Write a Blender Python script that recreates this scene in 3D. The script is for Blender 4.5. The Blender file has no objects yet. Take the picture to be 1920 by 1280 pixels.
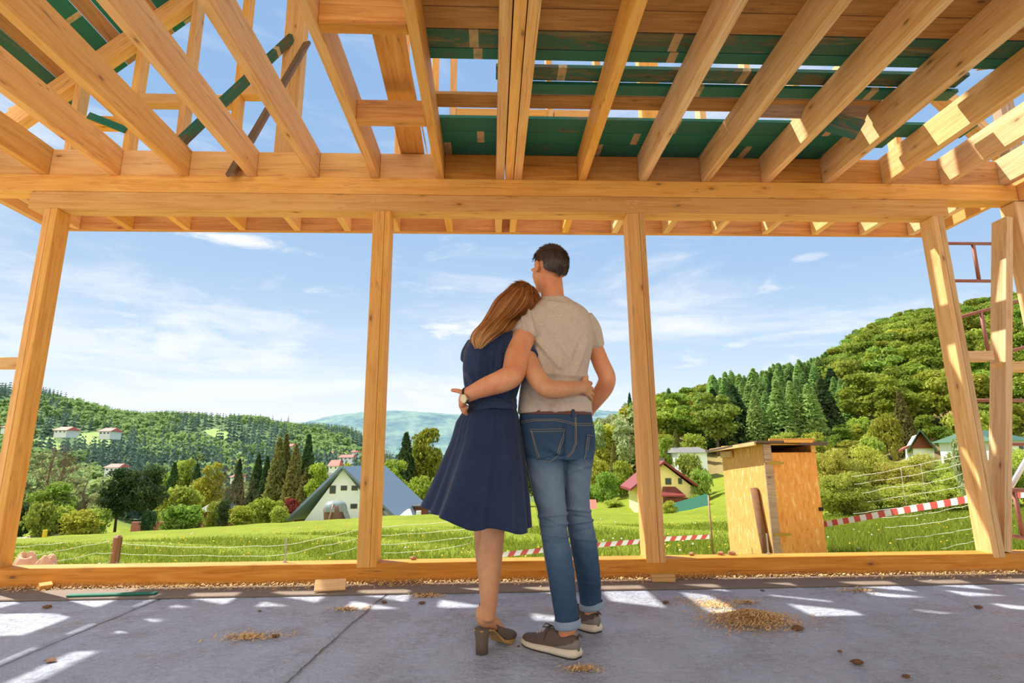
import bpy, bmesh, math, random
import numpy as np
from mathutils import Vector, Matrix

random.seed(7)
np.random.seed(7)
SC = bpy.context.scene
COL = SC.collection

# ------------------------------------------------------------------ camera
FPX, YAW, PITCH, ROLL, HCAM = 1034.0, 0.0396, 0.209, -0.00837, 0.83
_f = Vector((math.sin(YAW) * math.cos(PITCH), math.cos(YAW) * math.cos(PITCH), math.sin(PITCH)))
_r0 = Vector((math.cos(YAW), -math.sin(YAW), 0))
_u0 = _r0.cross(_f)
_r = math.cos(ROLL) * _r0 + math.sin(ROLL) * _u0
_u = -math.sin(ROLL) * _r0 + math.cos(ROLL) * _u0
cam_data = bpy.data.cameras.new('camera')
cam = bpy.data.objects.new('camera', cam_data)
COL.objects.link(cam)
cam_data.sensor_width = 36.0
cam_data.lens = 36.0 * FPX / 1920.0
cam_data.clip_start = 0.05
cam_data.clip_end = 9000
M = Matrix.Identity(4)
for i in range(3):
    M[i][0], M[i][1], M[i][2] = _r[i], _u[i], -_f[i]
M[2][3] = HCAM
cam.matrix_world = M
SC.camera = cam

SC.view_settings.view_transform = 'Standard'
SC.view_settings.look = 'None'
SC.view_settings.gamma = 1.0
SC.view_settings.use_curve_mapping = False
SC.view_settings.exposure = 0.14

# ------------------------------------------------------------------ sun
SUN_DIR = Vector((0.64, -0.40, -1.0)).normalized()      # the way the light travels
sun_data = bpy.data.lights.new('sun', 'SUN')
sun_data.energy = 8.0
sun_data.angle = math.radians(0.6)
sun_data.color = (1.0, 0.94, 0.84)
sun = bpy.data.objects.new('sun', sun_data)
COL.objects.link(sun)
sun.location = (-8, 6, 14)
sun.rotation_euler = SUN_DIR.to_track_quat('-Z', 'Y').to_euler()

# ------------------------------------------------------------------ sky
world = bpy.data.worlds.new('sky')
SC.world = world
world.use_nodes = True
wt = world.node_tree
wt.nodes.clear()


def wn(t, **k):
    n = wt.nodes.new(t)
    for a, b in k.items():
        setattr(n, a, b)
    return n


def ramp(tree, stops, interp='LINEAR'):
    n = tree.nodes.new('ShaderNodeValToRGB')
    cr = n.color_ramp
    cr.interpolation = interp
    while len(cr.elements) > 1:
        cr.elements.remove(cr.elements[-1])
    cr.elements[0].position = stops[0][0]
    cr.elements[0].color = (*stops[0][1], 1)
    for p, c in stops[1:]:
        e = cr.elements.new(p)
        e.color = (*c, 1)
    return n


def srgb(r, g, b):
    def f(v):
        v /= 255.0
        return v / 12.92 if v <= 0.04045 else ((v + 0.055) / 1.055) ** 2.4
    return (f(r), f(g), f(b))


def mapr(tree, val, a, b, c=0.0, d=1.0, smooth=False):
    n = tree.nodes.new('ShaderNodeMapRange')
    if smooth:
        n.interpolation_type = 'SMOOTHSTEP'
    tree.links.new(val, n.inputs['Value'])
    n.inputs['From Min'].default_value = a
    n.inputs['From Max'].default_value = b
    n.inputs['To Min'].default_value = c
    n.inputs['To Max'].default_value = d
    return n.outputs['Result']


def mathn(tree, op, a, b=None):
    n = tree.nodes.new('ShaderNodeMath')
    n.operation = op
    for i, v in enumerate((a, b)):
        if v is None:
            continue
        if isinstance(v, (int, float)):
            n.inputs[i].default_value = v
        else:
            tree.links.new(v, n.inputs[i])
    return n.outputs[0]


def mixc(tree, fac, a, b, blend='MIX'):
    n = tree.nodes.new('ShaderNodeMix')
    n.data_type = 'RGBA'
    n.blend_type = blend
    if isinstance(fac, (int, float)):
        n.inputs[0].default_value = fac
    else:
        tree.links.new(fac, n.inputs[0])
    for i, v in ((6, a), (7, b)):
        if isinstance(v, tuple):
            n.inputs[i].default_value = (*v, 1)
        else:
            tree.links.new(v, n.inputs[i])
    return n.outputs[2]


def noise(tree, vec, scale, detail=4, rough=0.55, dist=0.0):
    n = tree.nodes.new('ShaderNodeTexNoise')
    n.inputs['Scale'].default_value = scale
    n.inputs['Detail'].default_value = detail
    n.inputs['Roughness'].default_value = rough
    n.inputs['Distortion'].default_value = dist
    if vec is not None:
        tree.links.new(vec, n.inputs['Vector'])
    return n.outputs['Fac']


def mapping(tree, vec, scale=(1, 1, 1), loc=(0, 0, 0), rot=(0, 0, 0)):
    n = tree.nodes.new('ShaderNodeMapping')
    n.inputs['Scale'].default_value = scale
    n.inputs['Location'].default_value = loc
    n.inputs['Rotation'].default_value = rot
    tree.links.new(vec, n.inputs['Vector'])
    return n.outputs['Vector']


tc = wn('ShaderNodeTexCoord')
sep = wn('ShaderNodeSeparateXYZ')
wt.links.new(tc.outputs['Generated'], sep.inputs[0])
sky = ramp(wt, [(0.0, srgb(250, 250, 252)), (0.07, srgb(240, 246, 252)), (0.16, srgb(205, 226, 246)),
                (0.30, srgb(174, 203, 235)), (0.50, srgb(150, 186, 228)), (1.0, srgb(128, 168, 220))])
wt.links.new(mathn(wt, 'MAXIMUM', sep.outputs['Z'], 0.0), sky.inputs[0])
# slightly deeper blue towards the east (right of the picture)
deep = mixc(wt, mapr(wt, sep.outputs['X'], 0.0, 0.8, 0.0, 0.35), sky.outputs[0],
            mixc(wt, 1.0, sky.outputs[0], srgb(212, 232, 250), 'MULTIPLY'))
# soft high clouds stretched along the horizon
cv = mapping(wt, tc.outputs['Generated'], (1.3, 1.3, 6.5), (0.35, 0.1, 0.2))
c1 = noise(wt, cv, 1.7, 7, 0.6, 0.5)
c2 = noise(wt, mapping(wt, tc.outputs['Generated'], (3.0, 3.0, 14.0), (2.3, 0.7, 0.0), (0.0, 0.12, 0.0)), 1.6, 6, 0.6, 0.8)
cm = mathn(wt, 'MULTIPLY', mapr(wt, c1, 0.47, 0.72, 0, 1, True), mapr(wt, sep.outputs['Z'], 0.95, 0.1, 0.25, 1.0))
cm2 = mathn(wt, 'MULTIPLY', mapr(wt, c2, 0.56, 0.74, 0, 0.55, True), mapr(wt, sep.outputs['Z'], 0.75, 0.2, 0.0, 1.0))
cl = mathn(wt, 'MINIMUM', mathn(wt, 'ADD', mathn(wt, 'MULTIPLY', cm, 0.75), cm2), 0.93)
skyc = mixc(wt, cl, deep, srgb(250, 251, 253))
# a few defined cloud wisps (direction, half-sizes)
def wisp(col, px, py, wx, wy, amt, seed):
    d = (_f + (px - 960) / FPX * _r + (640 - py) / FPX * _u).normalized()
    rr = Vector((d.y, -d.x, 0)).normalized()
    uu = rr.cross(d)
    def dot(v):
        n = wn('ShaderNodeVectorMath', operation='DOT_PRODUCT')
        wt.links.new(tc.outputs['Generated'], n.inputs[0])
        n.inputs[1].default_value = v
        return n.outputs['Value']
    a = mathn(wt, 'MULTIPLY', dot(rr), 1.0 / wx)
    b = mathn(wt, 'MULTIPLY', dot(uu), 1.0 / wy)
    t = mathn(wt, 'ADD', mathn(wt, 'MULTIPLY', a, a), mathn(wt, 'MULTIPLY', b, b))
    nz = noise(wt, mapping(wt, tc.outputs['Generated'], (6, 6, 22), (seed, 0, 0)), 2.0, 7, 0.65, 0.6)
    t = mathn(wt, 'ADD', t, mathn(wt, 'MULTIPLY', mathn(wt, 'SUBTRACT', nz, 0.5), 3.6))
    m = mathn(wt, 'MULTIPLY', mapr(wt, t, 1.0, -0.3, 0, amt, True),
              mathn(wt, 'GREATER_THAN', dot(d), 0.5))
    return mixc(wt, m, col, srgb(253, 253, 254))
for a in ((455, 452, .10, .016, .95, 1.0), (860, 612, .07, .026, .95, 3.0), (1290, 602, .09, .018, .45, 5.0),
          (170, 525, .18, .03, .35, 7.0), (430, 590, .17, .03, .4, 9.0), (1520, 482, .03, .008, .4, 11.0),
          (250, 650, .3, .04, .5, 14.0)):
    skyc = wisp(skyc, *a)
ground_dir = mixc(wt, mapr(wt, sep.outputs['Z'], -0.02, 0.0), srgb(120, 130, 80), skyc)
bg = wn('ShaderNodeBackground')
# added fill light: an unseen warm glow in the sky behind the camera
fill_glow = mathn(wt, 'MULTIPLY', mapr(wt, sep.outputs['Y'], -0.05, -0.7, 0, 1, True), mapr(wt, noise(wt, mapping(wt, tc.outputs['Generated'], (1, 1, 1.8)), 2.2, 6, 0.6), 0.3, 0.6, 0.55, 1.0))
fill_glow = mathn(wt, 'MULTIPLY', fill_glow, mapr(wt, sep.outputs['Z'], -0.02, 0.03, 0, 1))
final = mixc(wt, fill_glow, ground_dir, (1.6, 1.47, 1.32))
bg.inputs['Strength'].default_value = 1.0
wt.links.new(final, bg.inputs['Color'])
wo = wn('ShaderNodeOutputWorld')
wt.links.new(bg.outputs[0], wo.inputs['Surface'])

# ------------------------------------------------------------------ helpers
_F, _R, _U = np.array(_f), np.array(_r), np.array(_u)


def at(px, py, Y):
    """the point of the place that the photo shows at (px, py), on the upright plane Y metres ahead"""
    d = _F + (px - 960) / FPX * _R + (640 - py) / FPX * _U
    t = Y / d[1]
    return np.array([t * d[0], Y, HCAM + t * d[2]])


def atz(px, py, Z):
    d = _F + (px - 960) / FPX * _R + (640 - py) / FPX * _U
    t = (Z - HCAM) / d[2]
    return np.array([t * d[0], t * d[1], Z])


def tag(o, label=None, cat=None, group=None, kind=None):
    if label: o['label'] = label
    if cat: o['category'] = cat
    if group: o['group'] = group
    if kind: o['kind'] = kind
    return o


def empty(name, loc, label=None, cat=None, group=None, rz=0.0):
    o = bpy.data.objects.new(name, None)
    o.empty_display_size = 0.1
    COL.objects.link(o)
    o.location = loc
    o.rotation_euler = (0, 0, rz)
    return tag(o, label, cat, group)


def meshdata(name, V, F, mats, smooth=False, midx=None):
    me = bpy.data.meshes.new(name)
    if isinstance(F, np.ndarray):
        V = np.asarray(V, dtype=np.float32)
        n, k = F.shape
        me.vertices.add(len(V))
        me.vertices.foreach_set('co', V.ravel())
        me.loops.add(n * k)
        me.loops.foreach_set('vertex_index', F.astype(np.int32).ravel())
        me.polygons.add(n)
        me.polygons.foreach_set('loop_start', np.arange(0, n * k, k, dtype=np.int32))
        me.polygons.foreach_set('loop_total', np.full(n, k, dtype=np.int32))
        me.update(calc_edges=True)
        me.validate()
    else:
        me.from_pydata([tuple(map(float, v)) for v in V], [], F)
        me.update()
    if not isinstance(mats, (list, tuple)):
        mats = [mats]
    for m in mats:
        me.materials.append(m)
    if midx is not None:
        me.polygons.foreach_set('material_index', np.asarray(midx, dtype=np.int32))
    if smooth:
        me.polygons.foreach_set('use_smooth', np.ones(len(me.polygons), dtype=bool))
    return me


def wloc(o):
    v = Vector((0, 0, 0))
    while o is not None:
        v = v + o.location
        o = o.parent
    return v


def mk(name, V, F, mat, parent=None, smooth=False, midx=None, origin='auto'):
    """V in world coordinates; child meshes are re-based on their parent's place"""
    V = np.asarray(V, dtype=float)
    if origin == 'auto':
        o3 = np.array([(V[:, 0].min() + V[:, 0].max()) / 2, (V[:, 1].min() + V[:, 1].max()) / 2, V[:, 2].min()])
    else:
        o3 = np.array(origin, dtype=float)
    me = meshdata(name, V - o3, F, mat, smooth, midx)
    o = bpy.data.objects.new(name, me)
    COL.objects.link(o)
    if parent is not None:
        o.parent = parent
        o.location = Vector(o3) - wloc(parent)
    else:
        o.location = o3
    return o


BOXF = [(0, 1, 3, 2), (4, 6, 7, 5), (0, 4, 5, 1), (2, 3, 7, 6), (0, 2, 6, 4), (1, 5, 7, 3)]


def box_v(x0, x1, y0, y1, z0, z1):
    return [(x, y, z) for x in (x0, x1) for y in (y0, y1) for z in (z0, z1)]


def bevel_me(me, w, seg=1):
    bm = bmesh.new()
    bm.from_mesh(me)
    bmesh.ops.bevel(bm, geom=list(bm.edges), offset=w, segments=seg, affect='EDGES', profile=0.5)
    bm.to_mesh(me)
    bm.free()


def beam(name, p0, p1, w, h, mat, parent=None, up=(0, 0, 1), bev=0.003, side=None):
    """a squared timber from p0 to p1 (centre line); w across, h along 'up'"""
    p0, p1, up = Vector(p0), Vector(p1), Vector(up)
    ax = (p1 - p0)
    L = ax.length
    ax.normalize()
    sd = up.cross(ax).normalized()
    up = ax.cross(sd).normalized()
    V = box_v(-L / 2, L / 2, -w / 2, w / 2, -h / 2, h / 2)
    me = meshdata(name, V, BOXF, mat)
    bm = bmesh.new(); bm.from_mesh(me)
    bmesh.ops.recalc_face_normals(bm, faces=bm.faces)
    if bev:
        bmesh.ops.bevel(bm, geom=list(bm.edges), offset=bev, segments=1, affect='EDGES')
    bm.to_mesh(me); bm.free()
    o = bpy.data.objects.new(name, me)
    COL.objects.link(o)
    mw = Matrix.Identity(4)
    c = (p0 + p1) / 2
    for i in range(3):
        mw[i][0], mw[i][1], mw[i][2], mw[i][3] = ax[i], sd[i], up[i], c[i]
    if parent is not None:
        o.parent = parent
        mw = Matrix.Translation(-wloc(parent)) @ mw
    o.matrix_local = mw
    return o


def bbox_obj(name, x0, x1, y0, y1, z0, z1, mat, parent=None, bev=0.0):
    o = mk(name, box_v(x0, x1, y0, y1, z0, z1), BOXF, mat, parent)
    bm = bmesh.new(); bm.from_mesh(o.data)
    bmesh.ops.recalc_face_normals(bm, faces=bm.faces)
    if bev:
        bmesh.ops.bevel(bm, geom=list(bm.edges), offset=bev, segments=1, affect='EDGES')
    bm.to_mesh(o.data); bm.free()
    return o


def tube_vf(pts, rad, n=8, cap=True):
    """a tube through pts; rad a number or one radius per point"""
    P = np.asarray(pts, dtype=float)
    m = len(P)
    rad = np.broadcast_to(np.asarray(rad, dtype=float), (m,))
    T = np.gradient(P, axis=0)
    T /= np.linalg.norm(T, axis=1)[:, None] + 1e-12
    up = np.array([0, 0, 1.0]) if abs(T[0][2]) < 0.9 else np.array([1.0, 0, 0])
    a = np.cross(T[0], up); a /= np.linalg.norm(a)
    V = []
    for i in range(m):
        a = a - T[i] * np.dot(a, T[i]); a /= np.linalg.norm(a)
        b = np.cross(T[i], a)
        for k in range(n):
            t = 2 * math.pi * k / n
            V.append(P[i] + rad[i] * (math.cos(t) * a + math.sin(t) * b))
    F = []
    for i in range(m - 1):
        for k in range(n):
            k2 = (k + 1) % n
            F.append((i * n + k, i * n + k2, (i + 1) * n + k2, (i + 1) * n + k))
    if cap:
        F.append(tuple(range(n))[::-1])
        F.append(tuple((m - 1) * n + k for k in range(n)))
    return V, F


def tube(name, pts, rad, mat, parent=None, n=8, smooth=True):
    V, F = tube_vf(pts, rad, n)
    return mk(name, V, F, mat, parent, smooth)


class MB:
    """collects pieces that form ONE mesh"""
    def __init__(s): s.V = []; s.F = []; s.M = []
    def add(s, V, F, m=0):
        k = len(s.V)
        s.V.extend([tuple(map(float, v)) for v in V])
        s.F.extend([tuple(i + k for i in f) for f in F])
        s.M.extend([m] * len(F))
        return s
    def box(s, *a, m=0): return s.add(box_v(*a), BOXF, m)
    def build(s, name, mat, parent=None, smooth=False, fix=True):
        o = mk(name, s.V, s.F, mat, parent, smooth, s.M)
        if fix:
            bm = bmesh.new(); bm.from_mesh(o.data)
            bmesh.ops.recalc_face_normals(bm, faces=bm.faces)
            bm.to_mesh(o.data); bm.free()
        return o


# ------------------------------------------------------------------ materials
def newmat(name):
    m = bpy.data.materials.new(name)
    m.use_nodes = True
    t = m.node_tree
    t.nodes.clear()
    out = t.nodes.new('ShaderNodeOutputMaterial')
    b = t.nodes.new('ShaderNodeBsdfPrincipled')
    t.links.new(b.outputs[0], out.inputs['Surface'])
    return m, t, b, out


def setin(t, b, name, v):
    if isinstance(v, (int, float)):
        b.inputs[name].default_value = v
    elif isinstance(v, tuple):
        b.inputs[name].default_value = (*v, 1)
    else:
        t.links.new(v, b.inputs[name])


def bump(t, b, h, strength=0.3, dist=0.01):
    n = t.nodes.new('ShaderNodeBump')
    n.inputs['Strength'].default_value = strength
    n.inputs['Distance'].default_value = dist
    t.links.new(h, n.inputs['Height'])
    t.links.new(n.outputs[0], b.inputs['Normal'])


def plain(name, col, rough=0.6, metal=0.0, var=0.12, scale=6.0, bmp=0.0):
    m, t, b, _ = newmat(name)
    tcn = t.nodes.new('ShaderNodeTexCoord')
    nz = noise(t, tcn.outputs['Object'], scale, 5, 0.6)
    lo = tuple(c * (1 - var) for c in col)
    hi = tuple(min(1, c * (1 + var)) for c in col)
    setin(t, b, 'Base Color', mixc(t, nz, lo, hi))
    setin(t, b, 'Roughness', rough)
    setin(t, b, 'Metallic', metal)
    if bmp:
        bump(t, b, noise(t, tcn.outputs['Object'], scale * 6, 4), bmp, 0.01)
    return m


def objvec(t):
    """object coordinates shifted by a number of the object's own, so no two pieces share a grain"""
    tcn = t.nodes.new('ShaderNodeTexCoord')
    oi = t.nodes.new('ShaderNodeObjectInfo')
    cb = t.nodes.new('ShaderNodeCombineXYZ')
    t.links.new(mathn(t, 'MULTIPLY', oi.outputs['Random'], 37.0), cb.inputs[0])
    t.links.new(mathn(t, 'MULTIPLY', oi.outputs['Random'], 11.0), cb.inputs[1])
    t.links.new(mathn(t, 'MULTIPLY', oi.outputs['Random'], 5.0), cb.inputs[2])
    va = t.nodes.new('ShaderNodeVectorMath')
    t.links.new(tcn.outputs['Object'], va.inputs[0])
    t.links.new(cb.outputs[0], va.inputs[1])
    return va.outputs[0], oi.outputs['Random'], tcn


def wood(name, light, mid, dark, paint=None, paint_amt=0.0, knots=True, rough=0.62, crack=True):
    m, t, b, _ = newmat(name)
    vec, rnd, tcn = objvec(t)
    g1 = noise(t, mapping(t, vec, (1.1, 16, 16)), 1.6, 4, 0.55, 1.2)
    g2 = noise(t, mapping(t, vec, (2.5, 95, 95)), 1.2, 3, 0.6, 0.3)
    g3 = noise(t, mapping(t, vec, (1.6, 3, 3)), 1.0, 3, 0.5)
    rp = ramp(t, [(0.26, dark), (0.46, mid), (0.68, light)])
    t.links.new(mathn(t, 'ADD', mathn(t, 'MULTIPLY', g1, 0.72), mathn(t, 'MULTIPLY', g2, 0.28)), rp.inputs[0])
    c = mixc(t, mapr(t, g3, 0.35, 0.7, 0.0, 0.30), rp.outputs[0], tuple(x * 0.82 for x in mid))
    # every stick of its own tone
    hs = t.nodes.new('ShaderNodeHueSaturation')
    t.links.new(c, hs.inputs['Color'])
    t.links.new(mapr(t, rnd, 0, 1, 0.86, 1.10), hs.inputs['Value'])
    t.links.new(mapr(t, mathn(t, 'FRACT', mathn(t, 'MULTIPLY', rnd, 7.7)), 0, 1, 0.90, 1.06), hs.inputs['Saturation'])
    c = hs.outputs[0]
    hgt = g2
    if knots:
        vo = t.nodes.new('ShaderNodeTexVoronoi')
        vo.feature = 'F1'
        vo.inputs['Scale'].default_value = 1.0
        vo.inputs['Randomness'].default_value = 1.0
        t.links.new(mapping(t, vec, (3.1, 7.5, 7.5)), vo.inputs['Vector'])
        km = mapr(t, vo.outputs['Distance'], 0.10, 0.04, 0, 0.75, True)
        ring = mapr(t, vo.outputs['Distance'], 0.24, 0.10, 0, 0.28, True)
        c = mixc(t, ring, c, tuple(x * 0.8 for x in dark))
        c = mixc(t, km, c, tuple(x * 0.32 for x in dark))
    if crack:
        ck = noise(t, mapping(t, vec, (0.55, 30, 30)), 1.0, 2, 0.4, 0.6)
        cm_ = mapr(t, mathn(t, 'ABSOLUTE', mathn(t, 'SUBTRACT', ck, 0.60)), 0.007, 0.0, 0, 0.65)
        c = mixc(t, cm_, c, tuple(x * 0.25 for x in dark))
    if paint is not None:
        pn = noise(t, mapping(t, vec, (1.3, 5, 5)), 1.5, 6, 0.7, 0.5)
        pm = mapr(t, pn, 0.26 + 0.42 * paint_amt, 0.32 + 0.42 * paint_amt, 1.0, 0.0)
        pc = mixc(t, g1, tuple(x * 0.55 for x in paint), paint)
        c = mixc(t, pm, c, pc) if paint_amt < 0.99 else pc
    setin(t, b, 'Base Color', c)
    setin(t, b, 'Roughness', rough)
    bump(t, b, hgt, 0.22, 0.004)
    return m


W_L, W_M, W_D = srgb(238, 186, 106), srgb(226, 164, 82), srgb(202, 132, 56)
M = {}
M['pine'] = wood('planed spruce', W_L, W_M, W_D)
M['pine_pale'] = wood('pale spruce', srgb(238, 200, 142), srgb(224, 176, 112), srgb(190, 132, 70))
M['sill'] = wood('spruce sill', srgb(218, 158, 78), srgb(198, 130, 52), srgb(154, 88, 28))
M['deck'] = wood('brown dipped board', srgb(196, 146, 80), srgb(168, 118, 58), srgb(118, 78, 34))
M['green'] = wood('green dipped board', srgb(120, 110, 70), srgb(80, 84, 55), srgb(50, 50, 32), paint=srgb(20, 116, 92), paint_amt=0.82)
M['green_dark'] = wood('worn green board', srgb(128, 112, 74), srgb(90, 84, 56), srgb(52, 50, 34), paint=srgb(44, 104, 80), paint_amt=0.6)
M['green_bright'] = wood('fresh green board', srgb(150, 130, 90), srgb(110, 100, 66), srgb(70, 66, 44), paint=srgb(8, 124, 96), paint_amt=0.98)
M['old'] = wood('weathered board', srgb(150, 122, 95), srgb(118, 92, 70), srgb(76, 56, 42), knots=False)
M['grey_wood'] = wood('grey planed batten', srgb(190, 165, 135), srgb(160, 132, 104), srgb(120, 94, 70))
def green_marks(mat):
    """bare stripes where battens had covered the paint"""
    t = mat.node_tree
    b = [n for n in t.nodes if n.type == 'BSDF_PRINCIPLED'][0]
    src = b.inputs['Base Color'].links[0].from_socket
    vec, rnd, tcn = objvec(t)
    sp = t.nodes.new('ShaderNodeSeparateXYZ')
    t.links.new(vec, sp.inputs[0])
    fr = mathn(t, 'FRACT', mathn(t, 'MULTIPLY', sp.outputs[0], 0.83))
    mk_ = mathn(t, 'LESS_THAN', fr, 0.045)
    nz = noise(t, vec, 14, 3)
    f = mathn(t, 'MULTIPLY', mk_, mapr(t, nz, 0.3, 0.5, 0.4, 0.9))
    setin(t, b, 'Base Color', mixc(t, f, src, srgb(190, 160, 110)))
for k in ('green', 'green_dark', 'green_bright'):
    green_marks(M[k])

# ---- concrete slab
def concrete():
    m, t, b, _ = newmat('trowelled concrete')
    tcn = t.nodes.new('ShaderNodeTexCoord')
    v = tcn.outputs['Object']
    big = noise(t, v, 0.55, 6, 0.6, 0.4)
    mid = noise(t, v, 4.0, 6, 0.65)
    fine = noise(t, v, 42, 5, 0.7)
    rp = ramp(t, [(0.3, srgb(158, 166, 184)), (0.5, srgb(186, 193, 209)), (0.72, srgb(214, 219, 230))])
    t.links.new(mathn(t, 'ADD', mathn(t, 'MULTIPLY', big, 0.5), mathn(t, 'MULTIPLY', mid, 0.5)), rp.inputs[0])
    c = mixc(t, mapr(t, fine, 0.58, 0.74, 0, 0.4), rp.outputs[0], srgb(112, 112, 118))
    c = mixc(t, mapr(t, noise(t, v, 24, 4, 0.7), 0.55, 0.7, 0, 0.35), c, srgb(214, 216, 222))
    # warm dust stains
    st = noise(t, mapping(t, v, (1, 1, 1), (4.2, 1.7, 0)), 1.1, 5, 0.7, 0.6)
    c = mixc(t, mapr(t, st, 0.56, 0.72, 0, 0.5, True), c, srgb(172, 152, 128))
    # two saw-cut joints that run away from the camera, dirty along their edges
    sp = t.nodes.new('ShaderNodeSeparateXYZ')
    t.links.new(v, sp.inputs[0])
    wob = mathn(t, 'MULTIPLY', mathn(t, 'SUBTRACT', noise(t, v, 5, 4, 0.6), 0.5), 0.05)
    jm = None
    for x0, k in ((-2.29, 0.0), (-0.99, 0.088)):
        lx = mathn(t, 'ADD', mathn(t, 'SUBTRACT', sp.outputs[0], x0), mathn(t, 'MULTIPLY', mathn(t, 'SUBTRACT', sp.outputs[1], 2.9), -k))
        d = mathn(t, 'ABSOLUTE', mathn(t, 'ADD', lx, wob))
        a = mapr(t, d, 0.012, 0.003, 0, 1)
        e = mathn(t, 'MULTIPLY', mapr(t, d, 0.05, 0.0, 0, 0.75), mapr(t, mid, 0.42, 0.62))
        jj = mathn(t, 'MAXIMUM', a, e)
        jm = jj if jm is None else mathn(t, 'MAXIMUM', jm, jj)
    c = mixc(t, mathn(t, 'MULTIPLY', jm, 0.62), c, srgb(86, 76, 68))
    # a few dark wet-looking blots
    vo = noise(t, mapping(t, v, (1.0, 1.7, 1), (0.7, 3.1, 0)), 2.4, 6, 0.75, 0.8)
    c = mixc(t, mapr(t, vo, 0.70, 0.76, 0, 0.6), c, srgb(92, 82, 74))
    setin(t, b, 'Base Color', c)
    setin(t, b, 'Roughness', mapr(t, mid, 0.35, 0.65, 0.20, 0.42))
    h = mathn(t, 'ADD', mathn(t, 'MULTIPLY', noise(t, mapping(t, v, (1, 1.5, 1)), 21, 5, 0.62, 0.6), 1.0), mathn(t, 'MULTIPLY', fine, 0.35))
    h = mathn(t, 'SUBTRACT', h, mathn(t, 'MULTIPLY', jm, 0.8))
    bump(t, b, h, 1.0, 0.03)
    return m
M['concrete'] = concrete()
fl = bbox_obj('floor', -7.5, 8.0, -4.5, 4.25, -0.3, 0.0, M['concrete'])
tag(fl, 'grey trowelled concrete slab of the unfinished house', 'floor', kind='structure')

YW, YB = 4.056, 4.196           # inner and outer face of the open wall
M['membrane'] = plain('bitumen strip', srgb(128, 112, 98), 0.85, var=0.22, scale=9, bmp=0.4)
o = bbox_obj('sealing_strip', -7.0, 7.0, 3.735, 4.054, 0.001, 0.013, M['membrane'], bev=0.003)
tag(o, 'brown bitumen sealing strip on the slab under the timber sill', 'strip')

SILL_Z = 0.135
o = beam('sill_beam', (-6.6, (YW + YB) / 2, (0.001 + SILL_Z) / 2), (6.2, (YW + YB) / 2, (0.001 + SILL_Z) / 2), 0.14, SILL_Z - 0.001, M['sill'])
tag(o, 'long low timber sill beam lying along the edge of the slab', 'beam')

# ---- posts of the open wall: two boards each, notched over the sill
def post(xa, xb, seam, label, z0=0.105, z1=2.737, y0=YW - 0.004, mat='pine'):
    e = empty('timber_post', ((xa + xb) / 2, (YW + YB) / 2, z0), label, 'post')
    ym = (y0 + YB) / 2
    for a, c in ((xa, seam - 0.001), (seam + 0.001, xb)):
        beam('board', ((a + c) / 2, ym, z0), ((a + c) / 2, ym, z1), c - a, YB - y0, M[mat], e, up=(0, 1, 0), bev=0.0025)
    return e
post(-3.415, -3.318, -3.368, 'far left upright post of the open wall')
post(-0.918, -0.783, -0.828, 'upright post to the left of the couple')
post(1.087, 1.226, 1.182, 'upright post to the right of the couple')
post(3.600, 3.692, 3.647, 'upright post beside the leaning post on the right', mat='pine_pale')
o = beam('leaning_post', (3.724, 4.13, 0.14), (4.262, 4.13, 2.74), 0.058, 0.14, M['pine_pale'], up=(0, 1, 0))
tag(o, 'leaning diagonal post at the right end of the open wall', 'post')
o = beam('corner_post', (4.395, 4.126, 0.14), (4.395, 4.126, 2.875), 0.14, 0.14, M['pine_pale'], up=(0, 1, 0))
tag(o, 'corner post at the right edge behind the leaning post', 'post')

o = beam('header_beam', (-3.543, 4.126, 2.808), (3.746, 4.126, 2.808), 0.14, 0.139, M['pine'])
tag(o, 'lower header beam resting on the four upright posts', 'beam')
o = beam('top_plate', (-5.7, 4.126, 2.950), (4.365, 4.126, 2.950), 0.14, 0.14, M['pine'])
tag(o, 'upper plate beam lying on the header beam under the joists', 'beam')
o = beam('top_plate', (4.44, -2.5, 2.950), (4.44, 4.196, 2.950), 0.14, 0.14, M['pine'])
tag(o, 'plate beam of the right hand wall running towards the camera', 'beam')

for x0, x1, z, lb in ((3.694, 3.925, 1.585, 'short rail between the right post and the leaning post'),
                      (3.975, 4.325, 1.502, 'short rail between the leaning post and the corner post'),
                      (-5.8, -3.417, 1.543, 'horizontal rail to the left of the far left post')):
    o = beam('wall_rail', (x0, 4.135, z), (x1, 4.135, z), 0.10, 0.075, M['pine_pale'])
    tag(o, lb, 'rail')

# ---- floor joists of the storey above
JZ0, JZ1 = 3.021, 3.256
JX = [-4.205, -3.98, -3.48, -2.94, -2.412, -1.885, -1.398, -0.918, -0.402, 0.74, 1.235, 1.75, 2.255, 2.765, 3.275, 3.775, 4.285]
JLAB = ['outermost joist at the left end of the overhang', 'joist at the upper left edge of the ceiling', 'joist over the far left upright post',
        'second joist from the far left post', 'joist with green painted boards lying beyond its top',
        'joist beside the poking out stick', 'joist to the right of the crossed loose sticks', 'joist carrying the left ends of the cross pieces',
        'joist carrying the right ends of the cross pieces', 'first joist to the right of the triple joist',
        'second joist to the right of the triple joist', 'third joist to the right of the triple joist',
        'joist with a bright sunlit patch on its side', 'joist touched by the short hanging green board end',
        'joist just to the right of the hanging board end', 'joist with two sunlit wedges near the right edge', 'last joist before the right hand wall']
for x, lb in zip(JX, JLAB):
    o = beam('ceiling_joist', (x, -2.4, (JZ0 + JZ1) / 2), (x, 5.118, (JZ0 + JZ1) / 2), 0.062, JZ1 - JZ0, M['pine'] if x < 1 else M['pine_pale'])
    tag(o, lb, 'joist')
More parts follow.
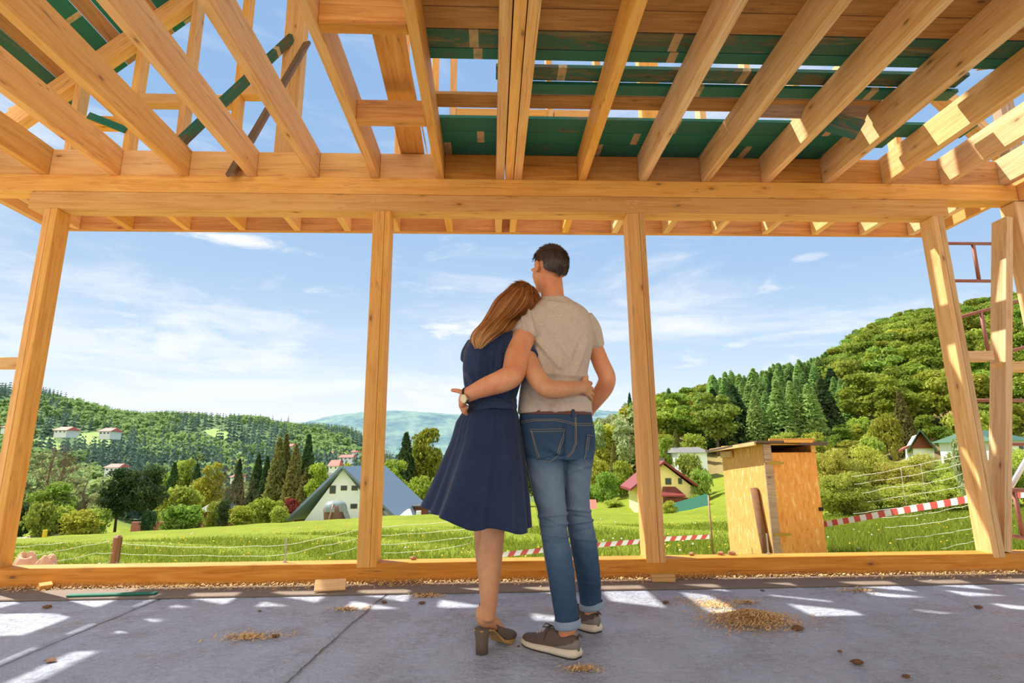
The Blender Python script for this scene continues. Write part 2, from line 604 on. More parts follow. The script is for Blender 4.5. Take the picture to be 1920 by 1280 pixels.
for x, y1, lb in ((0.077, 5.118, 'left board of the triple joist above the couple'), (0.148, 4.066, 'middle board of the triple joist above the couple'),
                  (0.218, 5.118, 'right board of the triple joist above the couple')):
    o = beam('ceiling_joist', (x, -2.4, (JZ0 + JZ1) / 2), (x, y1, (JZ0 + JZ1) / 2), 0.064, JZ1 - JZ0, M['pine'])
    tag(o, lb, 'joist')

ORD = ['', 'first', 'second', 'third', 'fourth', 'fifth', 'sixth', 'seventh', 'eighth', 'ninth', 'tenth', 'eleventh', 'twelfth', 'thirteenth', 'fourteenth', 'fifteenth', 'sixteenth', 'seventeenth', 'eighteenth', 'nineteenth']
# blocking pieces between the joists over the wall
allx = sorted(JX + [0.077, 0.218])
for a, b_ in zip(allx[:-1], allx[1:]):
    if b_ - a < 0.25:
        continue
    o = beam('blocking_board', (a + 0.033, 4.10, 3.134), (b_ - 0.033, 4.10, 3.134), 0.05, 0.224, M['sill'] if a > -0.6 else M['pine'])
    nb_ = globals().get('nb_', 0) + 1
    tag(o, 'blocking board over the plate beam, %s joist bay counted from the left end' % ORD[nb_], 'board', 'blocking boards between the joists')

# outer rim boards of the overhang
o = beam('rim_board', (-4.23, 5.145, 3.138), (4.55, 5.145, 3.138), 0.05, 0.235, M['sill'])
tag(o, 'long rim board closing the outer ends of the joists', 'board')
o = beam('rim_board', (4.525, -2.4, 3.138), (4.525, 5.118, 3.138), 0.045, 0.235, M['pine'])
tag(o, 'rim board along the right end of the overhang', 'board')

# cross pieces between two joists
for y, z1, lb in ((3.323, 3.172, 'cross piece between two joists nearer the wall'), (2.498, 3.19, 'dark cross piece between two joists at the top of the picture')):
    o = beam('cross_piece', (-0.886, y, (JZ0 + z1) / 2), (-0.434, y, (JZ0 + z1) / 2), 0.073, z1 - JZ0, M['sill'])
    tag(o, lb, 'board')
o = beam('loose_plank', (-0.585, 2.43, 3.275), (-0.66, 4.95, 3.275), 0.19, 0.035, M['pine'])
tag(o, 'wide loose plank lying over the two cross pieces', 'plank')
o = tube('white_pipe', [at(762, 92, 2.95), at(781, 188, 3.45), at(792, 240, 3.85), at(802, 292, 4.25)], 0.006, plain('white plastic', srgb(225, 222, 215), 0.5))
tag(o, 'thin white pipe beside the wide loose plank', 'pipe')

# ---- deck boards lying across the joists (y0, y1, x0, x1, material, lift, label)
DECK = [
    (2.430, 2.585, -0.43, 5.2, 'deck', 0, 'brown deck board at the very top edge of the picture'),
    (2.590, 2.745, -0.43, 5.2, 'deck', 0, 'brown deck board with a small hole near its left end'),
    (2.752, 2.897, -0.43, 4.6, 'green_dark', 0, 'dull olive green deck board next to the brown boards'),
    (2.902, 2.994, -0.40, 4.1, 'green', 0, 'narrow teal green deck board beside the first sky gap'),
    (3.085, 3.212, 0.035, 3.17, 'green_dark', .024, 'worn green deck board with a sawn left end by the triple joist'),
    (3.216, 3.318, 0.06, 3.20, 'green', .0, 'half green deck board lying under the worn one'),
    (3.335, 3.478, -0.40, 2.75, 'deck', .0, 'weathered brown deck board between the two sky gaps'),
    (3.600, 3.765, -0.40, 3.68, 'green', .0, 'green deck board at the edge of the second sky gap'),
    (3.768, 3.918, -0.40, 3.16, 'green_bright', .0, 'bright emerald deck board in the middle of the last three'),
    (3.922, 4.118, -0.40, 2.80, 'green', .0, 'teal deck board lying against the blocking boards')]
for y0, y1, x0, x1, m_, lift, lb in DECK:
    zz = JZ1 + 0.0135 + lift
    o = beam('deck_board', (x0, (y0 + y1) / 2, zz), (x1, (y0 + y1) / 2, zz), y1 - y0, 0.025, M[m_], bev=0.002)
    tag(o, lb, 'board')
y = 2.425
while y > -2.2:
    o = beam('deck_board', (-0.43, y - 0.078, JZ1 + 0.0135), (5.2, y - 0.078, JZ1 + 0.0135), 0.152, 0.025, M['deck'], bev=0)
    tag(o, 'brown deck board above and behind the camera', 'board', 'deck boards behind the camera')
    y -= 0.158
# short loose pieces at the right
for a, b_, h_, m_, lb in ((at(1425, 204, 3.42), at(1627, 209, 3.42), 0.115, 'grey_wood', 'weathered stub board tilted under the deck boards'),
                          (at(1535, 222, 3.30), at(1612, 244, 3.30), 0.13, 'green_dark', 'short worn green board end hanging beside a joist')):
    o = beam('loose_board', a, b_, 0.022, h_, M[m_], up=(0, -0.75, 0.66))
    tag(o, lb, 'board')

# ---- gable wall of the storey above, standing over the rim board
YG0, YG1 = 5.02, 5.15
YG = (YG0 + YG1) / 2
def stud(x, z1, w=0.062, lb=None, mat='pine'):
    o = beam('gable_stud', (x, YG, JZ1), (x, YG, z1), w, YG1 - YG0, M[mat], up=(0, 1, 0))
    tag(o, lb or 'upright stud of the gable wall above the joists', 'stud', None if lb else 'studs of the upper gable wall')
rz = lambda x: 4.77 + 0.95 * (x + 3.92)         # underside of the left roof slope
for x, lb in ((-4.12, 'outermost stud of the upper gable wall at the far left'), (-3.57, 'gable stud under the rafter in the upper left corner'), (-3.075, 'gable stud left of the leaning green stick'), (-2.56, 'gable stud crossed by the leaning green stick')):
    stud(x, rz(x) - 0.01, lb=lb)
stud(-2.04, rz(-2.04), 0.20, 'thick double stud of the gable wall carrying two leaning sticks')
stud(-0.91, 6.6, 0.10, 'gable stud rising behind the wide loose plank')
for x, lb in ((-0.575, 'gable stud beside the thin white pipe'), (-0.385, 'gable stud in the middle of the sky gap left of the triple joist'), (0.105, 'gable stud right behind the triple joist'), (0.61, 'first gable stud right of the triple joist'), (1.12, 'second gable stud right of the triple joist')):
    stud(x, 6.6, lb=lb)
stud(1.66, 6.4, 0.20, 'broad gable stud behind the deck boards on the right')
for x, lb in ((2.20, 'first gable stud right of the broad one'), (2.72, 'second gable stud right of the broad one'), (3.23, 'third gable stud right of the broad one'), (3.76, 'gable stud behind the sunlit joist at the right'), (4.25, 'rightmost gable stud above the overhang')):
    stud(x, 5.9 - 0.6 * (x - 2.2), mat='pine_pale', lb=lb)
for x0, x1, z, lb in ((-4.08, -3.61, 4.13, 'left rail between the studs of the upper gable wall'), (-3.53, -2.6, 4.39, 'middle rail between the studs of the upper gable wall'),
                      (-2.53, -2.14, 4.50, 'rail left of the thick double stud'), (-0.35, 0.07, 4.28, 'rail between studs behind the sky gap left of the triple joist'),
                      (0.14, 0.58, 4.28, 'rail between studs behind the triple joist'), (0.65, 1.09, 4.28, 'rail between studs right of the triple joist')):
    o = beam('gable_rail', (x0, YG, z), (x1, YG, z), 0.12, 0.10, M['pine'])
    tag(o, lb, 'rail')
for x0, x1, z0, z1, lb in ((1.765, 2.165, 3.28, 3.92, 'lower unseen board panel added between the right gable studs for shade'), (2.235, 2.685, 3.28, 3.98, 'second unseen board panel added between the right gable studs for shade')):
    o = beam('gable_board', ((x0 + x1) / 2, YG, z0), ((x0 + x1) / 2, YG, z1), x1 - x0, 0.024, M['deck'], up=(0, 1, 0))  # hidden panels added to keep the sun off the right hand posts
    tag(o, lb, 'board')
# left roof slope: rafters and the boards nailed over them
sl = Vector((1, 0, 0.95)).normalized()
nrm = Vector((-0.95, 0, 1)).normalized()
def onroof(s, y, up=0.0):
    p = Vector((-4.85, y, rz(-4.85)))
    return p + sl * s + nrm * up
RL = ['roof rafter crossing the upper left corner', 'roof rafter nearer to the camera over the left side', 'roof rafter over the camera on the left']
for y, lb in zip((YG, 3.4, 1.8), RL):
    o = beam('roof_rafter', onroof(-0.4 if y > 5 else 0.0, y, 0.085), onroof(7.1, y, 0.085), 0.12 if y > 5 else 0.08, 0.17, M['pine'], up=nrm)
    tag(o, lb, 'rafter')
s = 0.55
k = 0
mats_ = ['green_bright', 'green_dark', 'deck', 'green', 'green_dark', 'green', 'deck']
while s < 7.0:
    o = beam('roof_board', onroof(s + 0.075, 1.2, 0.185), onroof(s + 0.075, 5.36, 0.185), 0.148, 0.024, M[mats_[k % 7]], up=nrm, bev=0)
    tag(o, 'board nailed over the rafters of the sloping roof', 'board', 'boards on the left roof slope')
    s += 0.152
    k += 1
M['tar'] = plain('roofing felt', srgb(62, 50, 38), 0.8)
o = beam('roofing_felt', at(-20, 55, 4.9), at(100, 145, 4.9) + np.array([0, 0.0, 0.0]), 0.14, 0.004, M['tar'], up=(0.3, 0, 1), bev=0)
p_, q_ = Vector((-4.62, 3.3, 4.86)), Vector((-4.62, 5.0, 4.86))
bpy.data.objects.remove(o)
o = beam('roofing_felt', p_, q_, 0.16, 0.006, M['tar'], up=nrm, bev=0)
tag(o, 'dark strip of roofing felt at the lower edge of the boards', 'felt')
o = beam('roof_brace', at(28, 218, 5.2), at(150, 160, 5.2), 0.10, 0.14, M['pine_pale'], up=(0, 1, 0))
tag(o, 'diagonal brace in the upper left corner catching sunlight', 'brace')
o = beam('loose_board', at(166, 216, 5.009), at(236, 244, 5.009), 0.02, 0.07, M['green'], up=(0, 0, 1))
tag(o, 'green board seen between studs in the upper left', 'board')
# leaning sticks
o = beam('leaning_stick', at(336, 269, 4.35), at(547, 71, 5.0), 0.045, 0.085, M['green_dark'], up=(0, -1, 0.3), bev=0.002)
tag(o, 'dark green stick leaning against the thick gable stud', 'stick')
o = beam('leaning_stick', at(432, 328, 3.985), at(576, 80, 4.98), 0.03, 0.075, M['old'], up=(0.9, 0, 0.5), bev=0.002)
tag(o, 'grey brown stick poking out under the joists', 'stick')
# right hand roof timbers glimpsed through the joists
o = beam('roof_rafter', at(1730, 150, 4.7), at(1925, 330, 4.7), 0.10, 0.16, M['pine_pale'], up=(0, 1, 0))
tag(o, 'sloping rafter glimpsed between joists at the upper right', 'rafter')
o = beam('roof_stud', at(1875, 175, 4.6), at(1898, 290, 4.6), 0.14, 0.10, M['grey_wood'], up=(0, 1, 0))
tag(o, 'upper stud glimpsed between the last joists at the right', 'stud')
o = beam('roof_brace', at(1835, 118, 4.4), at(1925, 106, 4.4), 0.10, 0.10, M['grey_wood'])
tag(o, 'grey roof rail at the upper right corner', 'rail')

# ---- threaded rods standing in the sill
M['zinc'] = plain('zinc', srgb(190, 186, 178), 0.35, 0.9)
def rod(px, pytop, pybase, lb):
    b0 = atz(px, pybase, SILL_Z)
    top = at(px, pytop, b0[1])
    e = empty('anchor_rod', Vector(b0), lb, 'rod')
    V = []; n = 10; L = top[2] - b0[2]; K = 60
    pts = [(b0[0], b0[1], b0[2] + L * i / K) for i in range(K + 1)]
    tube('shaft', pts, [0.0062 if i % 2 else 0.0052 for i in range(K + 1)], M['zinc'], e, 8)
    tube('washer', [(b0[0], b0[1], b0[2]), (b0[0], b0[1], b0[2] + 0.003)], 0.018, M['zinc'], e, 14, False)
    tube('nut', [(b0[0], b0[1], b0[2] + 0.003), (b0[0], b0[1], b0[2] + 0.013)], 0.0115, M['zinc'], e, 6, False)
rod(534, 1009, 1054, 'threaded steel rod standing in the sill left of the couple')
rod(1441, 1000, 1039, 'threaded steel rod standing in the sill before the plywood shed')

# ---- pencil figures and splinters on the beams
def pencil(txt, px, py, hgt, z_face, par_label):
    cu = bpy.data.curves.new('pencil_mark', 'FONT'); cu.body = txt; cu.size = hgt; cu.extrude = 0.0002
    tmp = bpy.data.objects.new('t', cu); COL.objects.link(tmp)
    me = bpy.data.meshes.new_from_object(tmp.evaluated_get(bpy.context.evaluated_depsgraph_get()))
    bpy.data.objects.remove(tmp)
    me.materials.append(M['graphite'])
    o = bpy.data.objects.new('pencil_mark', me); COL.objects.link(o)
    par = [q for q in bpy.data.objects if q.get('label') == par_label][0]
    p = at(px, py, z_face)
    o.parent = par
    o.matrix_parent_inverse = par.matrix_local.inverted()
    o.matrix_local = par.matrix_local.inverted() @ (Matrix.Translation(p) @ Matrix.Rotation(math.pi / 2, 4, 'X'))
    o.matrix_parent_inverse = Matrix.Identity(4)
M['graphite'] = plain('pencil graphite', srgb(132, 92, 52), 0.6)
pencil('323', 744, 347, 0.035, 4.0552, 'upper plate beam lying on the header beam under the joists')
hb = [q for q in bpy.data.objects if q.get('label') == 'lower header beam resting on the four upright posts'][0]
M['splinter'] = plain('raw splinter', srgb(250, 226, 176), 0.7)
rs_ = random.Random(9)
for cx_, cy_, n_ in ((708, 376, 7), (1112, 379, 4), (1188, 382, 12), (1278, 381, 4)):
    mb = MB()
    for _ in range(n_):
        p = at(cx_ + rs_.uniform(-14, 14), cy_ + rs_.uniform(-6, 6), 4.0545)
        q = p + np.array([rs_.uniform(0.01, 0.035), -0.001, rs_.uniform(-0.014, 0.004)])
        v_, f_ = tube_vf([p, (p + q) / 2 + (0, -0.002, 0.001), q], [0.0006, 0.0014, 0.0004], 5)
        mb.add(v_, f_)
    o = mb.build('splinters', M['splinter'])
    mw = o.matrix_world.copy() if False else Matrix.Translation(o.location)
    o.parent = hb
    o.matrix_local = hb.matrix_local.inverted() @ mw

# ---- offcuts on the floor
def block(name, c, sx, sy, sz, rz_, lb, mat, tilt=0.0):
    e = beam(name, (0, 0, 0), (sx, 0, 0), sy, sz, M[mat])
    e.matrix_world = Matrix.Translation(c) @ Matrix.Rotation(rz_, 4, 'Z') @ Matrix.Rotation(tilt, 4, 'X')
    tag(e, lb, 'offcut')
block('wood_block', (1.16, 3.93, 0.034), 0.155, 0.06, 0.042, -0.12, 'small squared wood block at the foot of the post right of the couple', 'pine_pale')
block('wood_offcut', (-1.02, 3.80, 0.050), 0.19, 0.075, 0.02, 0.18, 'tilted pale offcut on the strip left of the couple', 'pine_pale', 0.9)
block('wood_offcut', (-2.93, 4.0, 0.035), 0.07, 0.04, 0.035, 0.9, 'small wedge offcut at the foot of the far left post', 'pine', 0.5)
block('painted_batten', (-2.36, 3.79, 0.021), 0.52, 0.045, 0.012, 0.05, 'thin turquoise painted batten on the strip at the left', 'green_bright')

# ---- sawdust
def flakes(name, cx, cy, fx, n, size, mat, lb, cat='sawdust', zfun=None):
    V = np.zeros((n * 4, 3)); 
    P = fx(n)
    z = np.array([zfun(x, y) for x, y in P]) if zfun else np.full(n, 0.006)
    a = np.random.rand(n) * 6.28; tl = (np.random.rand(n) - 0.5) * 1.4
    s = size * (0.5 + np.random.rand(n))
    for i in range(n):
        ca, sa = math.cos(a[i]), math.sin(a[i]); L = s[i]; W = s[i] * 0.35
        dx = np.array([ca, sa, math.sin(tl[i])]) * L; dy = np.array([-sa, ca, 0.4 * math.sin(tl[i] * 3)]) * W
        c0 = np.array([P[i][0], P[i][1], z[i] + abs(math.sin(tl[i])) * L])
        V[i * 4:(i + 1) * 4] = (c0 - dx - dy, c0 + dx - dy, c0 + dx + dy, c0 - dx + dy)
    F = np.arange(n * 4).reshape(n, 4)
    o = mk(name, V, F, mat)
    return tag(o, lb, cat, kind='stuff')
M['dust'] = plain('wood shavings', srgb(226, 188, 132), 0.9, var=0.25, scale=60)
def pile_pts(cx, cy, rx, ry):
    def f(n):
        r = np.abs(np.random.randn(n)) * 0.42; a = np.random.rand(n) * 6.28
        return np.stack([cx + rx * r * np.cos(a) * 1.0, cy + ry * r * np.sin(a)], 1)
    return f
def pile_z(cx, cy, rx, ry, h):
    return lambda x, y: 0.004 + h * math.exp(-2.2 * (((x - cx) / rx) ** 2 + ((y - cy) / ry) ** 2)) * random.uniform(0.3, 1.0)
c = atz(1408, 1165, 0)
flakes('sawdust_pile', 0, 0, pile_pts(c[0], c[1], 0.30, 0.22), 10000, 0.0048, M['dust'], 'heap of wood shavings on the slab to the right of the couple', zfun=pile_z(c[0], c[1], 0.26, 0.16, 0.05))
c = atz(1340, 1135, 0)
flakes('sawdust_scatter', 0, 0, pile_pts(c[0], c[1], 0.30, 0.25), 1600, 0.0045, M['dust'], 'thin scatter of shavings in the sunlit patch before the heap')
for px, py, n, w, lb in ((470, 1195, 700, 0.22, 'small patch of shavings on the left of the slab'), (1090, 1256, 350, 0.12, 'patch of shavings at the bottom edge behind the grey sneaker'),
                         (1610, 1108, 300, 0.2, 'faint shavings by the strip at the right'), (1400, 1130, 350, 0.1, 'tiny patch of shavings just beyond the heap'),
                         (650, 1143, 350, 0.16, 'shavings in the thin sunlit streak left of the couple'), (800, 1118, 500, 0.16, 'shavings spilling off the strip beside the woman')):
    c = atz(px, py, 0)
    flakes('sawdust_scatter', 0, 0, pile_pts(c[0], c[1], w, w * 0.45), n, 0.0055, M['dust'], lb)
def strip_pts(n):
    x = np.random.rand(n) * 7.2 - 3.35
    dens = 0.5 + 0.5 * np.sin(x * 2.1 + 1.0) * np.sin(x * 0.7)
    y = 4.05 - np.abs(np.random.randn(n)) * (0.035 + 0.06 * dens)
    return np.stack([x, np.clip(y, 3.80, 4.05)], 1)
flakes('sawdust_band', 0, 0, strip_pts, 9000, 0.0055, M['dust'], 'band of sawdust lying along the foot of the sill', zfun=lambda x, y: 0.016 + max(0, 0.018 - (4.05 - y) * 0.2) * random.random())

# little lumps and chips
M['chip'] = plain('bark chip', srgb(120, 84, 54), 0.85, var=0.3)
def lump(name, px, py, r, lb, mat='chip', flat=0.6, cat='chip'):
    c = atz(px, py, 0)
    bm = bmesh.new()
    bmesh.ops.create_icosphere(bm, subdivisions=2, radius=1.0)
    rs = random.Random(int(px * 7 + py))
    ph = [rs.uniform(0, 6) for _ in range(6)]
    V = []
    for v in bm.verts:
        k_ = 1 + 0.25 * math.sin(3 * v.co.x + ph[0]) * math.sin(4 * v.co.y + ph[1]) + 0.15 * math.sin(6 * v.co.z + ph[2])
        V.append((c[0] + v.co.x * r * 1.3 * k_, c[1] + v.co.y * r * k_, r * flat + v.co.z * r * flat * k_))
    F = [tuple(v.index for v in f.verts) for f in bm.faces]
    bm.free()
    o = mk(name, V, F, M[mat])
    tag(o, lb, cat)
for i, (px, py, r, lb) in enumerate(((1248, 1131, .016, 'small brown wood chip before the wood block'), (720, 1130, .014, 'little lump in the sunlit spot left of the woman'),
        (791, 1132, .016, 'little lump at the tip of the sunlit streak beside the woman'), (516, 1194, .014, 'brown pebble beyond the left patch of shavings'),
        (95, 1241, .016, 'brown pebble beside the sunlit patch at the bottom left'), (487, 1146, .008, 'tiny chip left of the sunlit specks'),
        (1835, 1140, .018, 'dark chip far right on the slab'), (1496, 1181, .022, 'dark flat chip beside the heap of shavings'),
        (1608, 1245, .02, 'brown lump at the bottom right of the slab'), (1700, 1270, .012, 'small pebble at the bottom right corner'),
        (1575, 1222, .008, 'speck of bark above the bottom right lump'), (88, 1140, .02, 'dark flake on the slab at the far left'),
        (1430, 1108, .01, 'chip near the strip beyond the heap'), (972, 1212, .006, 'tiny dark crumb between the couple\'s shoes'))):
    lump('wood_chip', px, py, r, lb, flat=0.45)
# ------------------------------------------------------------------ terrain
def kx(px):
    """sideways metres per metre of depth for the picture column px, taken at eye level"""
    d = _F + (px - 960) / FPX * _R + (640 - 859) / FPX * _U
    return d[0] / d[1]


def zray(px, py, Y):
    return at(px, py, Y)[2]

# picture columns, and for each the depth of the lawn's far edge and the picture height of the ground at set depths
TY = [100, 130, 160, 260, 450, 700, 1000, 1500, 2200, 3200]
TC = {
    -900: (40, 1018, [1022, 1015, 990, 935, 850, 720, 735, 800, 830, 850]),
    -200: (45, 1014, [1020, 1010, 985, 930, 840, 725, 735, 800, 830, 850]),
    40:   (46, 1011, [1018, 1008, 985, 930, 845, 742, 755, 800, 830, 850]),
    200:  (50, 1003, [1012, 1005, 985, 930, 850, 778, 785, 815, 830, 850]),
    350:  (54, 995, [1005, 1000, 980, 930, 852, 786, 790, 815, 830, 850]),
    500:  (60, 985, [998, 992, 975, 928, 858, 794, 800, 815, 825, 850]),
    640:  (68, 976, [985, 985, 968, 925, 870, 812, 810, 812, 800, 850]),
    745:  (72, 969, [975, 975, 965, 930, 898, 880, 872, 868, 866, 864]),
    870:  (72, 966, [970, 968, 955, 920, 895, 880, 872, 868, 866, 864]),
    1000: (70, 965, [960, 950, 935, 905, 885, 875, 870, 866, 864, 862]),
    1120: (64, 963, [925, 905, 885, 865, 862, 862, 862, 862, 861, 860]),
    1250: (60, 965, [885, 845, 815, 805, 835, 855, 858, 858, 858, 858]),
    1400: (36, 966, [875, 832, 790, 765, 800, 850, 855, 850, 850, 850]),
    1560: (24, 968, [870, 815, 765, 715, 760, 820, 855, 850, 850, 850]),
    1740: (22, 962, [860, 790, 700, 605, 620, 700, 800, 850, 850, 850]),
    1920: (22, 958, [850, 775, 670, 560, 570, 650, 780, 850, 850, 850]),
    2400: (22, 950, [840, 760, 650, 510, 520, 600, 750, 850, 850, 850]),
    3200: (22, 945, [840, 760, 650, 510, 520, 600, 750, 850, 850, 850]),
}
_cols = sorted(TC)
NEAR = lambda x, y: -0.50 - 0.085 * (y - 4.3) + 0.012 * x * min(1.0, y / 12)


def prof(px):
    E, pe, rest = TC[px]
    k = kx(px)
    ys = [4.26, 7.0, E * 0.55, E]
    zE = zray(px, pe, E)
    zs = [-0.50, None, None, zE]
    zs[1] = NEAR(k * 7.0, 7.0)
    z_mid = NEAR(k * 7.0, 7.0) + (zE - NEAR(k * 7.0, 7.0)) * ((E * 0.55 - 7) / (E - 7))
    zs[2] = z_mid + 0.012 * E * 0.35
    for Y, py in zip(TY, rest):
        ys.append(Y); zs.append(zray(px, py, Y))
    return np.array(ys), np.array(zs)


_prof = {c: prof(c) for c in _cols}
_kc = np.array([kx(c) for c in _cols])


def ground(k, Y):
    """ground height on the ray direction k = x / Y at depth Y"""
    zz = [np.interp(Y, *_prof[c]) for c in _cols]
    i = np.searchsorted(_kc, k) - 1
    i = min(max(i, 0), len(_cols) - 2)
    t = (k - _kc[i]) / (_kc[i + 1] - _kc[i])
    t = min(max(t, 0), 1)
    t = t * t * (3 - 2 * t) * 0.5 + t * 0.5
    return zz[i] * (1 - t) + zz[i + 1] * t


def gz(x, y):
    return ground(x / y, y)


def edge_depth(px):
    return float(np.interp(px, _cols, [TC[c][0] for c in _cols]))


pxs = list(range(-900, 3201, 20))
Ys = [4.26]
while Ys[-1] < 3000:
    Ys.append(Ys[-1] * 1.035 + 0.08)
ks = [kx(p) for p in pxs]
V = []
for Y in Ys:
    for p, k in zip(pxs, ks):
        z = ground(k, Y)
        if Y > 8:
            z += 0.004 * min(Y, 60) * math.sin(p * 0.021 + Y * 0.7) + (0.008 * min(Y, 400) * math.sin(p * 0.043 + Y * 0.031) if Y > 90 else 0)
        V.append((k * Y, Y, z))
n = len(pxs)
V = np.array(V)
F = []
for j in range(len(Ys) - 1):
    for i in range(n - 1):
        a = j * n + i
        F.append((a, a + 1, a + n + 1, a + n))
F = np.array(F)


def land_mat():
    m, t, b, _ = newmat('meadow and forest floor')
    g = t.nodes.new('ShaderNodeNewGeometry')
    sp = t.nodes.new('ShaderNodeSeparateXYZ')
    t.links.new(g.outputs['Position'], sp.inputs[0])
    v = g.outputs['Position']
    n1 = noise(t, mapping(t, v, (0.12, 0.12, 0.12)), 1.0, 6, 0.65)
    n2 = noise(t, mapping(t, v, (1, 1, 1)), 1.1, 6, 0.7)
    n3 = noise(t, mapping(t, v, (1, 1, 1)), 14, 4, 0.7)
    c = ramp(t, [(0.3, srgb(104, 126, 34)), (0.5, srgb(146, 160, 48)), (0.7, srgb(176, 182, 66))])
    t.links.new(mathn(t, 'ADD', mathn(t, 'MULTIPLY', n1, 0.35), mathn(t, 'ADD', mathn(t, 'MULTIPLY', n2, 0.35), mathn(t, 'MULTIPLY', n3, 0.30))), c.inputs[0])
    # dandelion flecks
    dn = noise(t, v, 9, 5, 0.8)
    dz = mathn(t, 'MULTIPLY', mapr(t, dn, 0.62, 0.68), mapr(t, n1, 0.44, 0.6))
    c = mixc(t, mathn(t, 'MULTIPLY', dz, 0.65), c.outputs[0], srgb(222, 200, 40))
    c = mixc(t, 1.0, c, (0.72, 0.72, 0.72), 'MULTIPLY')
    # far fields paler, brown scrub on the right hand slope
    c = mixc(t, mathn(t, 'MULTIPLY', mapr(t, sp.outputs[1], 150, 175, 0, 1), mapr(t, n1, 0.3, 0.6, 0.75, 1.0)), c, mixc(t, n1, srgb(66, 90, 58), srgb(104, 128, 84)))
    scrub = mathn(t, 'MULTIPLY', mapr(t, sp.outputs[1], 80, 96, 0, 1), mathn(t, 'MULTIPLY', mapr(t, sp.outputs[1], 230, 200, 0, 1), mapr(t, sp.outputs[0], 12, 24, 0, 1)))
    c = mixc(t, mathn(t, 'MULTIPLY', scrub, mapr(t, n2, 0.35, 0.6, 0.55, 1.0)), c, srgb(150, 128, 88))
    # pale sandy soil close to the house, unseen, added to bounce warm light upward
    c = mixc(t, mapr(t, mathn(t, 'ADD', sp.outputs[1], mathn(t, 'MULTIPLY', n2, 1.5)), 8.0, 6.8), c, mixc(t, n3, srgb(206, 176, 134), srgb(232, 208, 168)))
    setin(t, b, 'Base Color', c)
    setin(t, b, 'Roughness', 0.9)
    b.inputs['Specular IOR Level'].default_value = 0.1
    bump(t, b, mathn(t, 'ADD', n3, n2), 0.8, 0.06)
    return m


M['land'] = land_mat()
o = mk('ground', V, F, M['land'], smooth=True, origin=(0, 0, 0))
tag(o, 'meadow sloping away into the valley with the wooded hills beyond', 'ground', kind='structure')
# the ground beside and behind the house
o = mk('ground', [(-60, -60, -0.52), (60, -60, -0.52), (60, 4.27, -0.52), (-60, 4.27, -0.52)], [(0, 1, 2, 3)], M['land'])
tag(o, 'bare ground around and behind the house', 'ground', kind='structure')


# ------------------------------------------------------------------ foliage materials
def leaf(name, lo, hi, trans=0.45, hue=0.03, val=0.22):
    m, t, b, out = newmat(name)
    oi = t.nodes.new('ShaderNodeObjectInfo')
    g = t.nodes.new('ShaderNodeNewGeometry')
    lo = tuple(x * 0.70 for x in lo); hi = tuple(x * 0.70 for x in hi)
    c = mixc(t, g.outputs['Random Per Island'], lo, hi)
    hs = t.nodes.new('ShaderNodeHueSaturation')
    t.links.new(c, hs.inputs['Color'])
    t.links.new(mapr(t, oi.outputs['Random'], 0, 1, 0.5 - hue, 0.5 + hue), hs.inputs['Hue'])
    t.links.new(mapr(t, mathn(t, 'FRACT', mathn(t, 'MULTIPLY', oi.outputs['Random'], 9.3)), 0, 1, 1 - val, 1 + val), hs.inputs['Value'])
    c = hs.outputs[0]
    d = t.nodes.new('ShaderNodeBsdfDiffuse')
    tr = t.nodes.new('ShaderNodeBsdfTranslucent')
    t.links.new(c, d.inputs['Color'])
    t.links.new(c, tr.inputs['Color'])
    mx = t.nodes.new('ShaderNodeMixShader')
    mx.inputs[0].default_value = trans
    t.links.new(d.outputs[0], mx.inputs[1])
    t.links.new(tr.outputs[0], mx.inputs[2])
    t.links.new(mx.outputs[0], out.inputs['Surface'])
    return m


M['l_yellow'] = leaf('spring leaves yellow green', srgb(158, 176, 54), srgb(216, 222, 104))
M['l_hedge'] = leaf('hornbeam hedge leaves', srgb(176, 194, 66), srgb(240, 240, 124), 0.5)
M['l_bright'] = leaf('spring leaves fresh green', srgb(146, 176, 62), srgb(204, 220, 112))
M['l_pale'] = leaf('pale willow leaves', srgb(172, 196, 126), srgb(220, 232, 172))
M['l_mid'] = leaf('beech leaves', srgb(124, 152, 50), srgb(186, 198, 88))
M['l_dark'] = leaf('pine needles', srgb(62, 88, 58), srgb(104, 128, 78), 0.35)
M['l_spruce'] = leaf('spruce needles', srgb(62, 90, 58), srgb(106, 132, 80), 0.3, 0.015)
M['l_larch'] = leaf('larch needles', srgb(140, 184, 98), srgb(190, 218, 132), 0.5, 0.015)
M['l_olive'] = leaf('olive spruce needles', srgb(120, 124, 66), srgb(166, 164, 96), 0.35)
M['l_red'] = leaf('copper leaves', srgb(120, 58, 48), srgb(178, 98, 80), 0.35)
M['l_brown'] = leaf('budding twigs', srgb(118, 98, 80), srgb(158, 138, 108), 0.3)
M['f_spruce'] = leaf('far spruce with haze', srgb(92, 120, 112), srgb(124, 150, 128), 0.25, 0.012)  # haze of the distance is mixed into this needle colour
M['f_leaf'] = leaf('far beech with haze', srgb(154, 184, 112), srgb(198, 216, 146), 0.35, 0.02)  # leaf colour paled to carry the haze of the distance
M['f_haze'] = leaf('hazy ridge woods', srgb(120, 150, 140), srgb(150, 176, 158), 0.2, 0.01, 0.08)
M['bark'] = plain('bark', srgb(104, 86, 70), 0.9, var=0.3, scale=8, bmp=0.5)
M['bark_dark'] = plain('dark bark', srgb(72, 60, 50), 0.9, var=0.3, scale=8, bmp=0.5)


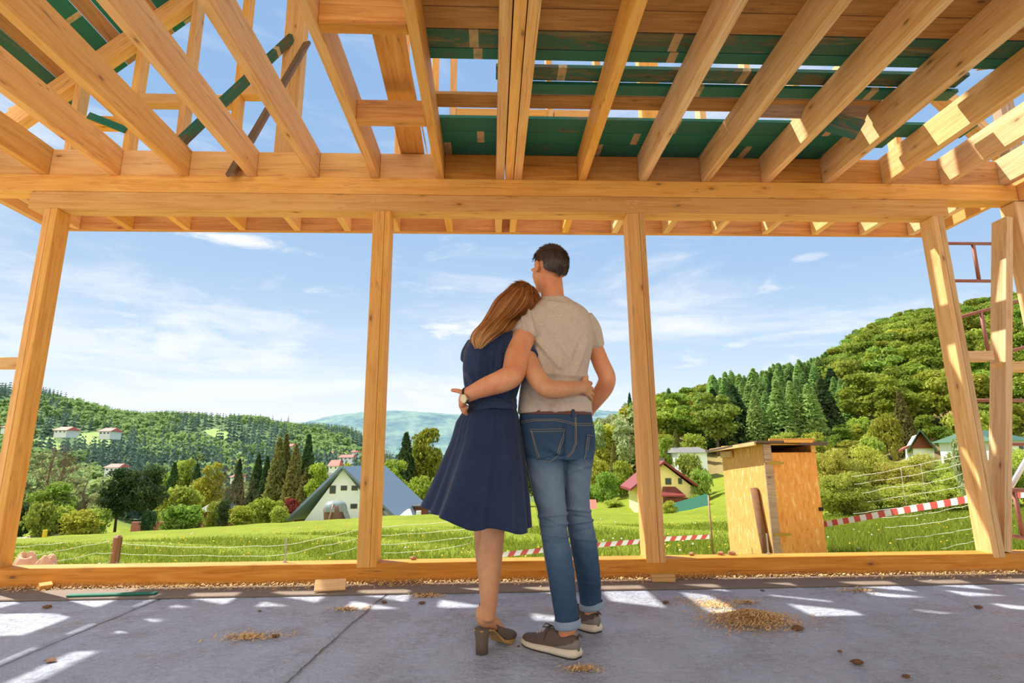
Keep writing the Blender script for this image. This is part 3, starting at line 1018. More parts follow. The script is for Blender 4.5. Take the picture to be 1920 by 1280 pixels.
def cards(P, Nn, size, rs, stretch=1.0):
    """one little leaf-cluster quad per point, roughly facing Nn"""
    n_ = len(P)
    A = Nn + rs.normal(0, 0.75, (n_, 3))
    A /= np.linalg.norm(A, axis=1)[:, None] + 1e-9
    B = np.cross(A, rs.normal(0, 1, (n_, 3)))
    B /= np.linalg.norm(B, axis=1)[:, None] + 1e-9
    C_ = np.cross(A, B)
    s_ = (size * rs.uniform(0.55, 1.3, n_))[:, None]
    V_ = np.empty((n_, 4, 3))
    V_[:, 0] = P - B * s_ * stretch
    V_[:, 1] = P + C_ * s_ * 0.6
    V_[:, 2] = P + B * s_ * stretch
    V_[:, 3] = P - C_ * s_ * 0.6
    return V_.reshape(-1, 3), np.arange(n_ * 4).reshape(n_, 4)


def crown_me(name, seed, w, h, nl, ncard, size, mat, base=0.25, lumpr=0.30, shape='round', inner=True):
    """broadleaved crown: lumps of leaf cards; stands on z = 0, height h, width w"""
    rs = np.random.RandomState(seed)
    Vs, Fs, off = [], [], 0
    c0 = []
    for i in range(nl):
        for _ in range(40):
            u = rs.uniform(-1, 1, 3)
            if np.dot(u, u) > 1: continue
            break
        zf = 0.5 + 0.5 * u[2]
        if shape == 'round': ww = 1.0
        elif shape == 'tall': ww = 0.55 + 0.6 * (1 - zf)
        elif shape == 'bush': ww = 1.1 - 0.45 * zf
        c0.append((u[0] * w / 2 * (1 - lumpr) * ww, u[1] * w / 2 * (1 - lumpr) * ww, h * (base + (1 - base) * (0.12 + 0.76 * zf))))
    c0 = np.array(c0)
    r0 = lumpr * w / 2 * rs.uniform(0.75, 1.35, nl)
    which = rs.randint(0, nl, ncard)
    U3 = rs.normal(0, 1, (ncard, 3))
    U3 /= np.linalg.norm(U3, axis=1)[:, None]
    U3[:, 2] = np.where(rs.rand(ncard) < 0.65, np.abs(U3[:, 2]), U3[:, 2])
    P = c0[which] + U3 * (r0[which] * rs.uniform(0.72, 1.08, ncard))[:, None] * np.array([1.15, 1.15, 0.8])
    V_, F_ = cards(P, U3, size, rs)
    Vs.append(V_); Fs.append(F_); off += len(V_)
    if inner:
        ico = [(0, 0, 1), (0, 0, -1), (1, 0, 0), (-1, 0, 0), (0, 1, 0), (0, -1, 0)]
        fi = [(0, 2, 4), (0, 4, 3), (0, 3, 5), (0, 5, 2), (1, 4, 2), (1, 3, 4), (1, 5, 3), (1, 2, 5)]
        for c_, r_ in zip(c0, r0):
            vv = np.array(ico) * r_ * 0.62 + c_
            Vs.append(vv)
            Fs.append(np.array([(a + off, b_ + off, d_ + off, d_ + off) for a, b_, d_ in fi]))
            off += 6
    V_ = np.concatenate(Vs); F_ = np.concatenate(Fs)
    quads = F_[F_[:, 2] != F_[:, 3]]
    tris = F_[F_[:, 2] == F_[:, 3]][:, :3]
    allF = [tuple(f) for f in quads.tolist()] + [tuple(f) for f in tris.tolist()]
    return meshdata(name, V_.tolist(), allF, mat)


def conifer_me(name, seed, w, h, layers, nb, mat, base=0.06, droop=0.35, narrow=1.0, card=0):
    """spruce or larch: whorls of drooping branch blades round a stem"""
    rs = np.random.RandomState(seed)
    V_, F_ = [], []
    for i in range(layers):
        f = i / (layers - 1.0)
        z = h * (base + (1 - base) * f ** 0.9)
        r = w / 2 * ((1 - f) ** 0.8 * 0.97 + 0.03) * (0.75 if i == 0 else 1)
        a0 = rs.uniform(0, 6.28)
        for k in range(nb):
            a = a0 + 6.283 * k / nb + rs.uniform(-0.25, 0.25)
            rr = r * rs.uniform(0.42, 1.16)
            hw = rr * 2.9 / nb * rs.uniform(0.7, 1.2)
            d = np.array([math.cos(a), math.sin(a), 0]); s_ = np.array([-math.sin(a), math.cos(a), 0])
            c_ = np.array([0, 0, z + h / layers * 0.55])
            mid = d * rr * 0.6 + np.array([0, 0, z - rr * droop * 0.35])
            tip = d * rr + np.array([0, 0, z - rr * droop * rs.uniform(0.6, 1.3)])
            n0 = len(V_)
            V_ += [c_, mid + s_ * hw, tip, mid - s_ * hw, mid + np.array([0, 0, rr * 0.12])]
            F_ += [(n0, n0 + 1, n0 + 4), (n0 + 1, n0 + 2, n0 + 4), (n0 + 2, n0 + 3, n0 + 4), (n0 + 3, n0, n0 + 4)]
    if card:
        P = []; N_ = []
        for _ in range(card):
            f = rs.rand() ** 1.3
            z = h * (base + (1 - base) * f)
            r = w / 2 * (1 - f) ** 0.8 * rs.uniform(0.45, 1.08) + 0.05
            a = rs.uniform(0, 6.28)
            P.append((r * math.cos(a), r * math.sin(a), z - r * droop * 0.5)); N_.append((math.cos(a), math.sin(a), 0.6))
        cv, cf = cards(np.array(P), np.array(N_), w * 0.055, rs, 1.3)
        n0 = len(V_)
        V_ += list(cv); F_ += [tuple(int(q) + n0 for q in f) for f in cf]
    return meshdata(name, [tuple(v) for v in V_], F_, mat)


def trunk_me(name, h, r, mat, seed=0, branches=0, bh=0.4, spread=0.35):
    rs = random.Random(seed)
    mb = MB()
    pts = [(0.03 * h * math.sin(i * 1.3 + seed) * i / 8, 0.02 * h * math.cos(i * 1.7 + seed) * i / 8, h * i / 8) for i in range(9)]
    v, f = tube_vf(pts, [r * (1 - 0.75 * i / 8) for i in range(9)], 7)
    mb.add(v, f)
    for b_ in range(branches):
        z0 = h * rs.uniform(bh, 0.9)
        a = rs.uniform(0, 6.28)
        L = h * spread * rs.uniform(0.5, 1.0) * (1.2 - z0 / h)
        k_ = min(int(z0 / h * 8), 7)
        s_ = Vector(pts[k_])
        pp = [s_ + Vector((math.cos(a) * L * t_, math.sin(a) * L * t_, L * (0.9 * t_ + 0.25 * t_ * t_))) + Vector((rs.uniform(-1, 1), rs.uniform(-1, 1), 0)) * 0.03 * L for t_ in (0, .3, .6, 1)]
        rb = r * 0.42 * (1.1 - z0 / h)
        v, f = tube_vf(pp, [rb, rb * .7, rb * .45, rb * .15], 5)
        mb.add(v, f)
        for _ in range(5):
            q = pp[rs.choice((1, 2, 3))]
            a2 = a + rs.uniform(-1.2, 1.2); L2 = L * rs.uniform(0.25, 0.5)
            p2 = [q, q + Vector((math.cos(a2), math.sin(a2), 1.1)) * L2 * 0.5, q + Vector((math.cos(a2 + .3), math.sin(a2 + .3), 1.5)) * L2]
            v, f = tube_vf(p2, [rb * .35, rb * .22, rb * .08], 4)
            mb.add(v, f)
    return meshdata(name, mb.V, mb.F, mat, True)


# tree kinds: (crown mesh, trunk mesh); every mesh is about 1 unit = 1 metre at the size given
KIND = {}
for k_, mt in (('yellow', 'l_yellow'), ('bright', 'l_bright'), ('mid', 'l_mid')):
    KIND[k_] = [(crown_me('crown', 10 + i * 3 + len(k_), 8, 11, 26, 3400, 0.30, M[mt], base=0.18), trunk_me('trunk', 8, 0.24, M['bark'], i, 5)) for i in range(2)]
KIND['pale'] = [(crown_me('crown', 40 + i, 7, 11, 22, 2600, 0.27, M['l_pale'], base=0.15, shape='tall'), trunk_me('trunk', 8, 0.18, M['bark'], i, 5)) for i in range(2)]
KIND['pine'] = [(crown_me('crown', 50 + i, 7, 10, 26, 5200, 0.17, M['l_dark'], base=0.22, lumpr=0.27, shape='round'), trunk_me('trunk', 8, 0.2, M['bark_dark'], i, 4)) for i in range(2)]
KIND['spruce'] = [(conifer_me('crown', 60 + i, 6.4, 14, 26, 14, M['l_spruce'], card=3200), trunk_me('trunk', 13, 0.2, M['bark_dark'], i)) for i in range(2)]
KIND['olive'] = [(conifer_me('crown', 65 + i, 6.8, 14, 24, 14, M['l_olive'], card=3200), trunk_me('trunk', 13, 0.2, M['bark_dark'], i)) for i in range(2)]
KIND['larch'] = [(conifer_me('crown', 70 + i, 5.0, 14, 18, 11, M['l_larch'], droop=0.25, card=2600), trunk_me('trunk', 13, 0.18, M['bark'], i)) for i in range(3)]
KIND['bare'] = [(crown_me('crown', 80 + i, 8, 10, 16, 900, 0.10, M['l_brown'], base=0.3, inner=False), trunk_me('trunk', 9.5, 0.22, M['bark'], i, 22, 0.2, 0.5)) for i in range(2)]
KIND['bush'] = [(crown_me('foliage', 90 + i, 5, 3.4, 22, 3000, 0.15, M['l_yellow'], base=0.0, shape='bush'), None) for i in range(2)]
KIND['gbush'] = [(crown_me('foliage', 95 + i, 5, 3.4, 22, 3000, 0.15, M['l_bright'], base=0.0, shape='bush'), None) for i in range(2)]
KIND['dbush'] = [(crown_me('foliage', 97 + i, 4, 3.2, 20, 3000, 0.11, M['l_dark'], base=0.0, shape='bush'), None) for i in range(1)]
KIND['rbush'] = [(crown_me('foliage', 99, 5, 3.2, 18, 2200, 0.15, M['l_red'], base=0.0, shape='bush'), None)]
KIND['thuja'] = [(crown_me('foliage', 100, 2.6, 5.0, 22, 3800, 0.11, M['l_dark'], base=0.0, lumpr=0.45, shape='tall'), None)]
KSIZE = {'yellow': (8, 11), 'bright': (8, 11), 'mid': (8, 11), 'pale': (6.2, 11), 'pine': (7, 10), 'spruce': (5.6, 14), 'olive': (6, 14), 'larch': (5, 14),
         'bare': (8, 10.5), 'bush': (5.2, 3.4), 'gbush': (5.2, 3.4), 'dbush': (4, 3.2), 'rbush': (5, 3.2), 'thuja': (2.7, 5)}
KWORD = {'yellow': 'tree', 'bright': 'tree', 'mid': 'beech_tree', 'pale': 'willow_tree', 'pine': 'pine_tree', 'spruce': 'spruce_tree', 'olive': 'spruce_tree', 'larch': 'larch_tree',
         'bare': 'bare_tree', 'bush': 'bush', 'gbush': 'bush', 'dbush': 'bush', 'rbush': 'bush', 'thuja': 'thuja'}
_kc_ = {}


def plant(kind, px, pytop, Y, label, wpx=None, group=None, pybase=None):
    """a named tree or bush standing on the ground at column px and depth Y, its top seen at pytop"""
    k_ = kx(px)
    x = k_ * Y
    z = ground(k_, Y)
    if pybase is not None:
        z = max(z, at(px, pybase, Y)[2])
    top = at(px, pytop, Y)
    w0, h0 = KSIZE[kind]
    sz = (top[2] - z + 0.3) / h0
    sx = sz if wpx is None else (wpx / FPX * Y * 1.02) / w0
    i = _kc_.get(kind, 0)
    _kc_[kind] = i + 1
    crown, trunk = KIND[kind][i % len(KIND[kind])]
    x = top[0]
    if trunk is None:
        o = bpy.data.objects.new(KWORD[kind], crown)
        COL.objects.link(o)
        o.location = (x, Y, z - 0.3)
    else:
        o = empty(KWORD[kind], (x, Y, z - 0.3))
        for nm, me in (('crown', crown), ('trunk', trunk)):
            c_ = bpy.data.objects.new(nm, me)
            COL.objects.link(c_)
            c_.parent = o
    o.scale = (sx * 1.12, sx * 1.12, sz)
    o.rotation_euler = (0, 0, (px * 0.37 + Y) % 6.28)
    tag(o, label, 'bush' if KWORD[kind] in ('bush', 'thuja') else 'tree', group)
    return o


# ---- the left valley edge
for a in (
    ('dbush', 58, 925, 48, 'dark bush beside the far left post', 60),
    ('gbush', 85, 935, 44, 'yellow green bush at the left end of the lawn', 60),
    ('bright', 98, 893, 58, 'round green tree behind the leftmost bushes', 85),
    ('bare', 104, 822, 80, 'tall bare dark tree near the far left post', 95),
    ('bare', 128, 818, 84, 'second bare tree just right of the tall one', 70),
    ('bush', 118, 942, 46, 'broad yellow green bush left of the flowering one', 75),
    ('bush', 155, 958, 45, 'low rounded olive bush at the edge of the lawn', 75),
    ('bare', 165, 886, 62, 'brownish budding tree above the low rounded bush', 75),
    ('gbush', 188, 946, 50, 'small green bush left of the dark pines', 50),
    ('pine', 232, 868, 52, 'left one of the two dark pines at the lawn edge', 78),
    ('pine', 282, 862, 53, 'right one of the two dark pines at the lawn edge', 72),
    ('dbush', 285, 945, 51, 'ivy clad dark shrub at the foot of the right pine', 28),
    ('gbush', 338, 905, 62, 'pale green round tree right of the dark pines', 90),
    ('gbush', 345, 940, 55, 'pale airy bush in front of the round tree', 80),
    ('yellow', 335, 850, 115, 'light green tree on the valley floor behind the pines', 55),
    ('spruce', 328, 868, 110, 'dark spruce in front of the light green valley tree', 34),
    ('bright', 358, 848, 112, 'rounded green tree between two dark spruces', 46),
    ('spruce', 371, 870, 108, 'dark spruce left of the tall fresh green tree', 36),
    ('yellow', 398, 855, 105, 'tall fresh green tree in the middle of the left valley', 50),
    ('bare', 428, 864, 100, 'grey bare tree right of the tall fresh green tree', 46),
    ('spruce', 450, 862, 118, 'dark narrow spruce by the grey bare trees', 30),
    ('bare', 458, 880, 95, 'second grey bare tree above the bright bush', 50),
    ('spruce', 486, 852, 120, 'spruce left of the tall larch group', 36),
    ('spruce', 502, 856, 116, 'short spruce touching the tall larch group', 30),
    ('olive', 525, 822, 108, 'tall olive spruce with a pointed top in the group of four', 46),
    ('olive', 538, 815, 112, 'tallest pale olive conifer of the group of four', 36),
    ('olive', 556, 835, 104, 'olive spruce in the middle of the group of four', 44),
    ('spruce', 580, 815, 106, 'darkest spruce of the group of four', 42),
    ('olive', 577, 878, 96, 'lower brownish spruce under the darkest one', 44),
    ('yellow', 604, 856, 94, 'yellow green tree beside the chimney of the white house', 50),
    ('yellow', 658, 858, 100, 'yellow tree top above the ridge of the white house', 36),
    ('thuja', 423, 924, 57, 'narrow dark clipped thuja at the lawn edge', 26),
    ('gbush', 405, 935, 60, 'pale shrub left of the thuja', 40),
    ('bush', 497, 926, 66, 'big bright yellow green bush left of the white house', 78),
    ('bush', 452, 950, 62, 'smaller bright bush beside the thuja', 60),
    ('gbush', 525, 944, 64, 'green bush in front of the copper red one', 36),
    ('rbush', 546, 932, 74, 'copper red bush beside the white house', 44),
    ('bush', 541, 960, 70, 'small green bush at the eaves of the white house', 30),
):
    plant(*a[:3], a[3], a[4], a[5])
# ---- the middle, between the posts
for a in (
    ('spruce', 762, 812, 112, 'tall brownish green spruce behind the dark shed', 50),
    ('mid', 806, 795, 116, 'large round tree left of the woman', 70),
    ('bright', 783, 806, 125, 'green tree top between the spruce and the large round tree', 44),
    ('yellow', 740, 850, 104, 'yellow green tree at the foot of the tall spruce', 52),
    ('bare', 722, 820, 128, 'pale budding tree beside the left post', 40),
    ('bush', 790, 896, 92, 'rounded light green bush above the dark shed', 62),
    ('gbush', 822, 888, 96, 'green bush hidden partly by the blue skirt', 60),
    ('bright', 842, 830, 130, 'green tree just left of the skirt', 46),
    ('bright', 870, 850, 120, 'tree behind the blue skirt', 60),
    ('mid', 985, 850, 110, 'tree behind the couple', 70),
    ('gbush', 840, 940, 84, 'low hedge bush left of the skirt hem', 60),
    ('pale', 1118, 785, 118, 'pale birch just right of the jeans', 42),
    ('pale', 1142, 768, 124, 'tall pale willow left of the right post', 46),
    ('pale', 1163, 778, 112, 'silvery willow right beside the right post', 44),
    ('spruce', 1180, 738, 140, 'dark spruce top showing left of the right post', 22),
    ('olive', 1150, 830, 92, 'small olive cypress among the shrubs right of the jeans', 22),
    ('bush', 1118, 845, 86, 'light green shrub beside the jeans', 52),
    ('gbush', 1135, 880, 80, 'green shrub above the little red roof', 52),
    ('bush', 1165, 866, 82, 'yellow green shrub left of the yellow house', 50),
    ('gbush', 1105, 905, 84, 'shrub behind the little red roof', 46),
    ('bush', 1150, 935, 72, 'low yellowish bush beside the red roofed shed', 40),
    ('mid', 1250, 815, 88, 'green tree on the slope right of the right post', 44),
    ('gbush', 1288, 845, 66, 'broad green bush left of the plywood shed', 70),
    ('gbush', 1312, 872, 60, 'second green bush touching the plywood shed', 50),
    ('bush', 1255, 940, 50, 'small bush in front of the yellow house', 34),
    ('gbush', 1305, 925, 56, 'green bush at the right corner of the yellow house', 34),
    ('olive', 1266, 806, 100, 'little dark conifer at the edge of the bare slope', 22),
):
    plant(*a[:3], a[3], a[4], a[5])

# ---- wooded slope at the right: every tree an object, sown over the slope in depth
SKY_R = [(1090, 775), (1130, 752), (1180, 742), (1230, 735), (1260, 726), (1300, 712), (1340, 693), (1400, 690), (1440, 672), (1470, 666), (1515, 680), (1560, 668), (1580, 652), (1620, 625),
         (1660, 604), (1740, 580), (1800, 573), (1850, 563), (1920, 552), (2100, 520), (2400, 470)]
sxp, syp = zip(*SKY_R)
rs = random.Random(11)
spots = []
Y = 96.0
while Y < 330:
    px = 1085 + rs.uniform(0, 10)
    while px < 2080:
        if not (Y < 108 and px < 1420) and not (1600 < px < 1830 and Y < 102):
            spots.append((px + rs.uniform(-8, 8), Y + rs.uniform(-5, 5)))
        px += (3.5 if 1345 < px < 1600 and Y > 118 else 4.4) / Y * FPX * rs.uniform(0.8, 1.25)
    Y += 10.0 if Y < 200 else 16.0
GL = {'larch': 'green larch of the dense stand on the right hand slope', 'mid': 'leafy beech on the right hand wooded slope', 'yellow': 'yellow green tree on the right hand wooded slope',
      'pale': 'pale tree on the lower left of the right hand slope', 'bright': 'fresh green tree on the right hand wooded slope', 'spruce': 'dark spruce on the right hand wooded slope'}
for px, Y in spots:
    k_ = kx(px)
    g = ground(k_, Y)
    sky_y = np.interp(px, sxp, syp)
    ztop_lim = at(px, sky_y + rs.uniform(0, 14), Y)[2]
    h = rs.uniform(11, 16)
    beech = px > (1615 if Y < 150 else 1570) + rs.uniform(-25, 25) and Y > 112
    if beech:
        kind = rs.choice(['mid', 'yellow', 'mid', 'bright'])
        h = rs.uniform(12, 17)
    elif px > 1335 + rs.uniform(-30, 30) and Y > 114:
        kind = rs.choice(['larch'] * 9 + ['spruce'])
        h = rs.uniform(12, 16)
    elif px > 1240 and Y < (128 if px < 1335 else 116):
        kind = rs.choice(['mid', 'bright', 'yellow', 'bush', 'mid'])
        h = rs.uniform(3.6, 6.5) if px < 1640 else rs.uniform(5, 9)
    elif px > 1240:
        kind = rs.choice(['yellow', 'bright', 'larch', 'mid', 'spruce'])
    else:
        kind = rs.choice(['pale', 'pale', 'bright', 'larch', 'yellow'])
    h = min(h, ztop_lim - g + (2.0 if kind in ('larch', 'spruce') else 0.5))
    if h < 3.5:
        continue
    w0, h0 = KSIZE[kind]
    crown, trunk = KIND[kind][rs.randrange(len(KIND[kind]))]
    sz = h / h0
    sx = min(sz * rs.uniform(0.95, 1.25), 1.5) * (1.3 if kind in ('larch', 'spruce') else 1.0)
    if trunk is not None and Y < 118:
        o = empty(KWORD[kind], (k_ * Y, Y, g - 0.3))
        for nm, me in (('crown', crown), ('trunk', trunk)):
            c_ = bpy.data.objects.new(nm, me); COL.objects.link(c_); c_.parent = o
    else:
        o = bpy.data.objects.new(KWORD[kind], crown)
        COL.objects.link(o)
        o.location = (k_ * Y, Y, g - 0.3)
    o.scale = (sx, sx, sz)
    o.rotation_euler = (0, 0, rs.uniform(0, 6.28))
    if kind == 'bush':
        tag(o, 'yellow green bush at the foot of the right hand slope', 'bush', 'bushes along the foot of the right hand slope')
    else:
        tag(o, GL[kind], 'tree', {'larch': 'larches', 'mid': 'beeches', 'yellow': 'yellow green trees', 'pale': 'pale trees', 'bright': 'fresh green trees', 'spruce': 'dark spruces'}[kind] + ' on the right hand slope')
plant('bush', 1655, 765, 96, 'round bright yellow tree crown above the hedge', 62)
plant('olive', 1685, 732, 100, 'olive conifer right of the round yellow crown', 40)
plant('gbush', 1630, 812, 80, 'pale blossoming shrub above the hedge', 50)

# ---- near hedge at the right: dense fine leaves
HB = [crown_me('foliage', 200 + i, 3.4, 3.0, 34, 17000, 0.050, M['l_hedge'], base=0.0, lumpr=0.26, shape='bush') for i in range(2)]
HT = trunk_me('twigs', 2.9, 0.03, M['bark_dark'], 5, 14, 0.1, 0.7)
HL = ['hedge bush right against the plywood shed', 'hedge bush with the tall shoots, second from the shed', 'third hedge bush from the plywood shed', 'hedge bush behind the loose fence wires',
      'hedge bush left of the green roofed house', 'hedge bush under the green roof', 'hedge bush behind the right upright post', 'hedge bush seen past the leaning post', 'hedge bush at the right edge of the picture']
for i, (px, pt, Y) in enumerate(((1548, 838, 23), (1588, 836, 23.6), (1632, 830, 24.5), (1672, 842, 23.4), (1716, 846, 24.2), (1760, 850, 23), (1806, 842, 23.8), (1858, 840, 23.2), (1905, 838, 23.6))):
    k_ = kx(px); g = ground(k_, Y)
    e = empty('hedge_bush', (k_ * Y, Y, g - 0.1), HL[i], 'bush', rz=i * 1.7)
    sz = (at(px, pt, Y)[2] - g) / 3.0 * 1.04
    e.scale = (0.72, 0.72, sz)
    for nm, me in (('foliage', HB[i % 2]), ('twigs', HT)):
        c_ = bpy.data.objects.new(nm, me); COL.objects.link(c_); c_.parent = e
for i, (px, pt, Y) in enumerate(((1570, 880, 21.0), (1700, 886, 21.2), (1790, 880, 21.0))):
    k_ = kx(px); g = ground(k_, Y)
    e = empty('hedge_bush', (k_ * Y, Y, g - 0.1), ['low leafy front bush beside the plywood shed', 'low front bush in the middle of the hedge', 'low front bush by the right upright post'][i], 'bush', rz=i * 2.1)
    e.scale = (0.9, 0.6, (at(px, pt, Y)[2] - g) / 3.0 * 1.04)
    for nm, me in (('foliage', HB[i % 2]), ('twigs', HT)):
        c_ = bpy.data.objects.new(nm, me); COL.objects.link(c_); c_.parent = e
e = plant('pale', 1795, 800, 20, 'tall thin pale shrub beside the right upright post', 40)

# ---- far hillside on the left
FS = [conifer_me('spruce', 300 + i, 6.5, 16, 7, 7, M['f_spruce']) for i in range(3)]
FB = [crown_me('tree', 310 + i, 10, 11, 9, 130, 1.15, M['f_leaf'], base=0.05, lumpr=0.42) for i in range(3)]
SKY_L = [(-200, 690), (0, 716), (40, 720), (90, 731), (140, 742), (200, 764), (260, 772), (300, 769), (380, 773), (490, 776), (500, 786), (560, 792), (590, 792), (640, 797), (700, 806), (800, 840)]
lx_, ly_ = zip(*SKY_L)
CLEAR = [(130, 832, 78, 13), (165, 820, 40, 8), (405, 818, 34, 9), (395, 812, 20, 7), (655, 846, 30, 7), (440, 787, 60, 5)]


def pyproj(P):
    d = np.array(P) - np.array([0, 0, HCAM])
    z = d @ _F
    return 960 + FPX * (d @ _R) / z, 640 - FPX * (d @ _U) / z


rs = random.Random(5)
far = []
Y = 175.0
while Y < 950:
    px = -40
    while px < 800:
        q = px + rs.uniform(-6, 6)
        Yq = Y * rs.uniform(0.97, 1.03)
        k_ = kx(q); g = ground(k_, Yq)
        X = k_ * Yq
        gx, gy = pyproj((X, Yq, g))
        step = max(7.4 / Yq * FPX, 6.5)
        px += step * rs.uniform(0.75, 1.2)
        if any(((gx - a) / c_) ** 2 + ((gy - b_) / d_) ** 2 < 1 for a, b_, c_, d_ in CLEAR):
            continue
        # woods alternate in belts of spruce and beech
        bv = math.sin(q * 0.018 + Yq * 0.011) + 0.8 * math.sin(q * 0.007 - Yq * 0.017 + 2) + rs.uniform(-0.7, 0.7)
        con = bv > 0.05 or (160 < q < 560 and 300 < Yq < 430 and rs.random() < 0.75) or (q > 560 and 600 < Yq and rs.random() < .5)
        h = rs.uniform(13, 20) if con else rs.uniform(9, 14)
        lim = at(q, np.interp(q, lx_, ly_), Yq)[2] - g
        h = min(h, lim + (2 if con else 0))
        if h < 4:
            continue
        far.append((X, Yq, g - 1, h, con, rs.uniform(0, 6.28), rs.randrange(3)))
    Y *= 1.034
# lone trees on the skyline right of the long wood edge
for px, py in ((498, 778), (505, 780), (512, 777), (528, 781), (541, 779)):
    p = at(px, py, 700); g = ground(kx(px), 700)
    far.append((p[0], 700, g, p[2] - g, True, px, px % 3))


def inst(me, name, X, Yq, g, sx, sz, rz_, lb, cat, grp):
    o = bpy.data.objects.new(name, me)
    COL.objects.link(o)
    o.location = (X, Yq, g); o.scale = (sx, sx, sz); o.rotation_euler = (0, 0, rz_)
    return tag(o, lb, cat, grp)


cnt = {True: 0, False: 0}
merge = {True: ([], [], 0), False: ([], [], 0)}
mdat = {}
for con, L_ in ((True, FS), (False, FB)):
    mdat[con] = []
    for me in L_:
        co = np.array([v.co[:] for v in me.vertices]); fa = [tuple(p.vertices) for p in me.polygons]
        mdat[con].append((co, fa))
mv = {True: [], False: []}; mf = {True: [], False: []}; mo = {True: 0, False: 0}
for X, Yq, g, h, con, rz_, kk in sorted(far, key=lambda a: a[1]):
    sz = h / (16 if con else 11); sx = sz * 1.25 if con else sz * 1.12
    if cnt[con] < 290:
        cnt[con] += 1
        if con:
            inst(FS[kk], 'woodland_spruce', X, Yq, g, sx, sz, rz_, 'dark spruce of the woods across the left valley', 'tree', 'spruces across the left valley')
        else:
            inst(FB[kk], 'woodland_tree', X, Yq, g, sx, sz, rz_, 'light green leafy tree across the left valley', 'tree', 'leafy trees across the left valley')
    else:
        co, fa = mdat[con][kk]
        c_, s_ = math.cos(rz_), math.sin(rz_)
        v = co * np.array([sx, sx, sz])
        v = np.stack([v[:, 0] * c_ - v[:, 1] * s_ + X, v[:, 0] * s_ + v[:, 1] * c_ + Yq, v[:, 2] + g], 1)
        mv[con].append(v)
        mf[con] += [tuple(i + mo[con] for i in f) for f in fa]
        mo[con] += len(v)
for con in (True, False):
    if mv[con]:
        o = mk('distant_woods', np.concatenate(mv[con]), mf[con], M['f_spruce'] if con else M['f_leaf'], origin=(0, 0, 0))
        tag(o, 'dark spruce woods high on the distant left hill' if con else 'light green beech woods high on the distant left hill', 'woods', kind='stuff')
print('far trees', len(far), 'right', len(spots))

# ---- meadows between the far woods
M['meadow'] = plain('far meadow', srgb(138, 162, 82), 0.95, var=0.1, scale=0.02)
for (a, b_, c_, d_), lb in zip(CLEAR, ('meadow with two long farmhouses on the left hill', 'upper part of the farmhouse meadow', 'steep light meadow in the middle of the left hill', 'upper strip of the steep light meadow', 'meadow low down beside the left post', 'pale clearing high on the left hill')):
    V, F = [], []
    rings, seg = 5, 28
    ok = True
    for j in range(rings + 1):
        for i in range(seg):
            q = a + c_ * 1.02 * j / rings * math.cos(6.2832 * i / seg); py = b_ + d_ * 1.02 * j / rings * math.sin(6.2832 * i / seg)
            k_ = kx(q)
            Yh = None
            for Yt in np.geomspace(200, 900, 160):
                if at(q, py, Yt)[2] <= ground(k_, Yt) + 0.8:
                    Yh = Yt; break
            if Yh is None: Yh = 690.0
            V.append((k_ * Yh, Yh, ground(k_, Yh) + 1.2))
    F = [(j * seg + i, j * seg + (i + 1) % seg, (j + 1) * seg + (i + 1) % seg, (j + 1) * seg + i) for j in range(rings) for i in range(seg)]
    o = mk('meadow', V, F, M['meadow'], smooth=True)
    tag(o, lb, 'meadow', kind='structure')

# ---- hazy ridge in the far distance
V, F = [], []
rid = [(540, 800), (600, 784), (640, 776), (680, 772), (720, 769), (760, 770), (800, 773), (850, 776), (900, 782), (960, 775), (1040, 770), (1120, 768), (1200, 775), (1300, 790), (1420, 810)]
rs = np.random.RandomState(3)
xs = np.arange(540, 1421, 6)
for j, (Y, f) in enumerate(((1500, 0.0), (1700, 0.45), (1900, 0.75), (2100, 0.93), (2300, 1.0), (2700, 0.9))):
    for x_ in xs:
        yt = np.interp(x_, *zip(*rid))
        py = 862 + (yt - 862) * f + rs.uniform(-1.0, 1.0)
        V.append(at(x_, py, Y))
n = len(xs)
F = [(j * n + i, j * n + i + 1, (j + 1) * n + i + 1, (j + 1) * n + i) for j in range(5) for i in range(n - 1)]
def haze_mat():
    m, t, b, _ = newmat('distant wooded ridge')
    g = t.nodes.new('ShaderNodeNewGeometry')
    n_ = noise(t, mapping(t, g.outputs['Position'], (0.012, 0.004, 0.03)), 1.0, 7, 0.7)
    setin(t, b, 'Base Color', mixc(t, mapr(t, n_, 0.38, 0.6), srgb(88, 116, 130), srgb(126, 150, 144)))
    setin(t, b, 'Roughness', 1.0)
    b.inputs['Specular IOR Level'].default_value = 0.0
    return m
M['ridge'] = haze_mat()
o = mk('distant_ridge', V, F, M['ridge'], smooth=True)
tag(o, 'hazy blue green wooded ridge on the horizon', 'hill', kind='structure')

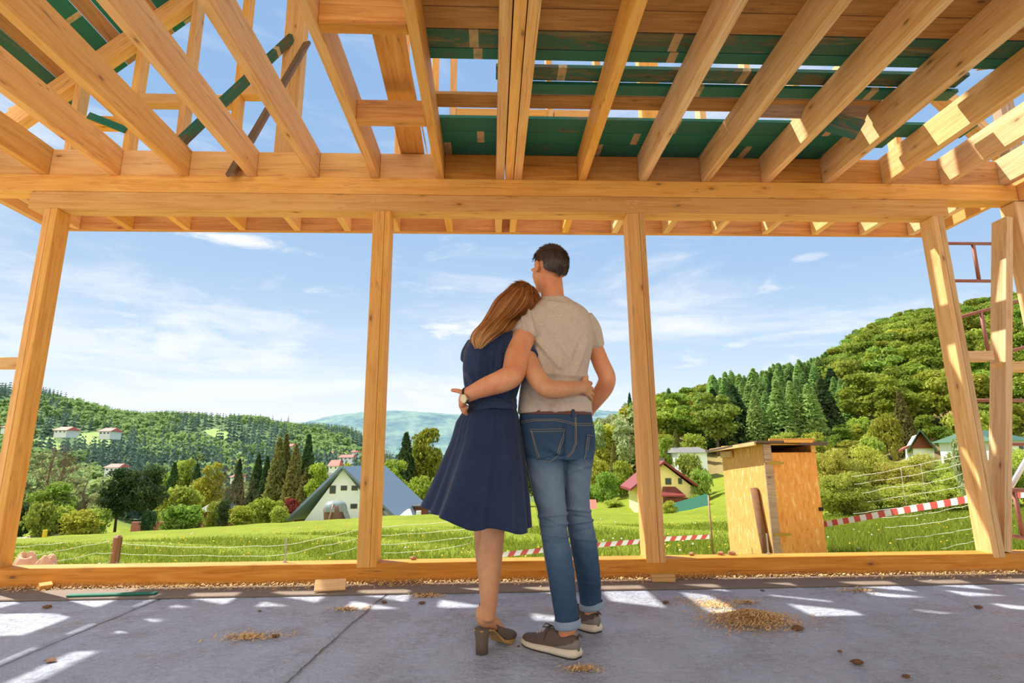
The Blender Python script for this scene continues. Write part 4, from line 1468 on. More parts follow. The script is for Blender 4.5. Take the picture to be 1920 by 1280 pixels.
# ---- grass of the lawn
def blades(n, Y0, Y1, hgt, px0, px1, lb, seed, mat):
    rs = np.random.RandomState(seed)
    Yb = Y0 * (Y1 / Y0) ** rs.rand(n)
    px = rs.uniform(px0, px1, n)
    k_ = np.array([kx(p) for p in np.linspace(px0, px1, 60)])
    kk = np.interp(px, np.linspace(px0, px1, 60), k_)
    X = kk * Yb
    Z = np.array([ground(a, b_) for a, b_ in zip(kk, Yb)]) - 0.02
    a = rs.uniform(0, 6.28, n); s_ = rs.uniform(0.6, 1.3, n) * hgt
    w = 0.0045 + 0.0007 * Yb
    lean = rs.normal(0, 0.35, (n, 2)) * s_[:, None]
    V_ = np.empty((n, 3, 3))
    V_[:, 0] = np.stack([X - np.cos(a) * w, Yb - np.sin(a) * w, Z], 1)
    V_[:, 1] = np.stack([X + np.cos(a) * w, Yb + np.sin(a) * w, Z], 1)
    V_[:, 2] = np.stack([X + lean[:, 0], Yb + lean[:, 1], Z + s_], 1)
    o = mk('grass', V_.reshape(-1, 3), np.arange(n * 3).reshape(n, 3), mat, origin=(0, 0, 0))
    return tag(o, lb, 'grass', kind='stuff')
M['grass'] = leaf('grass blades', srgb(116, 142, 40), srgb(190, 200, 84), 0.4, 0.0, 0.0)
blades(90000, 7.5, 24, 0.13, -60, 1990, 'short meadow grass just outside the house', 21, M['grass'])
blades(26000, 9.0, 23, 0.20, 1530, 1990, 'longer grass between the plywood shed and the hedge', 22, M['grass'])
M['dandelion'] = plain('dandelion', srgb(220, 184, 30), 0.7)
M['clock'] = plain('dandelion clock', srgb(235, 235, 225), 0.8)
rs = random.Random(4)
for nm, mt, nn, lb in (('dandelions', 'dandelion', 420, 'yellow dandelions sprinkled over the meadow'), ('dandelion_clocks', 'clock', 60, 'white dandelion clocks sprinkled over the meadow')):
    mb = MB()
    for _ in range(nn):
        px = rs.uniform(0, 1990); Yb = rs.uniform(8, 30); k_ = kx(px); z = ground(k_, Yb) + 0.13; r = 0.02 + 0.0006 * Yb; x = k_ * Yb
        mb.add([(x + r, Yb, z), (x, Yb + r, z), (x - r, Yb, z), (x, Yb - r, z), (x, Yb, z + r * .8), (x, Yb, z - r * .8)], [(0, 1, 4), (1, 2, 4), (2, 3, 4), (3, 0, 4), (1, 0, 5), (2, 1, 5), (3, 2, 5), (0, 3, 5)])
    o = mb.build(nm, M[mt])
    tag(o, lb, 'flowers', kind='stuff')
# ------------------------------------------------------------------ plywood shed (OSB)
def osb(name, lo, mid, hi):
    m, t, b, _ = newmat(name)
    tcn = t.nodes.new('ShaderNodeTexCoord')
    v = tcn.outputs['Object']
    cols = None
    for sc_, rot, amt in ((1.0, 0.3, 1.0), (0.8, 1.2, 0.6), (1.3, 2.2, 0.6)):
        vo = t.nodes.new('ShaderNodeTexVoronoi')
        vo.inputs['Scale'].default_value = 1.0
        t.links.new(mapping(t, v, (34 * sc_, 34 * sc_, 9 * sc_), (sc_, 0, 0), (0.0, 0.35 * (rot - 1.2), 0.0)), vo.inputs['Vector'])
        bw = t.nodes.new('ShaderNodeSeparateXYZ')
        t.links.new(vo.outputs['Color'], bw.inputs[0])
        cols = bw.outputs[0] if cols is None else mathn(t, 'ADD', mathn(t, 'MULTIPLY', cols, 1 - amt * 0.5), mathn(t, 'MULTIPLY', bw.outputs[0], amt * 0.5))
    rp = ramp(t, [(0.08, lo), (0.4, mid), (0.66, mid), (0.92, hi)])
    t.links.new(cols, rp.inputs[0])
    setin(t, b, 'Base Color', mixc(t, mapr(t, noise(t, v, 1.5, 4), 0.3, 0.7, 0, 0.25), rp.outputs[0], mid))
    setin(t, b, 'Roughness', 0.7)
    return m
M['osb'] = osb('flake board', srgb(206, 140, 62), srgb(222, 164, 88), srgb(240, 212, 160))
M['osb2'] = osb('flake board side', srgb(200, 124, 48), srgb(224, 154, 70), srgb(240, 196, 128))
YS = 8.4
cL = at(1434, 1045, YS)                 # front left foot of the shed is found from the corner batten
XC = at(1437, 900, YS)[0]
XR = at(1534, 900, YS)[0]
gs = gz(XC, YS) - 0.02
ztop = at(1440, 832, YS)[2]
YBk = YS + 1.55
sh = empty('garden_shed', ((XC + XR) / 2, YS + 0.7, gs), 'narrow flake board shed with a slanting felt roof standing on the meadow', 'shed')
bbox_obj('side_panel', XC, XC + 0.015, YS, YBk, gs, ztop, M['osb'], sh)
z_door = at(1480, 848, YS)[2]
bbox_obj('door', XC + 0.105, XR, YS - 0.012, YS + 0.006, gs + 0.03, z_door, M['osb2'], sh)
bbox_obj('side_panel', XR - 0.015, XR, YS + 0.01, YBk, gs, ztop - 0.02, M['osb2'], sh)
bbox_obj('back_panel', XC + 0.015, XR - 0.015, YBk - 0.015, YBk, gs, ztop - 0.05, M['osb2'], sh)
bbox_obj('corner_batten', XC - 0.02, XC + 0.10, YS - 0.045, YS - 0.013, gs, ztop, M['grey_wood'], sh, 0.003)
bbox_obj('lintel', XC + 0.10, XR, YS - 0.02, YS + 0.02, at(1480, 834, YS)[2], at(1480, 822, YS)[2] , M['pine'], sh, 0.003)
bbox_obj('corner_batten', XR - 0.07, XR, YS - 0.035, YS - 0.013, z_door, ztop - 0.02, M['pine'], sh, 0.003)
# roof: a felted board deck, a bit higher at the front
def quadslab(name, c4, th, mat, parent):
    P = [np.array(p, float) for p in c4]
    V = [tuple(p) for p in P] + [tuple(p + np.array([0, 0, th])) for p in P]
    F = [(0, 3, 2, 1), (4, 5, 6, 7), (0, 1, 5, 4), (1, 2, 6, 5), (2, 3, 7, 6), (3, 0, 4, 7)]
    return mk(name, V, F, mat, parent)
M['felt'] = plain('roof felt', srgb(92, 76, 66), 0.85, var=0.25)
M['black'] = plain('black opening', srgb(22, 20, 18), 0.8)
zr = ztop
quadslab('roof', [(XC - 0.17, YS - 0.16, zr + 0.02), (XR + 0.13, YS - 0.14, zr - 0.01), (XR + 0.12, YBk + 0.2, zr - 0.13), (XC - 0.22, YBk + 0.2, zr - 0.10)], 0.03, M['felt'], sh)
beam('roof_edge', (XC - 0.165, YS - 0.1, zr + 0.005), (XC - 0.19, YBk + 0.05, zr - 0.075), 0.03, 0.055, M['pine_pale'], sh)
beam('roof_edge', (XC + 0.25, YS - 0.175, zr + 0.03), (XC + 0.68, YS - 0.17, zr + 0.025), 0.02, 0.035, M['pine'], sh)
beam('roof_edge', (XR - 0.3, YS - 0.165, zr + 0.0), (XR + 0.12, YS - 0.155, zr - 0.01), 0.02, 0.05, M['felt'], sh)
beam('bracket', (XC - 0.05, YS + 1.05, zr - 0.14), (XC - 0.05, YS + 1.45, zr - 0.145), 0.05, 0.10, M['pine_pale'], sh)
M['hinge'] = plain('yellow zinc hinge', srgb(158, 136, 34), 0.45, 0.4)
for pz in (868, 1001):
    z = at(1460, pz, YS)[2]
    bbox_obj('hinge', XC + 0.0, XC + 0.27, YS - 0.052, YS - 0.046, z - 0.016, z + 0.016, M['hinge'], sh)
z = at(1530, 954, YS)[2]
bbox_obj('latch', XR - 0.05, XR + 0.012, YS - 0.03, YS - 0.012, z - 0.025, z + 0.025, M['black'], sh)
# bark covered slab leaning on the shed
M['barkslab'] = plain('rough bark', srgb(128, 92, 66), 0.95, var=0.35, scale=14, bmp=0.8)
p0, p1 = at(1434, 1050, YS - 0.10), at(1421, 915, YS + 0.28)
x1 = XC - 0.055
tb = tube('bark_pole', [(x1 - 0.02, YS + 0.02, gs), (x1 - 0.01, YS + 0.18, (gs + p1[2]) / 2), (x1 - 0.005, YS + 0.30, p1[2])], [0.062, 0.058, 0.055], M['barkslab'], None, 10)
tag(tb, 'bark covered pole leaning on the left side of the plywood shed', 'pole')

# ------------------------------------------------------------------ barrier tape
def tape_mat():
    m, t, b, out = newmat('red and white barrier tape')
    at_ = t.nodes.new('ShaderNodeAttribute'); at_.attribute_name = 'run'
    fr = mathn(t, 'FRACT', mathn(t, 'MULTIPLY', at_.outputs['Fac'], 5.2))
    c = mixc(t, mathn(t, 'LESS_THAN', fr, 0.5), srgb(236, 232, 230), srgb(208, 92, 86))
    setin(t, b, 'Base Color', c)
    setin(t, b, 'Roughness', 0.45)
    tr = t.nodes.new('ShaderNodeBsdfTranslucent')
    t.links.new(c, tr.inputs['Color'])
    mx = t.nodes.new('ShaderNodeMixShader'); mx.inputs[0].default_value = 0.35
    t.links.new(b.outputs[0], mx.inputs[1]); t.links.new(tr.outputs[0], mx.inputs[2]); t.links.new(mx.outputs[0], out.inputs['Surface'])
    return m
M['tape'] = tape_mat()
def tape(pts, w, lb, slant=0.0):
    """pts: world points of the middle line; w the tape width"""
    P = [Vector(p) for p in pts]
    L = [0]
    for a, b_ in zip(P[:-1], P[1:]): L.append(L[-1] + (b_ - a).length)
    N = 60
    V, R = [], []
    for i in range(N + 1):
        s_ = L[-1] * i / N
        j = max(k for k in range(len(L)) if L[k] <= s_ + 1e-9); j = min(j, len(P) - 2)
        f = (s_ - L[j]) / (L[j + 1] - L[j])
        p = P[j].lerp(P[j + 1], f)
        ripple = 0.012 * math.sin(s_ * 2.3)
        tw = 0.25 * math.sin(s_ * 0.9 + 1)
        up = Vector((0, math.sin(tw), math.cos(tw)))
        for q in (-1, 0, 1):
            V.append(tuple(p + up * w / 2 * q + Vector((0, ripple + 0.006 * q * q, 0)))); R.append(s_ + slant * w * q)
    F = [(i * 3 + j, i * 3 + j + 1, (i + 1) * 3 + j + 1, (i + 1) * 3 + j) for i in range(N) for j in (0, 1)]
    org = np.array(V).mean(0)
    o = mk('barrier_tape', V, F, M['tape'], smooth=True)
    a = o.data.attributes.new('run', 'FLOAT', 'POINT')
    a.data.foreach_set('value', R)
    return tag(o, lb, 'tape')
YT = 9.4
tape([at(930, 1041, 8.6), at(1060, 1027, 8.8), at(1160, 1018, 9.0), at(1250, 1010, 9.2), at(1331, 1006, YT)], 0.072, 'red and white barrier tape hanging to the left of the plywood shed', -0.35)
tape([at(1541, 983, 8.9), at(1600, 974, 8.4), at(1680, 959, 7.8), at(1760, 945, 7.2), at(1830, 933, 6.7), at(1900, 927, 6.2), at(1960, 924, 5.8)], 0.085, 'red and white barrier tape stretched from the plywood shed to the right')
st = tube('thin_stick', [at(1338, 1048, YT - 0.02), at(1333, 990, YT), at(1328, 928, YT + 0.02)], [0.018, 0.016, 0.013], M['grey_wood'], None, 7)
tag(st, 'thin stick beside the left edge of the plywood shed holding the tape', 'stick')

# ------------------------------------------------------------------ wire fence
M['wire'] = plain('white fence wire', srgb(214, 212, 200), 0.5)
def wire(pix, Y0, Y1, lb, r=0.0026, grp=None):
    pts = []
    n_ = len(pix)
    for i, (a, b_) in enumerate(pix):
        pts.append(at(a, b_, Y0 + (Y1 - Y0) * i / (n_ - 1)))
    # finer, slightly kinked run
    out = []
    for p, q in zip(pts[:-1], pts[1:]):
        for f in (0, .34, .67): out.append(p + (q - p) * f)
    out.append(pts[-1])
    out = [o_ + np.array([0, 0, 0.006 * math.sin(i * 2.1 + Y0)]) for i, o_ in enumerate(out)]
    o = tube('fence_wire', out, r, M['wire'], None, 4)
    return tag(o, lb, 'wire', grp)
WL = ['topmost', 'second', 'third', 'fourth', 'fifth', 'sixth', 'seventh', 'eighth', 'lowest']
for i, pix in enumerate((
    [(1596, 893), (1640, 888), (1700, 875), (1760, 863), (1810, 853), (1870, 846)],
    [(1602, 908), (1650, 900), (1700, 893), (1760, 880), (1810, 868), (1870, 858)],
    [(1617, 925), (1670, 913), (1720, 908), (1770, 900), (1815, 885), (1875, 872)],
    [(1627, 941), (1680, 932), (1740, 923), (1790, 915), (1820, 903), (1880, 896)],
    [(1600, 963), (1660, 955), (1740, 943), (1790, 936), (1822, 926), (1880, 914)],
    [(1650, 970), (1700, 968), (1745, 962), (1790, 952), (1826, 946), (1885, 935)],
    [(1660, 989), (1700, 986), (1750, 980), (1800, 971), (1830, 966), (1890, 958)],
    [(1680, 1011), (1720, 1007), (1770, 1000), (1810, 993), (1835, 987), (1895, 983)],
    [(1765, 1029), (1800, 1020), (1840, 1012), (1890, 1004)])):
    wire(pix, 9.0, 6.6, WL[i] + ' wire of the sagging fence before the hedge', 0.0036)
for x_, ya, yb, lb in ((1691, 878, 968, 'left upright tie wire of the sagging fence'), (1728, 870, 946, 'right upright tie wire of the sagging fence')):
    wire([(x_ - 2, ya), (x_ + 4, (ya + yb) / 2), (x_ + 12, yb)], 7.9, 7.9, lb, 0.0028)
for i, (pix, lb) in enumerate((
    ([(30, 1026), (75, 1021), (125, 1017)], 'pale wire low over the grass at the far left'),
    ([(60, 1042), (105, 1033), (160, 1023), (212, 1013)], 'upper fence wire left of the brown post'),
    ([(80, 1056), (115, 1051), (180, 1037), (212, 1037)], 'lower fence wire left of the brown post'),
    ([(222, 1018), (300, 1024), (400, 1026), (480, 1024), (535, 1022), (600, 1009), (672, 994)], 'top fence wire running right from the brown post'),
    ([(222, 1038), (300, 1041), (380, 1041), (470, 1043), (535, 1040), (600, 1024), (672, 1010)], 'second fence wire running right from the brown post'),
    ([(180, 1058), (206, 1054), (300, 1060)], 'lowest fence wire at the foot of the brown post'),
    ([(610, 1040), (640, 1034), (672, 1026)], 'short piece of wire left of the post beside the couple'),
    ([(715, 988), (760, 984), (840, 979), (900, 976)], 'top fence wire between the post and the woman'),
    ([(715, 1004), (760, 1001), (840, 995), (900, 988)], 'second fence wire between the post and the woman'),
    ([(715, 1021), (780, 1017), (850, 1010), (900, 1004)], 'third fence wire between the post and the woman'),
    ([(720, 1037), (790, 1033), (850, 1026), (900, 1012)], 'fourth fence wire between the post and the woman'))):
    wire(pix, 8.2, 7.6, lb, 0.0026)
pb = at(213, 1062, 7.9)
M['postwood'] = wood('fence post wood', srgb(168, 112, 72), srgb(140, 88, 52), srgb(96, 56, 30))
o = beam('fence_post', (pb[0], 7.9, gz(pb[0], 7.9) - 0.05), at(222, 1003, 7.9) , 0.10, 0.10, M['postwood'], up=(0, 1, 0), bev=0.03)
tag(o, 'short brown wooden fence post on the meadow', 'post')
pb = at(112, 1062, 7.0)
# bundle of cloth or sacking behind the sill at the left, and clods of soil
def mound(name, px0, px1, pyt, Y, lb, mat, cat, seed=1, flat=0.8):
    a, b_ = at(px0, 1060, Y), at(px1, 1060, Y)
    top = at((px0 + px1) / 2, pyt, Y)[2]
    xm = (a[0] + b_[0]) / 2; w = (b_[0] - a[0]) / 2
    g = gz(xm, Y) - 0.05
    h = top - g
    V, F = [], []
    n_, m_ = 36, 16
    rs = random.Random(seed); ph = [rs.uniform(0, 6) for _ in range(5)]
    for j in range(m_ + 1):
        f = j / m_
        for i in range(n_):
            t_ = 6.2832 * i / n_
            r_ = f
            k_ = 1 + 0.13 * math.sin(3 * t_ + ph[0]) + 0.06 * math.sin(7 * t_ + ph[1] + 3 * f)
            z = g + h * (1 - f ** 6) * (1 + 0.05 * math.sin(2 * t_ + ph[2]) * math.sin(f * 5 + ph[3]))
            V.append((xm + w * r_ * k_ * math.cos(t_), Y + w * 0.7 * r_ * k_ * math.sin(t_), z))
    F = [(j * n_ + i, j * n_ + (i + 1) % n_, (j + 1) * n_ + (i + 1) % n_, (j + 1) * n_ + i) for j in range(m_) for i in range(n_)]
    o = mk(name, V, F, mat, smooth=True)
    return tag(o, lb, cat)
M['cloth_tan'] = plain('tan sacking', srgb(214, 172, 142), 0.85, var=0.15, scale=5, bmp=0.5)
M['soil'] = plain('dry soil', srgb(176, 136, 104), 0.95, var=0.3, scale=20, bmp=0.8)
mound('sacking_bundle', 14, 78, 1041, 5.2, 'tan bundle of sacking outside behind the far left post', M['cloth_tan'], 'bundle', 2)
mound('sacking_bundle', 58, 116, 1046, 4.95, 'smaller tan fold of sacking beside the bundle outside on the left', M['cloth_tan'], 'bundle', 5)
def clod(px, Y, r, lb, seed):
    p = at(px, 1045, Y); rs = random.Random(seed); ph = [rs.uniform(0, 6) for _ in range(4)]
    V, F = ball((0, 0, 0), 1, 1, 1, None, 3) if 'ball' in globals() else ([], [])
    bm = bmesh.new(); bmesh.ops.create_icosphere(bm, subdivisions=3, radius=1)
    V = []
    for v in bm.verts:
        k_ = 1 + 0.16 * math.sin(3 * v.co.x + ph[0]) * math.sin(4 * v.co.y + ph[1]) + 0.12 * math.sin(5 * v.co.z + ph[2] + 3 * v.co.x)
        V.append((p[0] + v.co.x * r * 1.5 * k_, Y + v.co.y * r * k_, SILL_Z + r * 0.72 + v.co.z * r * 0.75 * k_))
    F = [tuple(v.index for v in f.verts) for f in bm.faces]; bm.free()
    tag(mk('soil_clod', V, F, M['soil'], smooth=True), lb, 'clod')
clod(775, 4.165, 0.016, 'little clod of soil on the sill left of the woman', 3)
clod(1297, 4.165, 0.015, 'clod of soil on the sill right of the post', 4)
clod(1352, 4.165, 0.017, 'left one of two soil clods on the sill before the plywood shed', 8)
clod(1373, 4.160, 0.020, 'right one of two soil clods on the sill before the plywood shed', 9)

# ------------------------------------------------------------------ rusty scaffold frames outside at the right
M['rust'] = plain('rusty painted steel', srgb(134, 84, 70), 0.6, 0.3, var=0.35, scale=18)
M['galv'] = plain('galvanised tube', srgb(196, 196, 196), 0.35, 0.7)
def frame_obj(lb, bars, r=0.02, name='guard_rail'):
    e = empty(name, Vector(at(*bars[0][0])), lb, 'scaffold')
    for nm, pts in bars_named(bars):
        tube(nm, [at(*p) for p in pts], r, M['rust'], e, 8)
    return e
def bars_named(bars):
    for b_ in bars:
        a, c_ = b_[0], b_[-1]
        yield ('rail' if abs(a[0] - c_[0]) > abs(a[1] - c_[1]) else 'upright'), b_
YF = 6.0
frame_obj('upper rusty scaffold guard frame outside at the right', [[(1760, 456, YF), (1880, 457, YF)], [(1770, 526, YF), (1882, 527, YF)], [(1824, 457, YF), (1836, 527, YF)]])
frame_obj('slanting rusty scaffold frame outside beyond the right post', [[(1780, 600, YF), (1870, 575, YF), (1960, 550, YF)], [(1870, 665, YF), (1960, 640, YF)], [(1839, 584, YF), (1853, 660, YF)]])
frame_obj('rusty horizontal scaffold bar at chest height', [[(1815, 750, YF), (1960, 751, YF)]])
frame_obj('rusty scaffold bar before the green roofed house', [[(1870, 832, YF), (1960, 833, YF)], [(1884, 800, YF), (1890, 832, YF)]])
frame_obj('low rusty scaffold frame at the right edge', [[(1850, 917, 5.6), (1960, 920, 5.6)], [(1850, 997, 5.6), (1885, 1003, 5.6), (1960, 1013, 5.6)], [(1901, 919, 5.6), (1918, 1006, 5.6)]], 0.022)
o = tube('scaffold_brace', [at(1872, 952, 5.8), at(1960, 800, 5.8)], 0.026, M['galv'])
tag(o, 'grey galvanised scaffold tube slanting at the right edge', 'tube')

# ------------------------------------------------------------------ houses
M['white_wall'] = plain('white render', srgb(228, 236, 232), 0.9, var=0.04, scale=0.5)
M['yellow_wall'] = plain('pale yellow render', srgb(240, 228, 150), 0.9, var=0.04, scale=0.5)
M['roof_blue'] = plain('grey blue sheet roof', srgb(120, 138, 156), 0.5, 0.2, var=0.12, scale=1.5)
M['roof_red'] = plain('dark red sheet roof', srgb(128, 50, 48), 0.55, 0.1, var=0.12, scale=1.5)
M['roof_pink'] = plain('pale red tiles', srgb(200, 104, 88), 0.7, var=0.15, scale=2.0)  # pale red tile colour shared by several roofs
M['roof_green'] = plain('green sheet roof', srgb(70, 104, 84), 0.5, 0.2, var=0.12, scale=1.2)
M['roof_grey'] = plain('grey shed roof', srgb(120, 118, 112), 0.7)
M['glass'] = plain('window glass', srgb(70, 84, 96), 0.15, 0.3, var=0.3, scale=1.5)
M['frame_brown'] = plain('brown window frame', srgb(96, 66, 44), 0.6)
M['frame_dark'] = plain('dark eaves', srgb(70, 72, 66), 0.7)
M['chim'] = plain('chimney render', srgb(196, 186, 168), 0.9, var=0.15, scale=2)
M['wood_red'] = plain('reddish brown boards', srgb(122, 66, 46), 0.8, var=0.2)


def winset(house, x0, x1, z0, z1, y, frame='frame_brown', th=0.06):
    w = bbox_obj('window', x0, x1, y - th, y + 0.02, z0, z1, M[frame], house)
    bbox_obj('pane', x0 + (x1 - x0) * .12, x1 - (x1 - x0) * .12, y - th - 0.01, y - th + 0.015, z0 + (z1 - z0) * .14, z1 - (z1 - z0) * .12, M['glass'], w)
    return w


# white A-frame house: gable towards us, roof running away to the right
YH = 68.0
def hp(px, py, dy=0): return at(px, py, YH + dy)
hg = ground(kx(640), YH)
e = empty('white_house', Vector(hp(650, 975)), 'white house with a steep grey blue roof down to the lawn', 'house')
apex = hp(643, 877); eL = hp(556, 972); eR = hp(742, 972)
zb = min(eL[2], ground(kx(600), YH)) - 0.6
dep = 8.0
sk = 3.3                      # the house is turned a little, its far end lies to the right
def off(p, d): return (p[0] + sk * d / dep, p[1] + d, p[2])
wl = hp(562, 966)[0]; wr = hp(731, 966)[0]
V = [(wl, YH, zb), (wr, YH, zb), (apex[0], YH, apex[2] - 0.15), off((wl, YH, zb), dep), off((wr, YH, zb), dep), off((apex[0], YH, apex[2] - 0.15), dep)]
mk('gable_wall', V, [(0, 1, 2), (3, 5, 4), (0, 3, 4, 1), (1, 4, 5, 2), (0, 2, 5, 3)], M['white_wall'], e)
def roofplane(name, a, b_, th, mat, over=0.7, par=None):
    """slab from ridge point a to eaves point b_, running back"""
    a = np.array(a); b_ = np.array(b_)
    A0 = a + np.array([0, -over, 0]); B0 = b_ + np.array([0, -over, 0])
    A1 = np.array(off(a, dep)); B1 = np.array(off(b_, dep))
    n_ = np.cross(B0 - A0, A1 - A0); n_ /= np.linalg.norm(n_)
    if n_[2] < 0: n_ = -n_
    P = [A0, B0, B1, A1]
    V = [tuple(p) for p in P] + [tuple(p + n_ * th) for p in P]
    o = mk(name, V, [(0, 3, 2, 1), (4, 5, 6, 7), (0, 1, 5, 4), (1, 2, 6, 5), (2, 3, 7, 6), (3, 0, 4, 7)], mat, par)
    bm = bmesh.new(); bm.from_mesh(o.data); bmesh.ops.recalc_face_normals(bm, faces=bm.faces); bm.to_mesh(o.data); bm.free()
    return o
roofplane('roof', apex, hp(541, 976), 0.28, M['roof_blue'], 0.7, e)
roofplane('roof', apex, hp(745, 974), 0.28, M['roof_blue'], 0.7, e)
for px0, px1, py0, py1 in ((618, 630, 910, 925), (639, 651, 910, 919), (659, 671, 910, 919), (657, 670, 944, 953)):
    a, b_ = hp(px0, py1), hp(px1, py0)
    winset(e, a[0], b_[0], a[2], b_[2], YH)
a, b_ = hp(604, 912), hp(617, 886)
bbox_obj('chimney', a[0], b_[0], YH + 2.5, YH + 4.0, a[2] - 1.5, b_[2] - 0.3, M['chim'], e)
bbox_obj('chimney_cap', a[0] - .15, b_[0] + .15, YH + 2.4, YH + 4.1, b_[2] - 0.3, b_[2], M['chim'], e)
a = hp(718, 962)
bbox_obj('annex', hp(716, 972)[0], hp(745, 972)[0], YH + 1, YH + 5, zb, hp(730, 958)[2], M['white_wall'], e)
quadslab('lean_to_roof', [(*hp(742, 970)[:2], hp(742, 968)[2]), (*hp(775, 972)[:2], hp(775, 972)[2]), tuple(np.array(hp(762, 960)) + [0, 3, 0]), tuple(np.array(hp(748, 960)) + [0, 3, 0])], 0.12, M['white_wall'], e)

# covered stack of sacks in front of it
M['sack'] = plain('brown sacking', srgb(120, 92, 78), 0.9, var=0.3, scale=2)
M['tarp'] = plain('blue grey tarpaulin', srgb(128, 140, 142), 0.5, var=0.35, scale=2.5)
YK = 62.0
k0 = at(627, 980, YK); kt = at(627, 938, YK); kw = (at(648, 960, YK)[0] - at(606, 960, YK)[0]) / 2
e = empty('covered_stack', Vector(k0), 'round brown stack under a blue grey tarpaulin before the white house', 'stack')
def lathe(name, c_, prof_, mat, parent, n_=24, wob=0.05, seed=0):
    rs = random.Random(seed); ph = [rs.uniform(0, 6) for _ in range(4)]
    V = []
    for r_, z in prof_:
        for i in range(n_):
            t_ = 6.2832 * i / n_
            k_ = 1 + wob * math.sin(4 * t_ + ph[0] + z) + wob * 0.6 * math.sin(9 * t_ + ph[1])
            V.append((c_[0] + r_ * k_ * math.cos(t_), c_[1] + r_ * k_ * math.sin(t_), c_[2] + z))
    m_ = len(prof_)
    F = [(j * n_ + i, j * n_ + (i + 1) % n_, (j + 1) * n_ + (i + 1) % n_, (j + 1) * n_ + i) for j in range(m_ - 1) for i in range(n_)]
    F.append(tuple((m_ - 1) * n_ + i for i in range(n_)))
    return mk(name, V, F, mat, parent, smooth=True)
H_ = kt[2] - k0[2]
lathe('stack_body', k0, [(kw * .85, -0.4), (kw * .95, H_ * .3), (kw, H_ * .6), (kw * .9, H_ * .8)], M['sack'], e)
lathe('tarpaulin', k0, [(kw * 1.06, H_ * .52), (kw * 1.04, H_ * .7), (kw * .93, H_ * .86), (kw * .6, H_ * .97), (kw * .1, H_)], M['tarp'], e, wob=0.07, seed=3)
tube('prop_pole', [at(614, 984, YK - 1.6), at(625, 944, YK - 1.1)], 0.09, M['grey_wood'], e)
beam('ladder', at(655, 978, YK - .8), at(642, 945, YK - .6), 0.5, 0.08, M['tarp'], e, up=(0, 1, 0))
mound('sheet_heap', 617, 645, 977, 58.5, 'white plastic sheet lying before the covered stack', plain('white sheet', srgb(236, 236, 236), 0.6), 'sheet', 7)
bpy.data.objects[-1] if False else None

# dark shed right of the white house
YD = 72.0
e = empty('dark_shed', Vector(at(786, 970, YD)), 'low dark brown shed between the left post and the skirt', 'shed')
a, b_ = at(777, 972, YD), at(799, 950, YD)
bbox_obj('wall', a[0], b_[0], YD, YD + 3, a[2] - 0.6, b_[2], M['wood_red'], e)
bbox_obj('roof', a[0] - .3, b_[0] + .3, YD - .4, YD + 3.2, b_[2], b_[2] + .18, M['frame_dark'], e)
a, b_ = at(781, 971, YD - 1), at(790, 957, YD - 1)
o = bbox_obj('white_box', a[0], b_[0], YD - 1.6, YD - 1.0, a[2] - .5, b_[2], M['white_wall'])
tag(o, 'small white cabinet standing before the low dark shed', 'box')

# yellow house: gable to us, left side wall in the sun
YY = 60.0
def yp(px, py, dy=0): return at(px, py, YY + dy)
e = empty('yellow_house', Vector(yp(1250, 966)), 'pale yellow house with dark red roofs behind the right post', 'house')
zb = ground(kx(1240), YY) - 0.8
xl, xr = yp(1196, 930)[0], yp(1302, 930)[0]
ap = yp(1243, 868)
dep2 = 6.0
sk2 = 0.5
def off2(p, d): return (p[0] + sk2 * d / dep2, p[1] + d, p[2])
zel = yp(1196, 912)[2]; zer = yp(1301, 914)[2]
pf = [(xl, YY, zb), (xr, YY, zb), (xr, YY, zer), (ap[0], YY, ap[2] - .1), (xl, YY, zel)]
V = pf + [off2(p, dep2) for p in pf]
mk('walls', V, [(0, 1, 2, 3, 4), (5, 9, 8, 7, 6), (0, 5, 6, 1), (1, 6, 7, 2), (0, 4, 9, 5), (2, 7, 8, 3), (3, 8, 9, 4)], M['yellow_wall'], e)
def rp2(name, a, b_, th, mat, over=0.6):
    a = np.array(a); b_ = np.array(b_)
    P = [a + [0, -over, 0], b_ + [0, -over, 0], np.array(off2(b_, dep2 + .5)), np.array(off2(a, dep2 + .5))]
    V = [tuple(p) for p in P] + [tuple(p + np.array([0, 0, th])) for p in P]
    o = mk(name, V, [(0, 3, 2, 1), (4, 5, 6, 7), (0, 1, 5, 4), (1, 2, 6, 5), (2, 3, 7, 6), (3, 0, 4, 7)], mat, e)
    bm = bmesh.new(); bm.from_mesh(o.data); bmesh.ops.recalc_face_normals(bm, faces=bm.faces); bm.to_mesh(o.data); bm.free()
rp2('roof', ap, yp(1312, 918), 0.26, M['roof_red'])
rp2('roof', ap, yp(1180, 920), 0.26, M['roof_red'])
for px0, px1, py0, py1 in ((1248, 1258, 896, 908), (1272, 1278, 896, 907)):
    a, b_ = yp(px0, py1), yp(px1, py0)
    winset(e, a[0], b_[0], a[2], b_[2], YY, 'frame_brown')
a = [yp(1240, 931, -2.2), yp(1286, 931, -2.2), yp(1266, 914, 0), yp(1243, 914, 0)]
V = [tuple(p) for p in a] + [tuple(p + np.array([0, 0, .12])) for p in a]
mk('porch_roof', V, [(0, 3, 2, 1), (4, 5, 6, 7), (0, 1, 5, 4), (1, 2, 6, 5), (2, 3, 7, 6), (3, 0, 4, 7)], M['roof_red'], e)
a, b_ = yp(1245, 962), yp(1281, 931)
bbox_obj('porch', a[0], b_[0], YY - 1.9, YY, zb, b_[2], M['wood_red'], e)
a, b_ = yp(1236, 872, 3), yp(1246, 858, 3)
bbox_obj('chimney', a[0], b_[0], YY + 3, YY + 4, a[2] - .8, b_[2], M['roof_grey'], e)

